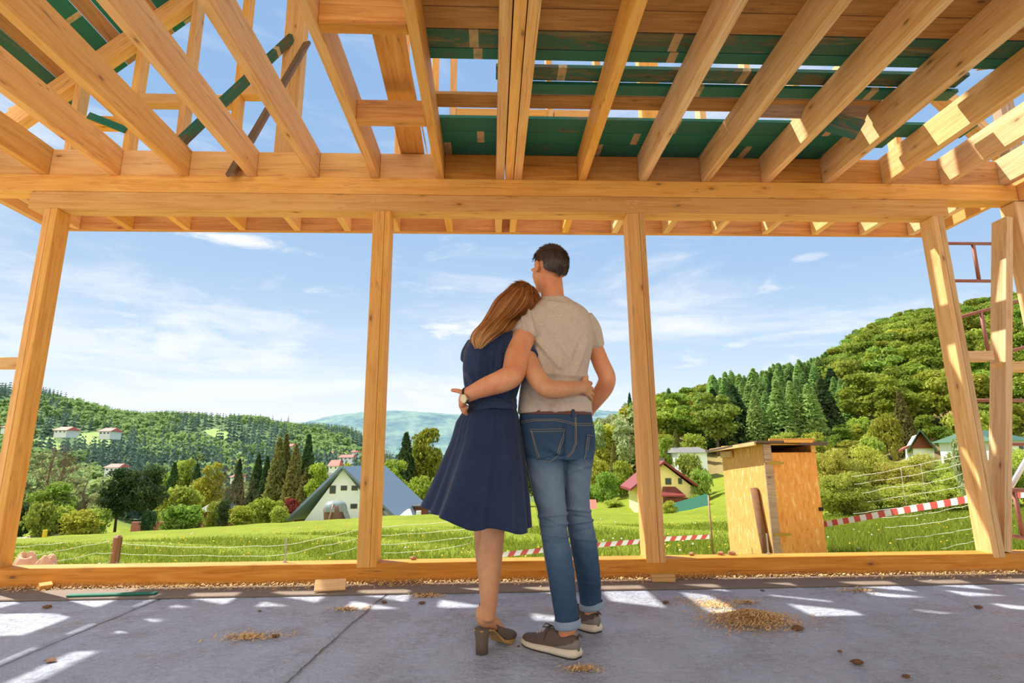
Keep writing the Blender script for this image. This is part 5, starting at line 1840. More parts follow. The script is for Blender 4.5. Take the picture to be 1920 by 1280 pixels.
# small shed with a red roof, left of the yellow house
YR = 70
e = empty('red_roofed_shed', Vector(at(1110, 964, YR)), 'little brown shed with a red tiled roof beside the jeans', 'shed')
a, b_ = at(1100, 966, YR), at(1118, 955, YR)
bbox_obj('wall', a[0] - 1, b_[0], YR, YR + 3, a[2] - 0.5, b_[2], M['wood_red'], e)
P = [at(1096, 956, YR - .4), at(1120, 956, YR - .4), at(1118, 938, YR + 2), at(1098, 938, YR + 2)]
V = [tuple(p) for p in P] + [tuple(p + np.array([0, .1, .12])) for p in P]
mk('roof', V, [(0, 3, 2, 1), (4, 5, 6, 7), (0, 1, 5, 4), (1, 2, 6, 5), (2, 3, 7, 6), (3, 0, 4, 7)], M['roof_pink'], e)
o = bbox_obj('green_net_fence', at(1122, 960, 69)[0], at(1165, 960, 69)[0], 68.9, 69, at(1140, 966, 69)[2] - .3, at(1140, 956, 69)[2], plain('green fence net', srgb(60, 122, 108), 0.7))
tag(o, 'low green net fence beside the red roofed shed', 'fence')
p0, p1 = at(1258, 966, 54), at(1332, 972, 50)
o = beam('green_net_fence', (p0[0], p0[1], gz(p0[0], p0[1]) + .45), (p1[0], p1[1], gz(p1[0], p1[1]) + .45), 0.03, 1.1, bpy.data.materials['green fence net'])
tag(o, 'green net fence in front of the yellow house', 'fence')

# green roofed house above the hedge, grey shed on the slope, far farmhouses
def simple_house(lb, px0, px1, pyb, pye, pyr, Y, wallm, roofm, depth=6.0, gable=False, wins=2, name='farmhouse'):
    e = empty(name, Vector(at((px0 + px1) / 2, pyb, Y)), lb, 'house')
    a, b_ = at(px0, pyb, Y), at(px1, pye, Y)
    x0, x1, z0, z1, zr_ = a[0], b_[0], a[2] - depth * .25, b_[2], at((px0 + px1) / 2, pyr, Y + depth / 2)[2]
    if gable:
        xm = (x0 + x1) / 2
        pf = [(x0, Y, z0), (x1, Y, z0), (x1, Y, z1), (xm, Y, zr_), (x0, Y, z1)]
        V = pf + [(p[0], p[1] + depth, p[2]) for p in pf]
        mk('walls', V, [(0, 1, 2, 3, 4), (5, 9, 8, 7, 6), (0, 5, 6, 1), (1, 6, 7, 2), (0, 4, 9, 5), (2, 7, 8, 3), (3, 8, 9, 4)], M[wallm], e)
        for s_ in (0, 1):
            ex = (x0 - .5, z1 - .5) if s_ == 0 else (x1 + .5, z1 - .5)
            P = [(xm, Y - .8, zr_ + .05), (ex[0], Y - .8, ex[1]), (ex[0], Y + depth, ex[1]), (xm, Y + depth, zr_ + .05)]
            V = P + [(p[0], p[1], p[2] + .25) for p in P]
            mk('roof', V, [(0, 3, 2, 1), (4, 5, 6, 7), (0, 1, 5, 4), (1, 2, 6, 5), (2, 3, 7, 6), (3, 0, 4, 7)], M[roofm], e)
    else:
        bbox_obj('walls', x0, x1, Y, Y + depth, z0, z1, M[wallm], e)
        ov = depth * .08
        P = [(x0 - ov, Y - ov, z1), (x1 + ov, Y - ov, z1), (x1 + ov, Y + depth + ov, z1), (x0 - ov, Y + depth + ov, z1), (x0, Y + depth / 2, zr_), (x1, Y + depth / 2, zr_)]
        mk('roof', P, [(0, 1, 5, 4), (2, 3, 4, 5), (0, 4, 3), (1, 2, 5), (0, 3, 2, 1)], M[roofm], e)
        for i in range(wins):
            xc = x0 + (x1 - x0) * (i + .5) / wins; hw = (x1 - x0) * .07; zc = (a[2] + z1) / 2; hh = (z1 - a[2]) * .2
            winset(e, xc - hw, xc + hw, zc - hh, zc + hh, Y, 'frame_dark', depth * .01)
    return e
YG_ = 58.0
e = empty('green_roofed_house', Vector(at(1735, 860, YG_)), 'house with a green sheet roof and red brown gable behind the hedge', 'house')
G = lambda px, py, dy=0: at(px, py, YG_ + dy)
za = G(1725, 808); zl = G(1700, 850); zrr = G(1756, 842)
pf = [G(1712, 880), G(1752, 880), G(1752, 838), tuple(G(1726, 812)), G(1712, 836)]
V = [tuple(p) for p in pf] + [(p[0] + 6, p[1] + 9, p[2]) for p in pf]
mk('walls', V, [(0, 1, 2, 3, 4), (5, 9, 8, 7, 6), (0, 5, 6, 1), (1, 6, 7, 2), (0, 4, 9, 5), (2, 7, 8, 3), (3, 8, 9, 4)], M['white_wall'], e)
for ex in (G(1702, 848, -1), G(1758, 845, -1)):
    a = G(1725, 808, -1)
    P = [a, ex, ex + np.array([8.5, 11, .0]), a + np.array([8.5, 11, 0])]
    V = [tuple(p) for p in P] + [tuple(p + np.array([0, 0, .22])) for p in P]
    mk('roof', V, [(0, 3, 2, 1), (4, 5, 6, 7), (0, 1, 5, 4), (1, 2, 6, 5), (2, 3, 7, 6), (3, 0, 4, 7)], M['roof_green'], e)
mk('gable_boards', [tuple(G(1708, 840, -.3)), tuple(G(1750, 840, -.3)), tuple(G(1726, 812, -.3)), tuple(G(1708, 840, -.15)), tuple(G(1750, 840, -.15)), tuple(G(1726, 812, -.15))], [(0, 1, 2), (3, 5, 4), (0, 3, 4, 1), (1, 4, 5, 2), (2, 5, 3, 0)], M['wood_red'], e)
P = [G(1684, 848, 2), G(1706, 838, 2), G(1712, 834, 8), G(1692, 842, 8)]
V = [tuple(p) for p in P] + [tuple(p + np.array([0, 0, .2])) for p in P]
mk('lean_to_roof', V, [(0, 3, 2, 1), (4, 5, 6, 7), (0, 1, 5, 4), (1, 2, 6, 5), (2, 3, 7, 6), (3, 0, 4, 7)], M['roof_pink'], e)
simple_house('second green sheet roof seen past the leaning post', 1878, 1925, 850, 826, 806, 64, 'white_wall', 'roof_green', 9)
simple_house('pale shed with a low grey roof at the foot of the bare slope', 1272, 1325, 866, 848, 838, 84, 'white_wall', 'roof_grey', 6, wins=1)
for a in (('long farmhouse with a pink red roof, left one of two on the hill meadow', 101, 125, 812, 806, 800, 330), ('farmhouse with a red roof, right one of two on the hill meadow', 185, 207, 815, 808, 802, 345),
          ('pinkish house half hidden by the far left post', 2, 12, 805, 800, 797, 420),
          ('house with an orange red roof above the dark pines', 196, 222, 884, 876, 869, 200), ('small orange red roof among the grey bare trees', 432, 447, 898, 894, 889, 150),
          ('red roofed house behind the yellow green tree near the left post', 616, 634, 880, 873, 862, 150), ('far red roofed house near the left post', 618, 624, 852, 849, 846, 400),
          ('far pale house right of the larch group', 538, 546, 840, 836, 832, 420), ('far house with a pink roof beside the left post', 659, 668, 850, 847, 844, 380),
          ('lowest of the far houses beside the left post', 636, 660, 862, 857, 852, 260)):
    simple_house(a[0], *a[1:7], 'white_wall', 'roof_pink', a[6] * 0.03, wins=3 if a[2] - a[1] > 18 else 2)
simple_house('weathered hut with a brown roof left of the thuja', 374, 406, 985, 958, 941, 66, 'wood_red', 'roof_grey', 5, wins=1, name='hut')
o = bbox_obj('garden_wall', at(245, 990, 58)[0], at(325, 990, 58)[0], 58, 58.4, at(300, 998, 58)[2] - 1, at(300, 978, 58)[2], plain('faded red brick', srgb(170, 110, 96), 0.9, var=0.2, scale=3))
tag(o, 'low faded red brick wall behind the trunks of the dark pines', 'wall')
M['ymark'] = plain('yellow painted marker', srgb(226, 186, 40), 0.6)
p = at(84, 1007, 40)
o = tube('marker_post', [at(83, 1008, 40), at(85, 993, 40)], 0.14, M['ymark'], None, 10, False)
tag(o, 'short yellow marker post at the left end of the lawn', 'post')
o = bbox_obj('solar_panel', at(303, 990, 56)[0], at(318, 990, 56)[0], 56, 56.8, at(310, 989, 56)[2], at(310, 985, 56)[2], plain('panel', srgb(170, 186, 196), 0.3))
tag(o, 'small tilted panel right of the dark pines', 'panel')
o = beam('panel_post', at(311, 1000, 56.4), at(311, 988, 56.4), 0.1, 0.1, M['grey_wood'], up=(0, 1, 0)); tag(o, 'thin post under the small tilted panel', 'post')
o = bbox_obj('gravel_path', at(36, 1004, 43)[0], at(82, 1004, 43)[0], 42, 46, ground(kx(60), 43) , ground(kx(60), 43) + .12, plain('pale gravel', srgb(200, 188, 160), 0.95))
tag(o, 'strip of pale gravel at the left end of the lawn', 'gravel', kind='structure')
from mathutils.bvhtree import BVHTree
# ------------------------------------------------------------------ soft shapes for the two people


def catmull(P, per=5):
    P = [np.asarray(p, float) for p in P]
    Q = [2 * P[0] - P[1]] + P + [2 * P[-1] - P[-2]]
    out = []
    for i in range(1, len(Q) - 2):
        for k in range(per):
            t = k / per
            a, b_, c_, d = Q[i - 1], Q[i], Q[i + 1], Q[i + 2]
            out.append(0.5 * ((2 * b_) + (c_ - a) * t + (2 * a - 5 * b_ + 4 * c_ - d) * t * t + (3 * b_ - a - 3 * c_ + d) * t ** 3))
    out.append(P[-1])
    return np.array(out)


def limb(pts, radii, ref=(0, 1, 0), n=20, per=5, cap=True, capk=0.55):
    """closed tapering limb; radii: r or (r across, r along ref)"""
    C_ = catmull(pts, per)
    R_ = catmull([np.array(r if isinstance(r, (tuple, list)) else (r, r), float) for r in radii], per)
    T = np.gradient(C_, axis=0); T /= np.linalg.norm(T, axis=1)[:, None] + 1e-12
    ref = np.array(ref, float)
    V = []
    rings = []
    def ring(c, t, ra, rb):
        b_ = ref - t * np.dot(ref, t); b_ /= np.linalg.norm(b_)
        a = np.cross(t, b_)
        return [c + a * ra * math.cos(6.28318 * k / n) + b_ * rb * math.sin(6.28318 * k / n) for k in range(n)]
    if cap:
        for s_ in (0.95, 0.62, 0.3):
            q = math.sqrt(max(0, 1 - s_ * s_))
            rings.append(ring(C_[0] - T[0] * R_[0].min() * capk * s_, T[0], R_[0][0] * q, R_[0][1] * q))
    for c, t, r in zip(C_, T, R_):
        rings.append(ring(c, t, r[0], r[1]))
    if cap:
        for s_ in (0.3, 0.62, 0.95):
            q = math.sqrt(max(0, 1 - s_ * s_))
            rings.append(ring(C_[-1] + T[-1] * R_[-1].min() * capk * s_, T[-1], R_[-1][0] * q, R_[-1][1] * q))
    return rings_vf(rings)


def rings_vf(rings):
    n = len(rings[0]); V = [p for r in rings for p in r]
    F = []
    for i in range(len(rings) - 1):
        for k in range(n):
            k2 = (k + 1) % n
            F.append((i * n + k, i * n + k2, (i + 1) * n + k2, (i + 1) * n + k))
    F.append(tuple(range(n))[::-1]); F.append(tuple((len(rings) - 1) * n + k for k in range(n)))
    return V, F


def torso(rows, n=40, e=2.4, per=4, yaw=0.0):
    """rows: (py, left px, right px, depth Y, half depth) -> closed loft with level rings"""
    D_ = []
    for py, xl, xr, Y, hd in rows:
        a, b_ = at(xl, py, Y), at(xr, py, Y)
        c = (a + b_) / 2
        D_.append(np.array([c[0], Y, c[2], (b_[0] - a[0]) / 2, hd]))
    D_ = catmull(D_, per)
    rings = []
    cy, sy = math.cos(yaw), math.sin(yaw)
    for x, y, z, w, d in D_:
        r = []
        for k in range(n):
            t = 6.28318 * k / n
            cx, sx = math.cos(t), math.sin(t)
            u = w * math.copysign(abs(cx) ** (2 / e), cx); v = d * math.copysign(abs(sx) ** (2 / e), sx)
            r.append((x + u * cy - v * sy, y + u * sy + v * cy, z))
        rings.append(r)
    return rings_vf(rings)


def ball(c, rx, ry, rz_, rot=None, sub=3):
    bm = bmesh.new(); bmesh.ops.create_icosphere(bm, subdivisions=sub, radius=1)
    Rm = Matrix.Identity(3) if rot is None else rot
    V = [tuple(Vector(c) + Rm @ Vector((v.co.x * rx, v.co.y * ry, v.co.z * rz_))) for v in bm.verts]
    F = [tuple(v.index for v in f.verts) for f in bm.faces]
    bm.free()
    return V, F


def organic(name, pieces, vox, mat, parent, iters=4, fn=None, dec=None):
    """joins closed pieces into ONE continuous surface"""
    mb = MB()
    for V, F in pieces:
        me = bpy.data.meshes.new('t'); me.from_pydata([tuple(map(float, v)) for v in V], [], F)
        bm = bmesh.new(); bm.from_mesh(me); bmesh.ops.recalc_face_normals(bm, faces=bm.faces)
        mb.add([v.co[:] for v in bm.verts], [tuple(v.index for v in f.verts) for f in bm.faces])
        bm.free(); bpy.data.meshes.remove(me)
    me = bpy.data.meshes.new('t'); me.from_pydata(mb.V, [], mb.F)
    o = bpy.data.objects.new('t', me); COL.objects.link(o)
    m = o.modifiers.new('r', 'REMESH'); m.mode = 'VOXEL'; m.voxel_size = vox
    if iters:
        s_ = o.modifiers.new('s', 'SMOOTH'); s_.factor = 0.6; s_.iterations = iters
    dg = bpy.context.evaluated_depsgraph_get()
    ev = o.evaluated_get(dg)
    me2 = bpy.data.meshes.new_from_object(ev)
    n = len(me2.vertices)
    V = np.zeros(n * 3); me2.vertices.foreach_get('co', V); V = V.reshape(-1, 3)
    N_ = np.zeros(n * 3); me2.vertices.foreach_get('normal', N_); N_ = N_.reshape(-1, 3)
    F = [tuple(p.vertices) for p in me2.polygons]
    bpy.data.objects.remove(o); bpy.data.meshes.remove(me); bpy.data.meshes.remove(me2)
    if fn is not None:
        V = fn(V, N_)
    ob = mk(name, V, F, mat, parent, smooth=True)
    return ob, V, F


def px_of(V):
    d = V - np.array([0, 0, HCAM])
    z = d @ _F
    return 960 + FPX * (d @ _R) / z, 640 - FPX * (d @ _U) / z


def gauss_line(X, Y_, a, b_, w, ends=0.15):
    """soft mask 0..1 along the picture segment a-b with half width w (all in picture pixels)"""
    a = np.array(a, float); b_ = np.array(b_, float)
    d = b_ - a; L = np.linalg.norm(d); d /= L
    t = ((X - a[0]) * d[0] + (Y_ - a[1]) * d[1]) / L
    s_ = (X - a[0]) * -d[1] + (Y_ - a[1]) * d[0]
    m = np.exp(-(s_ / w) ** 2)
    e = np.clip((t + ends) / ends, 0, 1) * np.clip((1 + ends - t) / ends, 0, 1)
    return m * e


def cam_hit(bvh, px, py):
    d = Vector(_F + (px - 960) / FPX * _R + (640 - py) / FPX * _U).normalized()
    loc, nor, i, dist = bvh.ray_cast(Vector((0, 0, HCAM)), d)
    if loc is None:
        return None, None
    if nor.dot(d) > 0: nor = -nor
    return loc, nor


def seam(name, bvh, pts, mat, parent, r=0.0012, lift=0.001, dash=None):
    """a sewn line that follows the cloth under the picture polyline pts"""
    P = []
    for (x0, y0), (x1, y1) in zip(pts[:-1], pts[1:]):
        n = max(2, int(math.hypot(x1 - x0, y1 - y0) / 3))
        for i in range(n):
            P.append((x0 + (x1 - x0) * i / n, y0 + (y1 - y0) * i / n))
    P.append(pts[-1])
    W = []
    for x, y in P:
        l, nn = cam_hit(bvh, x, y)
        if l is not None: W.append(l + nn * lift)
    if len(W) < 2: return None
    return tube(name, W, r, mat, parent, 5)


def patch(name, bvh, corners, mat, parent, lift=0.002, n=10):
    """cloth patch laid on the surface: corners in picture pixels, 4 points (tl, tr, br, bl)"""
    tl, tr, br, bl = [np.array(c, float) for c in corners]
    V, ok = [], True
    last = None
    for j in range(n + 1):
        for i in range(n + 1):
            u, v = i / n, j / n
            p = (tl * (1 - u) + tr * u) * (1 - v) + (bl * (1 - u) + br * u) * v
            l, nn = cam_hit(bvh, *p)
            q, ctr = 0, (tl + tr + br + bl) / 4
            while l is None and q < 20:
                q += 1
                l, nn = cam_hit(bvh, *(np.array(p) * (1 - q * 0.04) + ctr * q * 0.04))
            if l is None:
                l, nn = last
            last = (l, nn)
            V.append(l + nn * lift)
    for j in range(n + 1):
        for i in range(n + 1):
            l = V[j * (n + 1) + i]
            V.append(l + Vector((0, 1, 0)) * 0.004)
    m_ = (n + 1) * (n + 1)
    F = [(j * (n + 1) + i, j * (n + 1) + i + 1, (j + 1) * (n + 1) + i + 1, (j + 1) * (n + 1) + i) for j in range(n) for i in range(n)]
    border = [(0, i) for i in range(n)] + [(j, n) for j in range(n)] + [(n, n - i) for i in range(n)] + [(n - j, 0) for j in range(n)]
    ids = [j * (n + 1) + i for j, i in border]
    for k in range(len(ids)):
        a, b_ = ids[k], ids[(k + 1) % len(ids)]
        F.append((a, a + m_, b_ + m_, b_))
    return mk(name, V, F, mat, parent, smooth=True)


# ------------------------------------------------------------------ cloth and skin materials
def skin_mat(name, base, red):
    m, t, b, _ = newmat(name)
    tcn = t.nodes.new('ShaderNodeTexCoord')
    n1 = noise(t, tcn.outputs['Object'], 9, 5, 0.6)
    n2 = noise(t, tcn.outputs['Object'], 70, 4, 0.6)
    c = mixc(t, mapr(t, n1, 0.35, 0.7), base, red)
    c = mixc(t, mapr(t, n2, 0.55, 0.75, 0, 0.25), c, tuple(x * 0.8 for x in red))
    setin(t, b, 'Base Color', c)
    setin(t, b, 'Roughness', 0.5)
    b.inputs['Subsurface Weight'].default_value = 0.12
    b.inputs['Subsurface Radius'].default_value = (0.012, 0.005, 0.003)
    bump(t, b, n2, 0.12, 0.002)
    return m
M['skin_m'] = skin_mat('sun reddened skin', srgb(232, 164, 118), srgb(216, 134, 92))
M['skin_w'] = skin_mat('tanned skin', srgb(222, 164, 118), srgb(204, 140, 98))
M['skin_leg'] = skin_mat('tanned leg skin', srgb(206, 150, 116), srgb(186, 124, 92))


def cloth(name, lo, hi, warp=900, rough=0.85, bmp=0.25, streak=(220, 220, 1400), dist=0.0012, sheen=0.2):
    m, t, b, _ = newmat(name)
    tcn = t.nodes.new('ShaderNodeTexCoord')
    v = tcn.outputs['Object']
    a = noise(t, mapping(t, v, streak), 1.0, 3, 0.7)
    b2 = noise(t, mapping(t, v, (7, 7, 7)), 1.0, 4, 0.6)
    c = mixc(t, mapr(t, mathn(t, 'ADD', mathn(t, 'MULTIPLY', a, 0.7), mathn(t, 'MULTIPLY', b2, 0.3)), 0.3, 0.7), lo, hi)
    setin(t, b, 'Base Color', c)
    setin(t, b, 'Roughness', rough)
    b.inputs['Specular IOR Level'].default_value = 0.25
    b.inputs['Sheen Weight'].default_value = sheen
    bump(t, b, a, bmp, dist)
    return m
M['tee'] = cloth('heather beige jersey', srgb(182, 164, 146), srgb(224, 208, 190), streak=(90, 90, 420))
M['dress'] = cloth('dark blue chambray', srgb(23, 36, 62), srgb(44, 62, 96), streak=(420, 420, 160))
M['sash'] = cloth('dark blue sash', srgb(32, 46, 74), srgb(60, 78, 110), streak=(160, 160, 600))
M['cuff'] = cloth('turned denim cuff', srgb(122, 140, 158), srgb(156, 172, 188), streak=(500, 500, 500))
M['thread'] = plain('pale orange thread', srgb(176, 160, 132), 0.8, var=0.25, scale=300)
M['leather'] = plain('brown leather', srgb(98, 56, 40), 0.55, var=0.2, scale=20)


def denim():
    m, t, b, _ = newmat('washed blue denim')
    g = t.nodes.new('ShaderNodeNewGeometry')
    tcn = t.nodes.new('ShaderNodeTexCoord')
    v = tcn.outputs['Object']
    tw = noise(t, mapping(t, v, (500, 500, 500)), 1.0, 2, 0.7)
    stv = noise(t, mapping(t, v, (120, 120, 14)), 1.0, 4, 0.7)
    big = noise(t, v, 6.5, 4, 0.6)
    sp = t.nodes.new('ShaderNodeSeparateXYZ')
    t.links.new(g.outputs['Position'], sp.inputs[0])
    # worn-off dye on the backs of the thighs and around the knees
    fade = mathn(t, 'ADD', mathn(t, 'MULTIPLY', mapr(t, sp.outputs[2], 0.15, 0.66, 0, 1, True), mapr(t, sp.outputs[2], 0.92, 0.74, 0, 1, True)), mathn(t, 'MULTIPLY', big, 0.45))
    c = ramp(t, [(0.1, srgb(44, 66, 92)), (0.55, srgb(78, 104, 130)), (1.25 / 1.4, srgb(130, 150, 166))])
    t.links.new(mathn(t, 'MULTIPLY', mathn(t, 'ADD', fade, mathn(t, 'MULTIPLY', stv, 0.28)), 0.62), c.inputs[0])
    cc = mixc(t, mapr(t, tw, 0.35, 0.65, 0.0, 0.28), c.outputs[0], srgb(32, 56, 92))
    setin(t, b, 'Base Color', cc)
    setin(t, b, 'Roughness', 0.88)
    b.inputs['Specular IOR Level'].default_value = 0.2
    bump(t, b, tw, 0.25, 0.001)
    return m
M['denim'] = denim()


def hair_mat(name, cols, rough=0.38):
    m, t, b, _ = newmat(name)
    g = t.nodes.new('ShaderNodeNewGeometry')
    tcn = t.nodes.new('ShaderNodeTexCoord')
    at_ = t.nodes.new('ShaderNodeAttribute'); at_.attribute_name = 'along'
    rp = ramp(t, cols)
    nz = noise(t, tcn.outputs['Object'], 30, 3)
    f = mathn(t, 'ADD', mathn(t, 'MULTIPLY', g.outputs['Random Per Island'], 0.42), mathn(t, 'ADD', mathn(t, 'MULTIPLY', at_.outputs['Fac'], 0.5), mathn(t, 'MULTIPLY', nz, 0.12)))
    t.links.new(f, rp.inputs[0])
    setin(t, b, 'Base Color', rp.outputs[0])
    setin(t, b, 'Roughness', rough)
    b.inputs['Anisotropic'].default_value = 0.5
    return m
M['hair_m'] = hair_mat('dark brown hair', [(0.0, srgb(38, 28, 24)), (0.5, srgb(66, 50, 42)), (1.0, srgb(104, 84, 72))])
M['hair_w'] = hair_mat('red blonde hair', [(0.0, srgb(92, 46, 22)), (0.3, srgb(156, 90, 44)), (0.58, srgb(210, 148, 82)), (0.95, srgb(250, 212, 144))])
M['hair_wu'] = plain('hair shade', srgb(128, 72, 36), 0.6, var=0.3, scale=40)


# ================================================================== the man
PM = empty('person', (0.36, 2.75, 0.0), 'man in a beige t-shirt and blue jeans seen from behind, one arm round the woman', 'person')
MS = 2.66   # depth of his shoulders

# --- head
hc = at(1030, 506, 2.70)
face_yaw = math.radians(33)          # his face is turned to the left of straight ahead
fd = Vector((-math.sin(face_yaw), math.cos(face_yaw), -0.05)).normalized()
sdv = Vector((math.cos(face_yaw), math.sin(face_yaw), 0))
upv = sdv.cross(fd).normalized()
HR = Matrix((sdv, fd, upv)).transposed()          # columns: right, forward, up
H = lambda x, y, z: Vector(hc) + HR @ Vector((x, y, z))
pieces = [ball(H(0, -0.012, 0.025), 0.076, 0.096, 0.088, HR), ball(H(0, 0.03, -0.02), 0.070, 0.070, 0.085, HR),
          ball(H(0, 0.052, -0.075), 0.046, 0.040, 0.036, HR), ball(H(0, 0.022, -0.062), 0.058, 0.060, 0.046, HR),
          ball(H(0, 0.082, 0.022), 0.055, 0.022, 0.014, HR), ball(H(0, 0.106, -0.018), 0.012, 0.018, 0.022, HR, 2), ball(H(0, 0.100, 0.002), 0.009, 0.014, 0.026, HR, 2),
          ball(H(0, 0.088, -0.052), 0.024, 0.012, 0.008, HR, 2), ball(H(0, 0.086, -0.062), 0.021, 0.011, 0.007, HR, 2),
          ball(H(-0.036, 0.070, -0.015), 0.02, 0.02, 0.02, HR, 2), ball(H(0.036, 0.070, -0.015), 0.02, 0.02, 0.02, HR, 2)]
for s_ in (-1, 1):
    pieces += [ball(H(s_ * 0.086, -0.006, 0.004), 0.010, 0.018, 0.032, HR, 3), ball(H(s_ * 0.078, 0.004, -0.014), 0.007, 0.010, 0.014, HR, 2)]
# neck
pieces.append(limb([at(1037, 582, 2.68), at(1036, 556, 2.675), at(1034, 530, 2.69), at(1033, 512, 2.70)], [0.070, 0.059, 0.057, 0.055], n=24))
# left arm (round the woman)
armL = [at(1000, 598, 2.655), at(981, 632, 2.60), at(970, 668, 2.52), at(962, 700, 2.455), at(944, 713, 2.43), at(914, 724, 2.44), at(892, 733, 2.465), at(878, 740, 2.49)]
armLr = [0.052, 0.060, 0.058, 0.054, 0.052, 0.045, 0.037, (0.034, 0.028)]
pieces.append(limb(armL, armLr, n=22))
# right arm (hand in the front pocket)
armR = [at(1100, 608, 2.69), at(1115, 650, 2.715), at(1127, 681, 2.70), at(1138, 707, 2.69), at(1133, 727, 2.72), at(1118, 748, 2.77), at(1104, 768, 2.82), at(1094, 788, 2.86)]
armRr = [0.044, 0.042, 0.043, 0.043, 0.044, 0.040, 0.033, 0.030]
pieces.append(limb(armR, armRr, n=22))
# trunk and legs inside the clothes
pieces.append(torso([(600, 1000, 1100, 2.68, 0.075), (680, 1008, 1094, 2.67, 0.09), (760, 998, 1098, 2.68, 0.09), (820, 994, 1100, 2.70, 0.10), (850, 1000, 1098, 2.70, 0.09)], n=24))
pieces.append(limb([at(1021, 862, 2.695), at(1034, 950, 2.685), at(1041, 1010, 2.675), at(1053, 1085, 2.635), at(1066, 1168, 2.60)], [0.060, 0.050, 0.044, 0.042, 0.037]))
pieces.append(limb([at(1085, 862, 2.705), at(1082, 945, 2.765), at(1092, 1004, 2.80), at(1102, 1070, 2.87), at(1110, 1140, 2.94)], [0.048, 0.042, 0.042, 0.040, 0.037]))
# ankles into the shoes
pieces.append(limb([at(1066, 1160, 2.60), at(1064, 1182, 2.60), at(1056, 1196, 2.63)], [0.037, 0.036, 0.036]))
pieces.append(limb([at(1110, 1136, 2.94), at(1109, 1150, 2.94), at(1102, 1160, 2.98)], [0.037, 0.036, 0.034]))

# left hand: palm hangs down over her hip, fingers curl round the front, thumb points up and left
def finger(base, dirs, lens, r0, r1):
    pts = [np.array(base, float)]
    for d, L in zip(dirs, lens):
        d = np.array(d, float); d /= np.linalg.norm(d)
        pts.append(pts[-1] + d * L)
    rr = [r0 + (r1 - r0) * i / (len(pts) - 1) for i in range(len(pts))]
    return limb(pts, rr, n=12, per=4, ref=(0.3, 1, 0.2), capk=0.9)
w0 = at(880, 739, 2.485); k1 = at(866, 748, 2.535)
pieces.append(limb([w0, at(872, 745, 2.51), at(867, 752, 2.54)], [(0.030, 0.022), (0.036, 0.020), (0.038, 0.018)], n=18, ref=(0.8, -0.6, 0.2)))
knk = [(862, 742, 2.545), (862.5, 750, 2.55), (866, 758, 2.55), (871, 764, 2.55)]
for i, (a, b_, c_) in enumerate(knk):
    L = (0.041, 0.045, 0.042, 0.034)[i]
    pieces.append(finger(at(a + 3, b_, c_ - 0.008), [(-0.15, 0.8, -0.45), (0.35, 0.8, -0.45), (0.75, 0.5, -0.25)], [L, L * 0.75, L * 0.55], 0.0105, 0.0085))
pieces.append(finger(at(873, 735, 2.505), [(-0.85, 0.25, 0.12), (-0.95, 0.2, 0.25), (-0.95, 0.12, 0.1)], [0.022, 0.024, 0.018], 0.0125, 0.0095))
body_m, BV, BF = organic('body', pieces, 0.0042, M['skin_m'], PM, 5)
# eyes and brows
M['eye'] = plain('eye white', srgb(232, 226, 218), 0.3, var=0.02)
M['iris'] = plain('dark iris', srgb(60, 44, 34), 0.2)
for s_ in (-1, 1):
    V, F = ball(H(s_ * 0.030, 0.083, 0.004), 0.0115, 0.0115, 0.0115, HR, 2); e_ = mk('eye', V, F, M['eye'], PM, True)
    V, F = ball(H(s_ * 0.031, 0.0915, 0.004), 0.005, 0.004, 0.005, HR, 2); mk('iris', V, F, M['iris'], e_, True)
    V, F = ball(H(s_ * 0.031, 0.094, 0.024), 0.016, 0.005, 0.0035, HR, 2); mk('eyebrow', V, F, M['hair_m'], PM, True)

# --- short dark hair: a cap and many short locks
def hair_blades(name, roots, dirs, lens, width, mat, parent, curl=0.0, along0=0.0, along1=0.4, seg=3, rs=np.random.RandomState(1), under=None):
    n = len(roots)
    V, F, A = [], [], []
    for i in range(n):
        p = np.array(roots[i], float); d = np.array(dirs[i], float)
        L = lens[i]
        sidev = np.cross(d, rs.normal(0, 1, 3)); sidev /= np.linalg.norm(sidev) + 1e-9
        k0 = len(V)
        for j in range(seg + 1):
            t = j / seg
            w = width * (1 - t) ** 0.6 * (1 if j else 0.8)
            q = p + d * L * t + np.array([0, 0, -1.0]) * curl * L * t * t
            if j < seg:
                V += [q - sidev * w, q + sidev * w]; A += [along0 + (along1 - along0) * t] * 2
            else:
                V.append(q); A.append(along1)
        for j in range(seg - 1):
            F.append((k0 + 2 * j, k0 + 2 * j + 1, k0 + 2 * j + 3, k0 + 2 * j + 2))
        F.append((k0 + 2 * seg - 2, k0 + 2 * seg - 1, k0 + 2 * seg))
    if under is not None:
        k0 = len(V); uV, uF = under
        V += [np.array(v) for v in uV]; A += [0.12] * len(uV)
        F += [tuple(i + k0 for i in f) for f in uF]
    o = mk(name, V, F, mat, parent, smooth=True)
    a = o.data.attributes.new('along', 'FLOAT', 'POINT'); a.data.foreach_set('value', A)
    return o
rs = np.random.RandomState(8)
bm = bmesh.new(); bmesh.ops.create_icosphere(bm, subdivisions=5, radius=1)
capV, roots, dirs, lens = [], [], [], []
HRn = np.array([[HR[i][j] for j in range(3)] for i in range(3)])
def haired(u):
    x, y, z = u
    if y > 0.25: return z > 0.42 + 0.5 * (y - 0.25) * (y < .8) or (z > 0.3 and y < .62)
    if y > -0.30: return z > 0.04
    return z > -0.97 + 0.12 * abs(x) + 0.55 * (y + 1)
keep = {}
for v in bm.verts:
    u = np.array(v.co)
    keep[v.index] = haired(u)
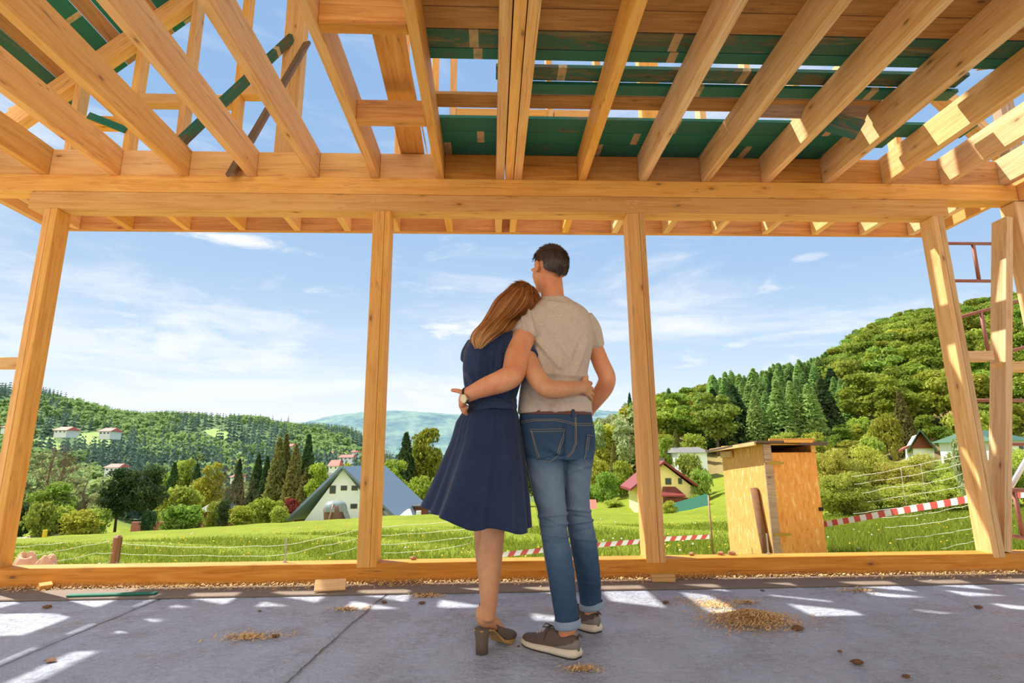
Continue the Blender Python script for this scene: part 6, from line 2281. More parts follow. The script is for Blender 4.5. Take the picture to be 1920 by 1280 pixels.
for v in bm.verts:
    u = np.array(v.co)
    vol = 1.0 + 0.05 * max(0, u[2]) + 0.025 * math.sin(u[0] * 9 + 1) * math.sin(u[1] * 8) * max(0, u[2])
    loc = np.array([u[0] * 0.087 * vol, -0.012 + u[1] * 0.106 * vol, 0.022 + u[2] * 0.102 * vol])
    capV.append(hc + HRn @ loc)
capF = [tuple(v.index for v in f.verts) for f in bm.faces if all(keep[v.index] for v in f.verts)]
cand = [v for v in bm.verts if keep[v.index]]
for _ in range(5200):
    v = cand[rs.randint(len(cand))]
    u = np.array(v.co) + rs.normal(0, 0.02, 3); u /= np.linalg.norm(u)
    flow = np.array([0.25 * u[0], -0.9, -0.75 + 0.9 * u[2]]) if u[2] < 0.6 else np.array([-0.25, 0.55, 0.25])
    flow = flow - u * np.dot(flow, u); flow /= np.linalg.norm(flow)
    d = flow * 0.85 + u * (0.28 + 0.35 * max(0, u[2])) + rs.normal(0, 0.16, 3)
    d /= np.linalg.norm(d)
    loc = np.array([u[0] * 0.086, -0.012 + u[1] * 0.105, 0.022 + u[2] * 0.101])
    roots.append(hc + HRn @ loc); dirs.append(HRn @ d)
    lens.append((0.010 + 0.016 * max(0, u[2])) * rs.uniform(0.6, 1.3))
bm.free()
hair_blades('hair', roots, dirs, lens, 0.0011, M['hair_m'], PM, 0.15, 0.0, 0.75, 2, rs, (capV, capF))

# --- t-shirt
def tee_folds(V, N_):
    X, Y_ = px_of(V)
    back = np.clip(-N_[:, 1] * 2, 0, 1)
    d = np.zeros(len(V))
    # gathers round her arm, drape from the shoulder blades, hem band
    for a, b_, w, s_ in (((1010, 640), (1052, 690), 5, .010), ((1018, 612), (1058, 668), 4, -.006), ((1006, 655), (1022, 700), 4, .008), ((1100, 640), (1078, 700), 4, .007),
                         ((1092, 632), (1066, 690), 4, -.004), ((1054, 676), (1040, 704), 5, .008), ((1072, 660), (1070, 706), 3, .005), ((1030, 700), (1100, 706), 4, .007),
                         ((990, 580), (1002, 628), 3, .008), ((978, 590), (986, 625), 3, .006), ((1112, 606), (1122, 645), 3, .006), ((1030, 566), (1064, 572), 4, .005),
                         ((1012, 752), (1042, 770), 4, .006), ((990, 738), (1010, 768), 4, -.005), ((1060, 750), (1100, 742), 4, .006), ((1044, 754), (1036, 768), 3, .006),
                         ((1010, 757), (1106, 755), 2.0, -.003)):
        d += gauss_line(X, Y_, a, b_, w) * s_ * 1.5
    d += 0.0015 * np.sin(V[:, 0] * 60 + V[:, 2] * 25) * np.sin(V[:, 2] * 38 + V[:, 0] * 18)
    return V + N_ * (d * back)[:, None]
tp = [torso([(776, 971, 1110, 2.685, 0.126), (766, 971, 1109, 2.685, 0.126), (745, 973, 1108, 2.68, 0.122), (722, 976, 1104, 2.675, 0.115), (700, 981, 1101, 2.67, 0.112), (675, 988, 1106, 2.665, 0.116),
             (650, 992, 1110, 2.66, 0.120), (625, 990, 1110, 2.66, 0.118), (604, 984, 1108, 2.66, 0.108), (590, 984, 1104, 2.66, 0.096), (578, 992, 1094, 2.66, 0.084), (568, 1006, 1078, 2.665, 0.074), (560, 1017, 1064, 2.67, 0.066)], n=48, per=4),
      limb([at(1004, 588, 2.66), at(993, 600, 2.65), at(984, 618, 2.62), at(979, 631, 2.60)], [0.062, 0.070, 0.071, 0.0685], n=26, capk=0.12),
      limb([at(1094, 598, 2.67), at(1106, 614, 2.685), at(1112, 632, 2.70), at(1116, 650, 2.715)], [0.052, 0.052, 0.050, 0.048], n=26, capk=0.12)]
tee, TV, TF = organic('t_shirt', tp, 0.0055, M['tee'], PM, 5, tee_folds)
# neckband
nb = [at(1017 + 24 + 25.5 * math.cos(t_), 0, 2.67) for t_ in (0,)]
cx = at(1038, 562, 2.675)
pts = []
for k in range(33):
    t_ = 6.2832 * k / 32
    pts.append((cx[0] + 0.070 * math.cos(t_), cx[1] + 0.066 * math.sin(t_), cx[2] + 0.002 - 0.012 * math.sin(t_) * -1 - 0.010 * math.cos(t_) * 0.6))
tube('neckband', pts, 0.0065, M['tee'], tee, 8)

# --- jeans
def jean_folds(V, N_):
    X, Y_ = px_of(V)
    d = np.zeros(len(V))
    back = np.clip(-N_[:, 1] * 2 + 0.3, 0, 1)
    for a, b_, w, s_ in (((1010, 968), (1062, 962), 3, .009), ((1008, 985), (1064, 980), 3, .007), ((1015, 1000), (1062, 1006), 3, .008), ((1018, 1015), (1066, 1012), 3, -.006), ((1020, 975), (1064, 990), 3, -.006),
                         ((1066, 952), (1106, 958), 3, .008), ((1070, 968), (1108, 972), 2.5, -.007), ((1072, 980), (1114, 974), 3, .009), ((1078, 998), (1118, 990), 3, -.005), ((1078, 1008), (1118, 1014), 3, .005),
                         ((1012, 830), (1050, 850), 4, .010), ((1030, 846), (1056, 860), 4, -.010), ((990, 858), (1050, 872), 4, -.006), ((1066, 884), (1108, 872), 3, .006), ((1064, 868), (1108, 880), 3, -.004),
                         ((1040, 1120), (1084, 1128), 3, .003), ((1090, 1092), (1126, 1098), 3, .003), ((1058, 800), (1058, 856), 3, -.010), ((1030, 1060), (1078, 1068), 4, .003)):
        d += gauss_line(X, Y_, a, b_, w) * s_ * 1.25
    d += 0.0010 * np.sin(V[:, 2] * 90 + 3 * np.sin(V[:, 0] * 30))
    return V + N_ * (d * back)[:, None]
Ztop = 0
jp = [torso([(769, 976, 1107, 2.685, 0.118), (780, 974, 1109, 2.685, 0.122), (797, 974, 1112, 2.69, 0.130), (816, 975, 1115, 2.69, 0.138), (835, 977, 1115, 2.69, 0.140), (850, 980, 1114, 2.695, 0.132), (862, 986, 1110, 2.70, 0.115)], n=44, per=4, e=2.3),
      limb([at(1018, 838, 2.69), at(1021, 862, 2.695), at(1026, 906, 2.69), at(1034, 950, 2.685), at(1038, 985, 2.68), at(1041, 1010, 2.675), at(1047, 1045, 2.66), at(1053, 1085, 2.635), at(1059, 1130, 2.61), at(1063.5, 1164, 2.60)],
           [(0.090, 0.118), (0.096, 0.112), (0.082, 0.094), (0.069, 0.080), (0.064, 0.070), (0.0625, 0.068), (0.064, 0.074), (0.059, 0.068), (0.054, 0.058), (0.051, 0.055)], n=28, per=4, capk=0.2),
      limb([at(1084, 838, 2.70), at(1085, 862, 2.705), at(1082, 906, 2.73), at(1082, 945, 2.765), at(1086, 975, 2.785), at(1092, 1004, 2.80), at(1097, 1037, 2.835), at(1102, 1070, 2.87), at(1105, 1100, 2.91), at(1108, 1132, 2.94)],
           [(0.074, 0.110), (0.068, 0.104), (0.062, 0.088), (0.061, 0.076), (0.063, 0.070), (0.064, 0.070), (0.063, 0.074), (0.060, 0.068), (0.056, 0.060), (0.053, 0.056)], n=28, per=4, capk=0.2)]
jeans, JV, JF = organic('jeans', jp, 0.005, M['denim'], PM, 4, jean_folds)
jb = BVHTree.FromPolygons([tuple(v) for v in JV], JF)
M['denim_d'] = cloth('unfaded denim pocket', srgb(52, 82, 116), srgb(96, 124, 150), streak=(400, 400, 400))
pk = patch('pocket', jb, [(994, 805), (1060, 805), (1048, 852), (1008, 862)], M['denim'], jeans, 0.003)
tag(pk, 'left back pocket')
pk2 = patch('pocket', jb, [(1099, 813), (1113, 815), (1112, 858), (1094, 862)], M['denim'], jeans, 0.003)
for pts in ([(994, 805), (1060, 804)], [(994, 809), (1059, 808)], [(996, 806), (1009, 860)], [(1060, 805), (1048, 850)], [(1009, 862), (1032, 864), (1049, 851)], [(998, 808), (1012, 859)], [(1057, 808), (1045, 849)],
            [(976, 790), (1000, 786), (1040, 785.5), (1062, 789), (1077, 794), (1112, 794)], [(976, 793), (1000, 789), (1040, 788.5), (1062, 792), (1077, 797.5), (1112, 797.5)],
            [(1077, 776), (1078, 800), (1078, 830), (1072, 845), (1062, 856)], [(1079, 776), (1080, 800), (1080.5, 830), (1074, 847), (1064, 857)],
            [(1100, 815), (1112, 817)], [(1101, 818), (1098, 845), (1095, 860), (1105, 872)], [(1104, 818), (1101, 845)],
            [(977, 800), (984, 850), (1000, 920), (1014, 990), (1026, 1060), (1040, 1150)]):
    seam('stitching', jb, pts, M['thread'], jeans, 0.0009, 0.0042)
bl = patch('belt', jb, [(978, 769), (1106, 770), (1107, 777), (978, 776)], M['leather'], PM, 0.004, 12)
lp = patch('belt_loop', jb, [(1071, 768), (1076, 768), (1078, 782), (1072, 782)], M['denim'], jeans, 0.008, 4)
# turned-up cuffs
for c_, ra, lb in ((at(1064, 1167.5, 2.60), 0.056, 'front'), (at(1109, 1134, 2.94), 0.058, 'rear')):
    rings = []
    for dz, rr in ((0.016, ra * 0.93), (0.018, ra), (0.010, ra * 1.045), (-0.008, ra * 1.05), (-0.017, ra * 1.0), (-0.015, ra * 0.86), (0.0, ra * 0.8)):
        rings.append([(c_[0] + rr * math.cos(t_), c_[1] + rr * 1.05 * math.sin(t_), c_[2] + dz + 0.10 * rr * math.cos(t_)) for t_ in np.linspace(0, 6.2832, 33)[:-1]])
    V, F = rings_vf(rings)
    mk('cuff', V, F[:-2], M['cuff'], jeans, True)

# --- sneakers
M['sneaker'] = plain('taupe knit', srgb(98, 82, 70), 0.8, var=0.10, scale=50, bmp=0.3)
M['sneaker_l'] = plain('grey leather heel', srgb(128, 120, 112), 0.6, var=0.06)
M['midsole'] = plain('cream foam sole', srgb(226, 210, 184), 0.6, var=0.05)
M['outsole'] = plain('black rubber', srgb(34, 30, 28), 0.7)
M['lace'] = plain('taupe lace', srgb(92, 76, 68), 0.8)
M['lace_w'] = plain('white lace', srgb(214, 206, 206), 0.7)


def sneaker(heel, toe, lb, flip=1):
    heel = Vector(heel); toe = Vector(toe)
    ax = (toe - heel); L = ax.length; ax.normalize()
    sd = Vector((0, 0, 1)).cross(ax).normalized()
    W = lambda x, y, z: heel + ax * (x * L) + sd * y * flip + Vector((0, 0, z))
    e = empty('sneaker', heel, None)
    e.parent = PM; e.location = heel - wloc(PM)
    tag(e, lb)
    prof_ = [(0.0, 0.018), (0.02, 0.028), (0.08, 0.035), (0.2, 0.036), (0.38, 0.034), (0.55, 0.040), (0.7, 0.046), (0.84, 0.044), (0.94, 0.034), (1.0, 0.012)]
    xs_ = np.array([p[0] for p in prof_]); ws_ = np.array([p[1] for p in prof_])
    def outline(k, n=26):
        t_ = 0.5 - 0.5 * np.cos(np.linspace(0, math.pi, n))
        w = np.interp(t_, xs_, ws_) + k
        cur = 0.010 * np.sin(t_ * 3.0)
        return [(a, b_ + c_) for a, b_, c_ in zip(t_, w, cur)] + [(a, -b_ + c_) for a, b_, c_ in zip(t_[::-1][1:-1], w[::-1][1:-1], cur[::-1][1:-1])]
    rings = []
    top = lambda x: 0.034 - 0.013 * min(1, x * 1.6)
    for k, z in ((0.0, None), (0.005, 0.5), (0.003, 0.08)):
        r = []
        for x, y in outline(k):
            zt = top(x)
            toe_up = 0.010 * max(0, (x - 0.8) / 0.2) ** 2
            zz = (zt if z is None else zt * z) + toe_up
            r.append(W(x * (1.03 if z == .5 else 1.0) - (0.012 if z == .5 else 0), y, zz + 0.004))
        rings.append(r)
    V, F = rings_vf(rings)
    mk('midsole', V, F, M['midsole'], e, True)
    rings = []
    for k, z in ((0.001, 0.007), (0.002, 0.0)):
        rings.append([W(x, y, z + 0.010 * max(0, (x - 0.8) / 0.2) ** 2) for x, y in outline(k)])
    V, F = rings_vf(rings); mk('outsole', V, F, M['outsole'], e)
    # upper
    sect = [(0.0, 0.075, 0.55), (0.03, 0.088, 0.85), (0.12, 0.086, 0.95), (0.24, 0.080, 0.95), (0.36, 0.096, 0.92), (0.44, 0.100, 0.95), (0.56, 0.080, 0.97), (0.70, 0.062, 0.97), (0.84, 0.052, 0.97), (0.94, 0.046, 0.95), (0.99, 0.036, 0.8)]
    rings = []
    for x, zt, kw_ in sect:
        w = np.interp(x, xs_, ws_) * kw_
        z0 = top(x) * 0.6 + 0.010 * max(0, (x - 0.8) / 0.2) ** 2
        r = []
        for k in range(24):
            t_ = 6.2832 * k / 24
            s_, c_ = math.sin(t_), math.cos(t_)
            y = w * math.copysign(abs(c_) ** 0.8, c_) * (1 - 0.30 * max(0, s_)); zz = z0 + (zt - z0) * (0.5 + 0.5 * math.copysign(abs(s_) ** 0.85, s_))
            r.append(W(x, y + 0.010 * math.sin(x * 3), zz))
        rings.append(r)
    V, F = rings_vf(rings)
    up = [(V, F)]
    organic('upper', up, 0.004, M['sneaker'], e, 3)
    # heel counter
    rings = []
    for x, zt, kw_ in ((-0.006, 0.070, 0.60), (0.02, 0.078, 0.93), (0.10, 0.070, 1.03), (0.20, 0.055, 1.03), (0.30, 0.044, 1.02)):
        w = np.interp(x, xs_, ws_) * kw_
        rings.append([W(x, w * math.cos(t_) * (1 - 0.2 * max(0, math.sin(t_))) + 0.010 * math.sin(max(x, 0) * 3), 0.028 + (zt - 0.028) * (0.5 + 0.5 * math.sin(t_))) for t_ in np.linspace(0, 6.2832, 25)[:-1]])
    V, F = rings_vf(rings); mk('heel_counter', V, F, M['sneaker_l'], e, True)
    tube('pull_tab', [W(0.02, 0, 0.080), W(-0.02, 0.0, 0.094), W(-0.07, 0.004, 0.092), W(-0.085, 0.004, 0.088)], [0.006, 0.006, 0.005, 0.004], M['sneaker'], e, 8)
    for i in range(5):
        x = 0.46 + 0.055 * i; zt = np.interp(x, [s_[0] for s_ in sect], [s_[1] for s_ in sect])
        tube('lace', [W(x, -0.018, zt - 0.004), W(x + 0.01, -0.006, zt + 0.003), W(x + 0.01, 0.012, zt + 0.003), W(x, 0.024, zt - 0.005)], 0.0026, M['lace_w' if i > 1 else 'lace'], e, 6)
    tube('lace', [W(0.45, 0.004, 0.104), W(0.42, 0.03, 0.112), W(0.46, 0.04, 0.10), W(0.47, 0.044, 0.075), W(0.49, 0.046, 0.05)], 0.0028, M['lace'], e, 6)
    tube('lace', [W(0.45, 0.004, 0.104), W(0.50, 0.026, 0.116), W(0.54, 0.034, 0.10), W(0.47, 0.012, 0.100)], 0.0028, M['lace'], e, 6)
    return e
sneaker((0.372, 2.545, 0), (0.155, 2.775, 0), 'sneaker with loose bow on the foot nearer to the camera', 1)
sneaker((0.522, 2.888, 0), (0.36, 3.135, 0), 'sneaker on the foot farther from the camera', 1)

# --- wrist watch
wp = at(877, 742.5, 2.492); wd = Vector(np.array(armL[-1]) - np.array(armL[-2])).normalized()
wtc = empty('wrist_watch', Vector(wp), 'round pale faced watch on a dark strap'); wtc.parent = PM; wtc.location = Vector(wp) - wloc(PM)
a_ = wd.cross(Vector((0, 1, 0))).normalized(); b2_ = wd.cross(a_).normalized()
pts = [Vector(wp) + a_ * 0.037 * math.cos(t_) + b2_ * 0.031 * math.sin(t_) for t_ in np.linspace(0, 6.2832, 33)]
tube('strap', pts, 0.0055, M['outsole'], wtc, 8)
M['dial'] = plain('pale gold dial', srgb(222, 208, 168), 0.3, 0.3, var=0.08)
M['case'] = plain('steel case', srgb(186, 176, 150), 0.25, 0.9)
wc = Vector(at(870, 747, 2.458)); nv = (Vector((0, 0, HCAM)) - wc).normalized(); nv = (nv + Vector((-0.9, 0, -0.1))).normalized()
tube('case', [wc - nv * 0.012, wc + nv * 0.003], 0.0195, M['case'], wtc, 24, False)
tube('dial', [wc + nv * 0.0025, wc + nv * 0.0042], 0.0165, M['dial'], wtc, 24, False)

# ================================================================== the woman
PW = empty('person', (-0.02, 2.72, 0.0), 'woman in a dark blue belted dress leaning her head on the man', 'person')
WY = 2.60
whc = at(976, 571, 2.665)
wyaw = math.radians(-18)
tilt = math.radians(26)
fdw = Vector((-math.sin(wyaw), math.cos(wyaw), -0.12)).normalized()
upw = Vector((math.sin(tilt), 0.05, math.cos(tilt)))
sdw = fdw.cross(upw).normalized(); upw = sdw.cross(fdw).normalized()
HW = Matrix((sdw, fdw, upw)).transposed()
G_ = lambda x, y, z: Vector(whc) + HW @ Vector((x, y, z))
wp_ = [ball(G_(0, -0.008, 0.02), 0.070, 0.088, 0.082, HW), ball(G_(0, 0.03, -0.02), 0.060, 0.060, 0.078, HW), ball(G_(0, 0.048, -0.070), 0.036, 0.034, 0.030, HW),
       ball(G_(0, 0.094, -0.018), 0.010, 0.015, 0.018, HW, 2), ball(G_(0, 0.088, 0.0), 0.008, 0.012, 0.022, HW, 2), ball(G_(0, 0.078, -0.048), 0.020, 0.011, 0.007, HW, 2), ball(G_(0, 0.077, -0.057), 0.018, 0.010, 0.007, HW, 2),
       ball(G_(-0.030, 0.06, -0.015), 0.02, 0.02, 0.02, HW, 2), ball(G_(0.030, 0.06, -0.015), 0.02, 0.02, 0.02, HW, 2)]
for s_ in (-1, 1):
    wp_.append(ball(G_(s_ * 0.070, -0.004, -0.002), 0.007, 0.015, 0.026, HW, 2))
wp_.append(limb([at(945, 636, 2.63), at(954, 612, 2.635), at(966, 588, 2.65)], [0.055, 0.047, 0.046], n=20))
# trunk inside the dress
wp_.append(torso([(636, 905, 975, 2.63, 0.07), (680, 893, 980, 2.63, 0.085), (740, 895, 962, 2.64, 0.08), (790, 885, 958, 2.66, 0.09), (850, 885, 955, 2.67, 0.09)], n=24))
# right arm behind the man's back
arW = [at(982, 654, 2.60), at(991, 678, 2.54), at(1004, 704, 2.475), at(1023, 726, 2.44), at(1040, 730, 2.435), at(1062, 729, 2.455), at(1082, 726.5, 2.50), at(1093, 725, 2.535)]
wp_.append(limb(arW, [0.046, 0.046, 0.045, 0.0435, 0.042, 0.037, 0.030, (0.029, 0.022)], n=20))
# hand round his side
wp_.append(limb([at(1090, 725, 2.53), at(1099, 727, 2.56), at(1104, 730, 2.60)], [(0.028, 0.018), (0.037, 0.016), (0.038, 0.015)], n=16, ref=(0.8, -0.6, 0)))
for i, (a, b_) in enumerate(((1102, 716), (1104, 724.5), (1105, 733), (1104.5, 741.5))):
    L = (0.040, 0.044, 0.040, 0.032)[i]
    wp_.append(finger(at(a, b_, 2.585), [(0.55, 0.85, -0.12 * i), (0.1, 1.0, -0.15 - 0.05 * i), (-0.35, 0.95, -0.2)], [L, L * 0.7, L * 0.55], 0.0092, 0.0070))
wp_.append(finger(at(1094, 716, 2.545), [(0.35, 0.35, 0.8), (0.55, 0.8, 0.35), (0.4, 1.0, 0.0)], [0.020, 0.022, 0.018], 0.0100, 0.0078))
# her other arm, hidden before her
wp_.append(limb([at(897, 655, 2.66), at(892, 700, 2.74), at(905, 735, 2.82), at(940, 725, 2.86)], [0.042, 0.040, 0.034, 0.026], n=16))
woman_arm_cut = len(wp_)
# legs
wp_.append(limb([at(925, 850, 2.66), at(925, 930, 2.655), at(925, 975, 2.655), at(924, 1000, 2.66), at(920.5, 1030, 2.665), at(918, 1062, 2.665), at(917, 1095, 2.655), at(916, 1130, 2.64), at(914, 1158, 2.635)],
                [(0.078, 0.08), (0.064, 0.068), (0.057, 0.060), (0.054, 0.056), (0.055, 0.060), (0.055, 0.062), (0.047, 0.052), (0.038, 0.042), (0.035, 0.040)], n=24))
wp_.append(limb([at(915, 850, 2.70), at(914, 930, 2.74), at(911, 985, 2.78), at(911, 1010, 2.80), at(912, 1040, 2.83), at(916, 1075, 2.88), at(917, 1108, 2.93), at(917, 1134, 2.97)],
                [(0.078, 0.08), (0.066, 0.068), (0.058, 0.06), (0.055, 0.058), (0.054, 0.06), (0.048, 0.052), (0.038, 0.042), (0.034, 0.038)], n=24))
# feet: heel high, toes down
def foot(hx, hy, tx, ty, hh):
    h_ = np.array([hx, hy, hh]); t_ = np.array([tx, ty, 0.030])
    d = t_ - h_; dd = d / np.linalg.norm(d)
    return [limb([h_ + (0, 0, 0.055), h_ + (0, 0, 0.025), h_ + d * 0.12 + (0, 0, 0.015), h_ + d * 0.38 + (0, 0, 0.022), h_ + d * 0.62 + (0, 0, 0.012), h_ + d * 0.86 + (0, 0, -0.004), t_ + (0, 0, -0.004)],
                 [0.030, 0.031, 0.032, (0.033, 0.030), (0.036, 0.022), (0.038, 0.016), (0.032, 0.012)], n=18, ref=(0.2, -0.4, 1))]
HX, HYf = -0.036, 2.640
TX, TYf = 0.082, 2.800
wp_ += foot(HX, HYf, TX, TYf, 0.122)
wp_.append(limb([at(914, 1152, 2.635), np.array([HX + 0.014, HYf + 0.012, 0.165]), np.array([HX + 0.02, HYf + 0.022, 0.13])], [0.036, 0.034, 0.034], n=18))
H2 = (-0.022, 2.985); T2 = (-0.026, 3.17)
wp_ += foot(H2[0], H2[1], T2[0], T2[1], 0.122)
wp_.append(limb([at(917, 1130, 2.965), np.array([H2[0] + 0.012, H2[1] + 0.012, 0.16]), np.array([H2[0] + 0.02, H2[1] + 0.02, 0.13])], [0.034, 0.034, 0.034], n=18))
organic('body', wp_, 0.0044, M['skin_w'], PW, 5)
for s_ in (-1, 1):
    V, F = ball(G_(s_ * 0.027, 0.072, 0.004), 0.0110, 0.0110, 0.0110, HW, 2); e_ = mk('eye', V, F, M['eye'], PW, True)
    V, F = ball(G_(s_ * 0.028, 0.080, 0.004), 0.005, 0.004, 0.005, HW, 2); mk('iris', V, F, M['iris'], e_, True)

# --- dress: bodice
def bodice_folds(V, N_):
    X, Y_ = px_of(V)
    back = np.clip(-N_[:, 1] * 2 + 0.2, 0, 1)
    d = np.zeros(len(V))
    for a, b_, w, s_ in (((880, 700), (900, 742), 4, .010), ((868, 700), (884, 740), 3, -.005), ((940, 640), (938, 690), 3, .008), ((933, 636), (926, 690), 3, -.006), ((905, 640), (896, 700), 5, .005),
                         ((950, 720), (944, 745), 3, .008), ((958, 716), (956, 745), 3, -.006), ((926, 730), (936, 748), 3, .007), ((912, 650), (918, 700), 4, -.004)):
        d += gauss_line(X, Y_, a, b_, w) * s_
    d += 0.0018 * np.sin(V[:, 0] * 70 + V[:, 2] * 14)
    return V + N_ * (d * back)[:, None]
bp = [torso([(760, 884, 966, 2.635, 0.092), (748, 880, 968, 2.63, 0.096), (730, 872, 973, 2.625, 0.102), (705, 868, 981, 2.62, 0.106), (680, 868, 989, 2.62, 0.108), (658, 871, 993, 2.62, 0.104), (642, 879, 988, 2.62, 0.094), (630, 893, 975, 2.625, 0.078), (622, 912, 962, 2.63, 0.062)], n=44, per=4, e=2.25),
      limb([at(975, 645, 2.61), at(985, 662, 2.585), at(990, 672, 2.56)], [0.054, 0.054, 0.053], n=22, capk=0.12),
      limb([at(893, 645, 2.64), at(884, 662, 2.66), at(882, 676, 2.68)], [0.048, 0.050, 0.050], n=22, capk=0.12)]
organic('bodice', bp, 0.0055, M['dress'], PW, 4, bodice_folds)
# --- skirt: gathered A line with deep folds
NS, MSK = 150, 44
rows = []
top_c = at(924, 764, 2.64); L0 = at(881, 764, 2.64)[0]; R0 = at(966, 764, 2.64)[0]
V = []
EL = [(764, 881), (774, 868), (791, 857), (825, 848), (866, 831), (912, 811), (946, 795)]
ER = [(764, 966), (774, 970), (800, 975), (831, 980), (866, 984), (902, 988), (946, 992), (987, 995)]
for j in range(MSK + 1):
    v = j / MSK
    pyR = 764 + (988 - 764) * v
    pyL = 764 + (946 - 764) * v
    xl = np.interp(pyL, *zip(*EL)); xr = np.interp(pyR, *zip(*ER))
    a = at(xl, pyL, 2.66 + 0.02 * v); b_ = at(xr, pyR, 2.645)
    c = (a + b_) / 2
    hw = (b_[0] - a[0]) / 2; hd = 0.088 + 0.175 * v
    cy = 2.65 + 0.02 * v
    zc = c[2]; zs = (b_[2] - a[2]) / 2
    # the back hem falls a little lower than the left flare
    for i in range(NS):
        t_ = 6.28318 * i / NS
        ct, st_ = math.cos(t_), math.sin(t_)
        fold = v ** 0.75 * (0.12 * math.tanh(1.8 * math.sin(6 * t_ + 0.6 + 0.5 * math.sin(2 * t_))) + 0.040 * math.sin(13 * t_ + 2.1 + v) + 0.012 * math.sin(29 * t_)) + (1 - v) ** 2 * 0.018 * math.sin(34 * t_)
        edge = abs(ct) ** 6
        k_ = 1 + fold * (1 - 0.75 * edge)
        x = c[0] + hw * ct * k_; y = cy + hd * st_ * k_
        z = zc + zs * ct - 0.030 * v * max(0, -st_) * (1 - 0.4 * abs(ct)) - 0.010 * v * math.sin(7 * t_ + 0.6) * (1 - edge)
        V.append((x, y, z))
F = [(j * NS + i, j * NS + (i + 1) % NS, (j + 1) * NS + (i + 1) % NS, (j + 1) * NS + i) for j in range(MSK) for i in range(NS)]
sk_ = mk('skirt', V, F, M['dress'], PW, True)
so = sk_.modifiers.new('thick', 'SOLIDIFY'); so.thickness = 0.003; so.offset = -1
hem = [V[(MSK - 2) * NS + i] for i in range(NS)] + [V[(MSK - 2) * NS]]
# --- sash
rings = []
for z_, k_ in ((770, 1.0), (769, 1.05), (764, 1.07), (758, 1.05), (752, 1.055), (746, 1.03), (745, 0.98)):
    a, b_ = at(881, z_ + 0.0, 2.64), at(967, z_ - 2, 2.64)
    c = (a + b_) / 2; hw = (b_[0] - a[0]) / 2
    rings.append([(c[0] + hw * k_ * math.cos(t_) * (1 + 0.008 * math.sin(9 * t_ + z_)), c[1] + 0.100 * k_ * math.sin(t_), c[2] + (b_[2] - a[2]) / 2 * math.cos(t_) + 0.0025 * math.sin(5 * t_ + z_)) for t_ in np.linspace(0, 6.28318, 65)[:-1]])
V, F = rings_vf(rings)
sash = mk('sash', V, F[:-2], M['sash'], PW, True)
sb = BVHTree.FromPolygons([tuple(v) for v in V], F[:-2])
for pts in ([(890, 757), (920, 753), (950, 757), (965, 754)], [(886, 762), (915, 762), (964, 765)], [(900, 750), (930, 748), (962, 750)], [(925, 752), (945, 763)]):
    seam('sash_fold', sb, pts, M['sash'], sash, 0.0032, 0.0012)

# --- hair of the woman: long locks falling to the left
LE = [(977, 533), (960, 537), (943, 547), (927, 562), (914, 585), (901, 606), (887, 621), (881, 637), (890, 654)]
RE = [(985, 533), (997, 541), (1005, 556), (1003, 572), (986, 588), (968, 602), (956, 618), (934, 632), (905, 654)]
YE = [2.60, 2.575, 2.555, 2.55, 2.545, 2.53, 2.515, 2.51, 2.505]
LEs, REs, YEs = catmull([np.array(p, float) for p in LE], 6), catmull([np.array(p, float) for p in RE], 6), catmull([np.array([y]) for y in YE], 6)[:, 0]
NT = len(LEs)
def hair_pt(u, t, depth=0.0):
    f = t * (NT - 1); i = min(int(f), NT - 2); g = f - i
    l = LEs[i] * (1 - g) + LEs[i + 1] * g; r = REs[i] * (1 - g) + REs[i + 1] * g; y = YEs[i] * (1 - g) + YEs[i + 1] * g
    p = l * (1 - u) + r * u
    bulge = 0.085 * (1 - (2 * u - 1) ** 2) * (0.45 + 0.55 * (1 - t)) if t < 0.55 else 0.055 * (1 - (2 * u - 1) ** 2)
    w_ = 0.06 * max(0, 1 - t * 1.6)
    return at(p[0], p[1], y + w_ - bulge + 0.03 + depth)
rs = np.random.RandomState(12)
V, F, A = [], [], []
seg = 22
for s_ in range(2600):
    u0 = rs.rand(); t0 = 0.0 if rs.rand() < 0.55 else rs.uniform(0, 0.35); t1 = rs.uniform(0.72, 1.0) if rs.rand() < 0.8 else rs.uniform(0.4, 0.8)
    dep = rs.uniform(-0.006, 0.022)
    clump = math.sin(u0 * 26 + 1.3) * 0.06
    wv = rs.uniform(0, 6.28); am = rs.uniform(0.2, 1.0)
    k0 = len(V); wd_ = rs.uniform(0.0010, 0.0022)
    stray = 0.05 * rs.randn() if rs.rand() < 0.04 else 0
    for j in range(seg + 1):
        t = t0 + (t1 - t0) * j / seg
        u = u0 + clump * t + 0.02 * am * math.sin(t * 9 + wv) * t + stray * t
        p = hair_pt(min(max(u, -0.12), 1.12), t, dep * (1 + t) + 0.006 * math.sin(u0 * 40 + t * 7))
        w = wd_ * (1 - 0.75 * (j / seg) ** 2)
        V += [p - np.array([w, 0, w * 0.6]), p + np.array([w, 0, w * 0.6])]
        A += [0.02 + 0.85 * t * t, 0.02 + 0.85 * t * t]
    for j in range(seg):
        F.append((k0 + 2 * j, k0 + 2 * j + 1, k0 + 2 * j + 3, k0 + 2 * j + 2))
hw_ = mk('hair', V, F, M['hair_w'], PW, True)
a = hw_.data.attributes.new('along', 'FLOAT', 'POINT'); a.data.foreach_set('value', A)
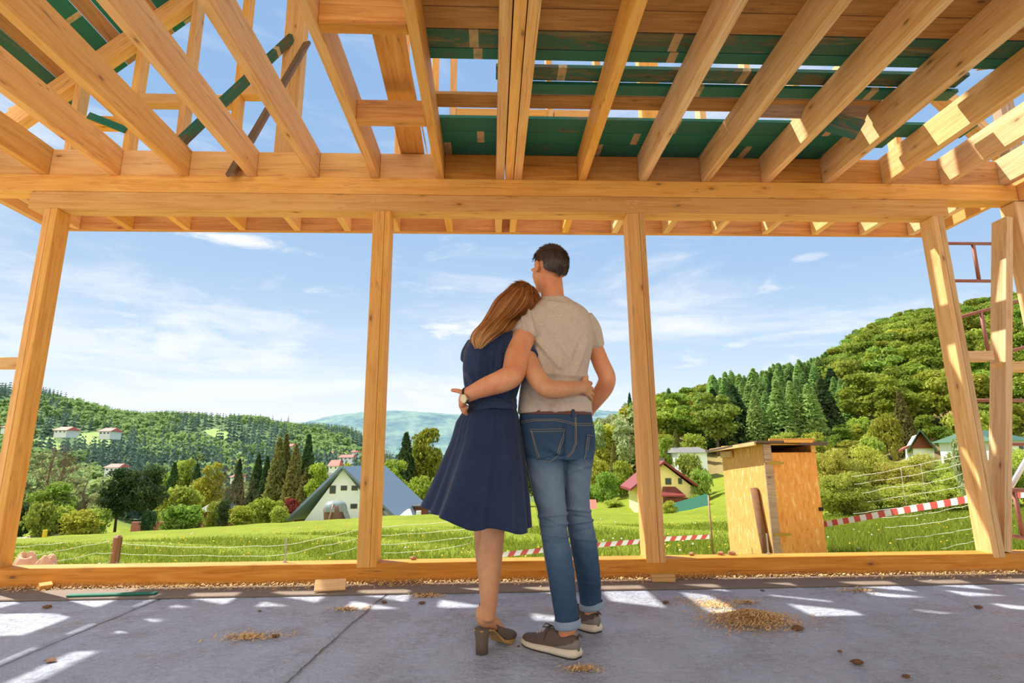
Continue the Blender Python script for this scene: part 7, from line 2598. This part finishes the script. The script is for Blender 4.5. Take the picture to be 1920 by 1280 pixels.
# body of the hair under the locks
V, F = [], []
nu, nt = 18, 30
for s_ in (0, 1):
    for j in range(nt + 1):
        for i in range(nu + 1):
            u, t = i / nu, j / nt * 0.955
            p = hair_pt(u, t, 0.020 + s_ * (0.055 * (1 - (2 * u - 1) ** 2) + 0.004))
            V.append(p)
m_ = (nu + 1) * (nt + 1)
for j in range(nt):
    for i in range(nu):
        q = j * (nu + 1) + i
        F.append((q, q + 1, q + nu + 2, q + nu + 1)); F.append((q + m_, q + m_ + nu + 1, q + m_ + nu + 2, q + m_ + 1))
for i in range(nu):
    F.append((i, i + m_, i + 1 + m_, i + 1)); q = nt * (nu + 1) + i; F.append((q, q + 1, q + 1 + m_, q + m_))
for j in range(nt):
    q = j * (nu + 1); F.append((q, q + nu + 1, q + nu + 1 + m_, q + m_)); q += nu; F.append((q, q + m_, q + m_ + nu + 1, q + nu + 1))
mk('hair_underside', V, F, M['hair_wu'], hw_, True)
V, F = ball(G_(0, -0.012, 0.026), 0.077, 0.090, 0.085, HW, 3)
mk('hair_cap', [v for v in V], [f for f in F if not (np.mean([(HW.transposed() @ (Vector(V[i]) - Vector(whc))).y for i in f]) > 0.045 and np.mean([(HW.transposed() @ (Vector(V[i]) - Vector(whc))).z for i in f]) < 0.06)], M['hair_wu'], hw_, True)

V2, F2 = ball((0, 0, 0), 1, 1, 1, None, 4)
roots, dirs, lens = [], [], []
cand = [np.array(v) for v in V2 if not (v[1] > 0.45 and v[2] < 0.6)]
rs = np.random.RandomState(31)
HWn = np.array([[HW[i][j] for j in range(3)] for i in range(3)])
for _ in range(3600):
    u = cand[rs.randint(len(cand))] + rs.normal(0, 0.03, 3); u /= np.linalg.norm(u)
    uw = HWn @ u
    flow = np.array([-0.55, 0.0, -0.80]) + np.array([0.5, 0, 0]) * max(0, u[0]) * (1 if u[0] > 0.3 else 0)
    flow = flow - uw * np.dot(flow, uw); flow /= np.linalg.norm(flow) + 1e-9
    d = flow + uw * 0.03 + rs.normal(0, 0.03, 3); d /= np.linalg.norm(d)
    roots.append(np.array(whc) + HWn @ (u * np.array([0.076, 0.088, 0.082]) + np.array([0, -0.012, 0.026]))); dirs.append(d); lens.append(rs.uniform(0.03, 0.07))
hair_blades('crown_hair', roots, dirs, lens, 0.0016, M['hair_w'], hw_, 0.1, 0.0, 0.25, 4, rs)

# --- block heeled mules
M['mule'] = plain('taupe suede', srgb(104, 88, 74), 0.8, var=0.12, scale=40, bmp=0.2)
M['mule_sole'] = plain('tan leather sole', srgb(188, 144, 84), 0.55, var=0.1, scale=12)
def mule(hx, hy, tx, ty, lb):
    e = empty('mule', (hx, hy, 0)); e.parent = PW; e.location = Vector((hx, hy, 0)) - wloc(PW); tag(e, lb)
    h_ = Vector((hx, hy, 0)); ax = Vector((tx - hx, ty - hy, 0)); L = ax.length; ax.normalize(); sd = Vector((0, 0, 1)).cross(ax)
    W = lambda x, y, z: h_ + ax * (x * L) + sd * y + Vector((0, 0, z))
    rings = []
    for z, r, sh in ((0.0, 0.027, -0.02), (0.05, 0.028, -0.02), (0.095, 0.034, -0.02), (0.102, 0.035, -0.0)):
        rings.append([W(sh + r * math.cos(t_) / L, r * math.sin(t_), z) for t_ in np.linspace(0, 6.2832, 25)[:-1]])
    V, F = rings_vf(rings); mk('heel', V, F, M['mule'], e, True)
    # insole board sweeping down to a small platform
    prof_ = [(-0.17, 0.100, 0.022, 0.006), (0.0, 0.100, 0.034, 0.006), (0.22, 0.090, 0.034, 0.006), (0.42, 0.058, 0.031, 0.007), (0.60, 0.030, 0.036, 0.014), (0.80, 0.020, 0.042, 0.018), (1.0, 0.022, 0.040, 0.018), (1.14, 0.026, 0.022, 0.016)]
    rings = []
    for x, z, w, th in prof_:
        rings.append([W(x, -w, z - th), W(x, -w, z), W(x, w, z), W(x, w, z - th)])
    V, F = rings_vf(rings)
    mk('sole', V, F, M['mule_sole'], e)
    # upper: wide band over the instep
    rings = []
    for x, z0, zt, w in ((0.36, 0.060, 0.122, 0.037), (0.48, 0.044, 0.108, 0.040), (0.62, 0.024, 0.086, 0.044), (0.80, 0.008, 0.066, 0.047), (1.0, 0.004, 0.054, 0.045), (1.12, 0.008, 0.044, 0.034)):
        r_ = []
        for t_ in np.linspace(0, 6.2832, 25)[:-1]:
            s2, c2 = math.sin(t_), math.cos(t_)
            r_.append(W(x - 0.10 * max(0, s2) * (x < .5), w * math.copysign(abs(c2) ** 0.85, c2), z0 + (zt - z0) * (0.5 + 0.5 * s2)))
        rings.append(r_)
    V, F = rings_vf(rings)
    o = mk('upper', V, F[:-2], M['mule'], e, True)
    so = o.modifiers.new('t', 'SOLIDIFY'); so.thickness = 0.003
mule(HX, HYf, TX, TYf, 'open backed taupe mule with a block heel nearer to the camera')
mule(H2[0], H2[1], T2[0], T2[1], 'open backed taupe mule farther from the camera')
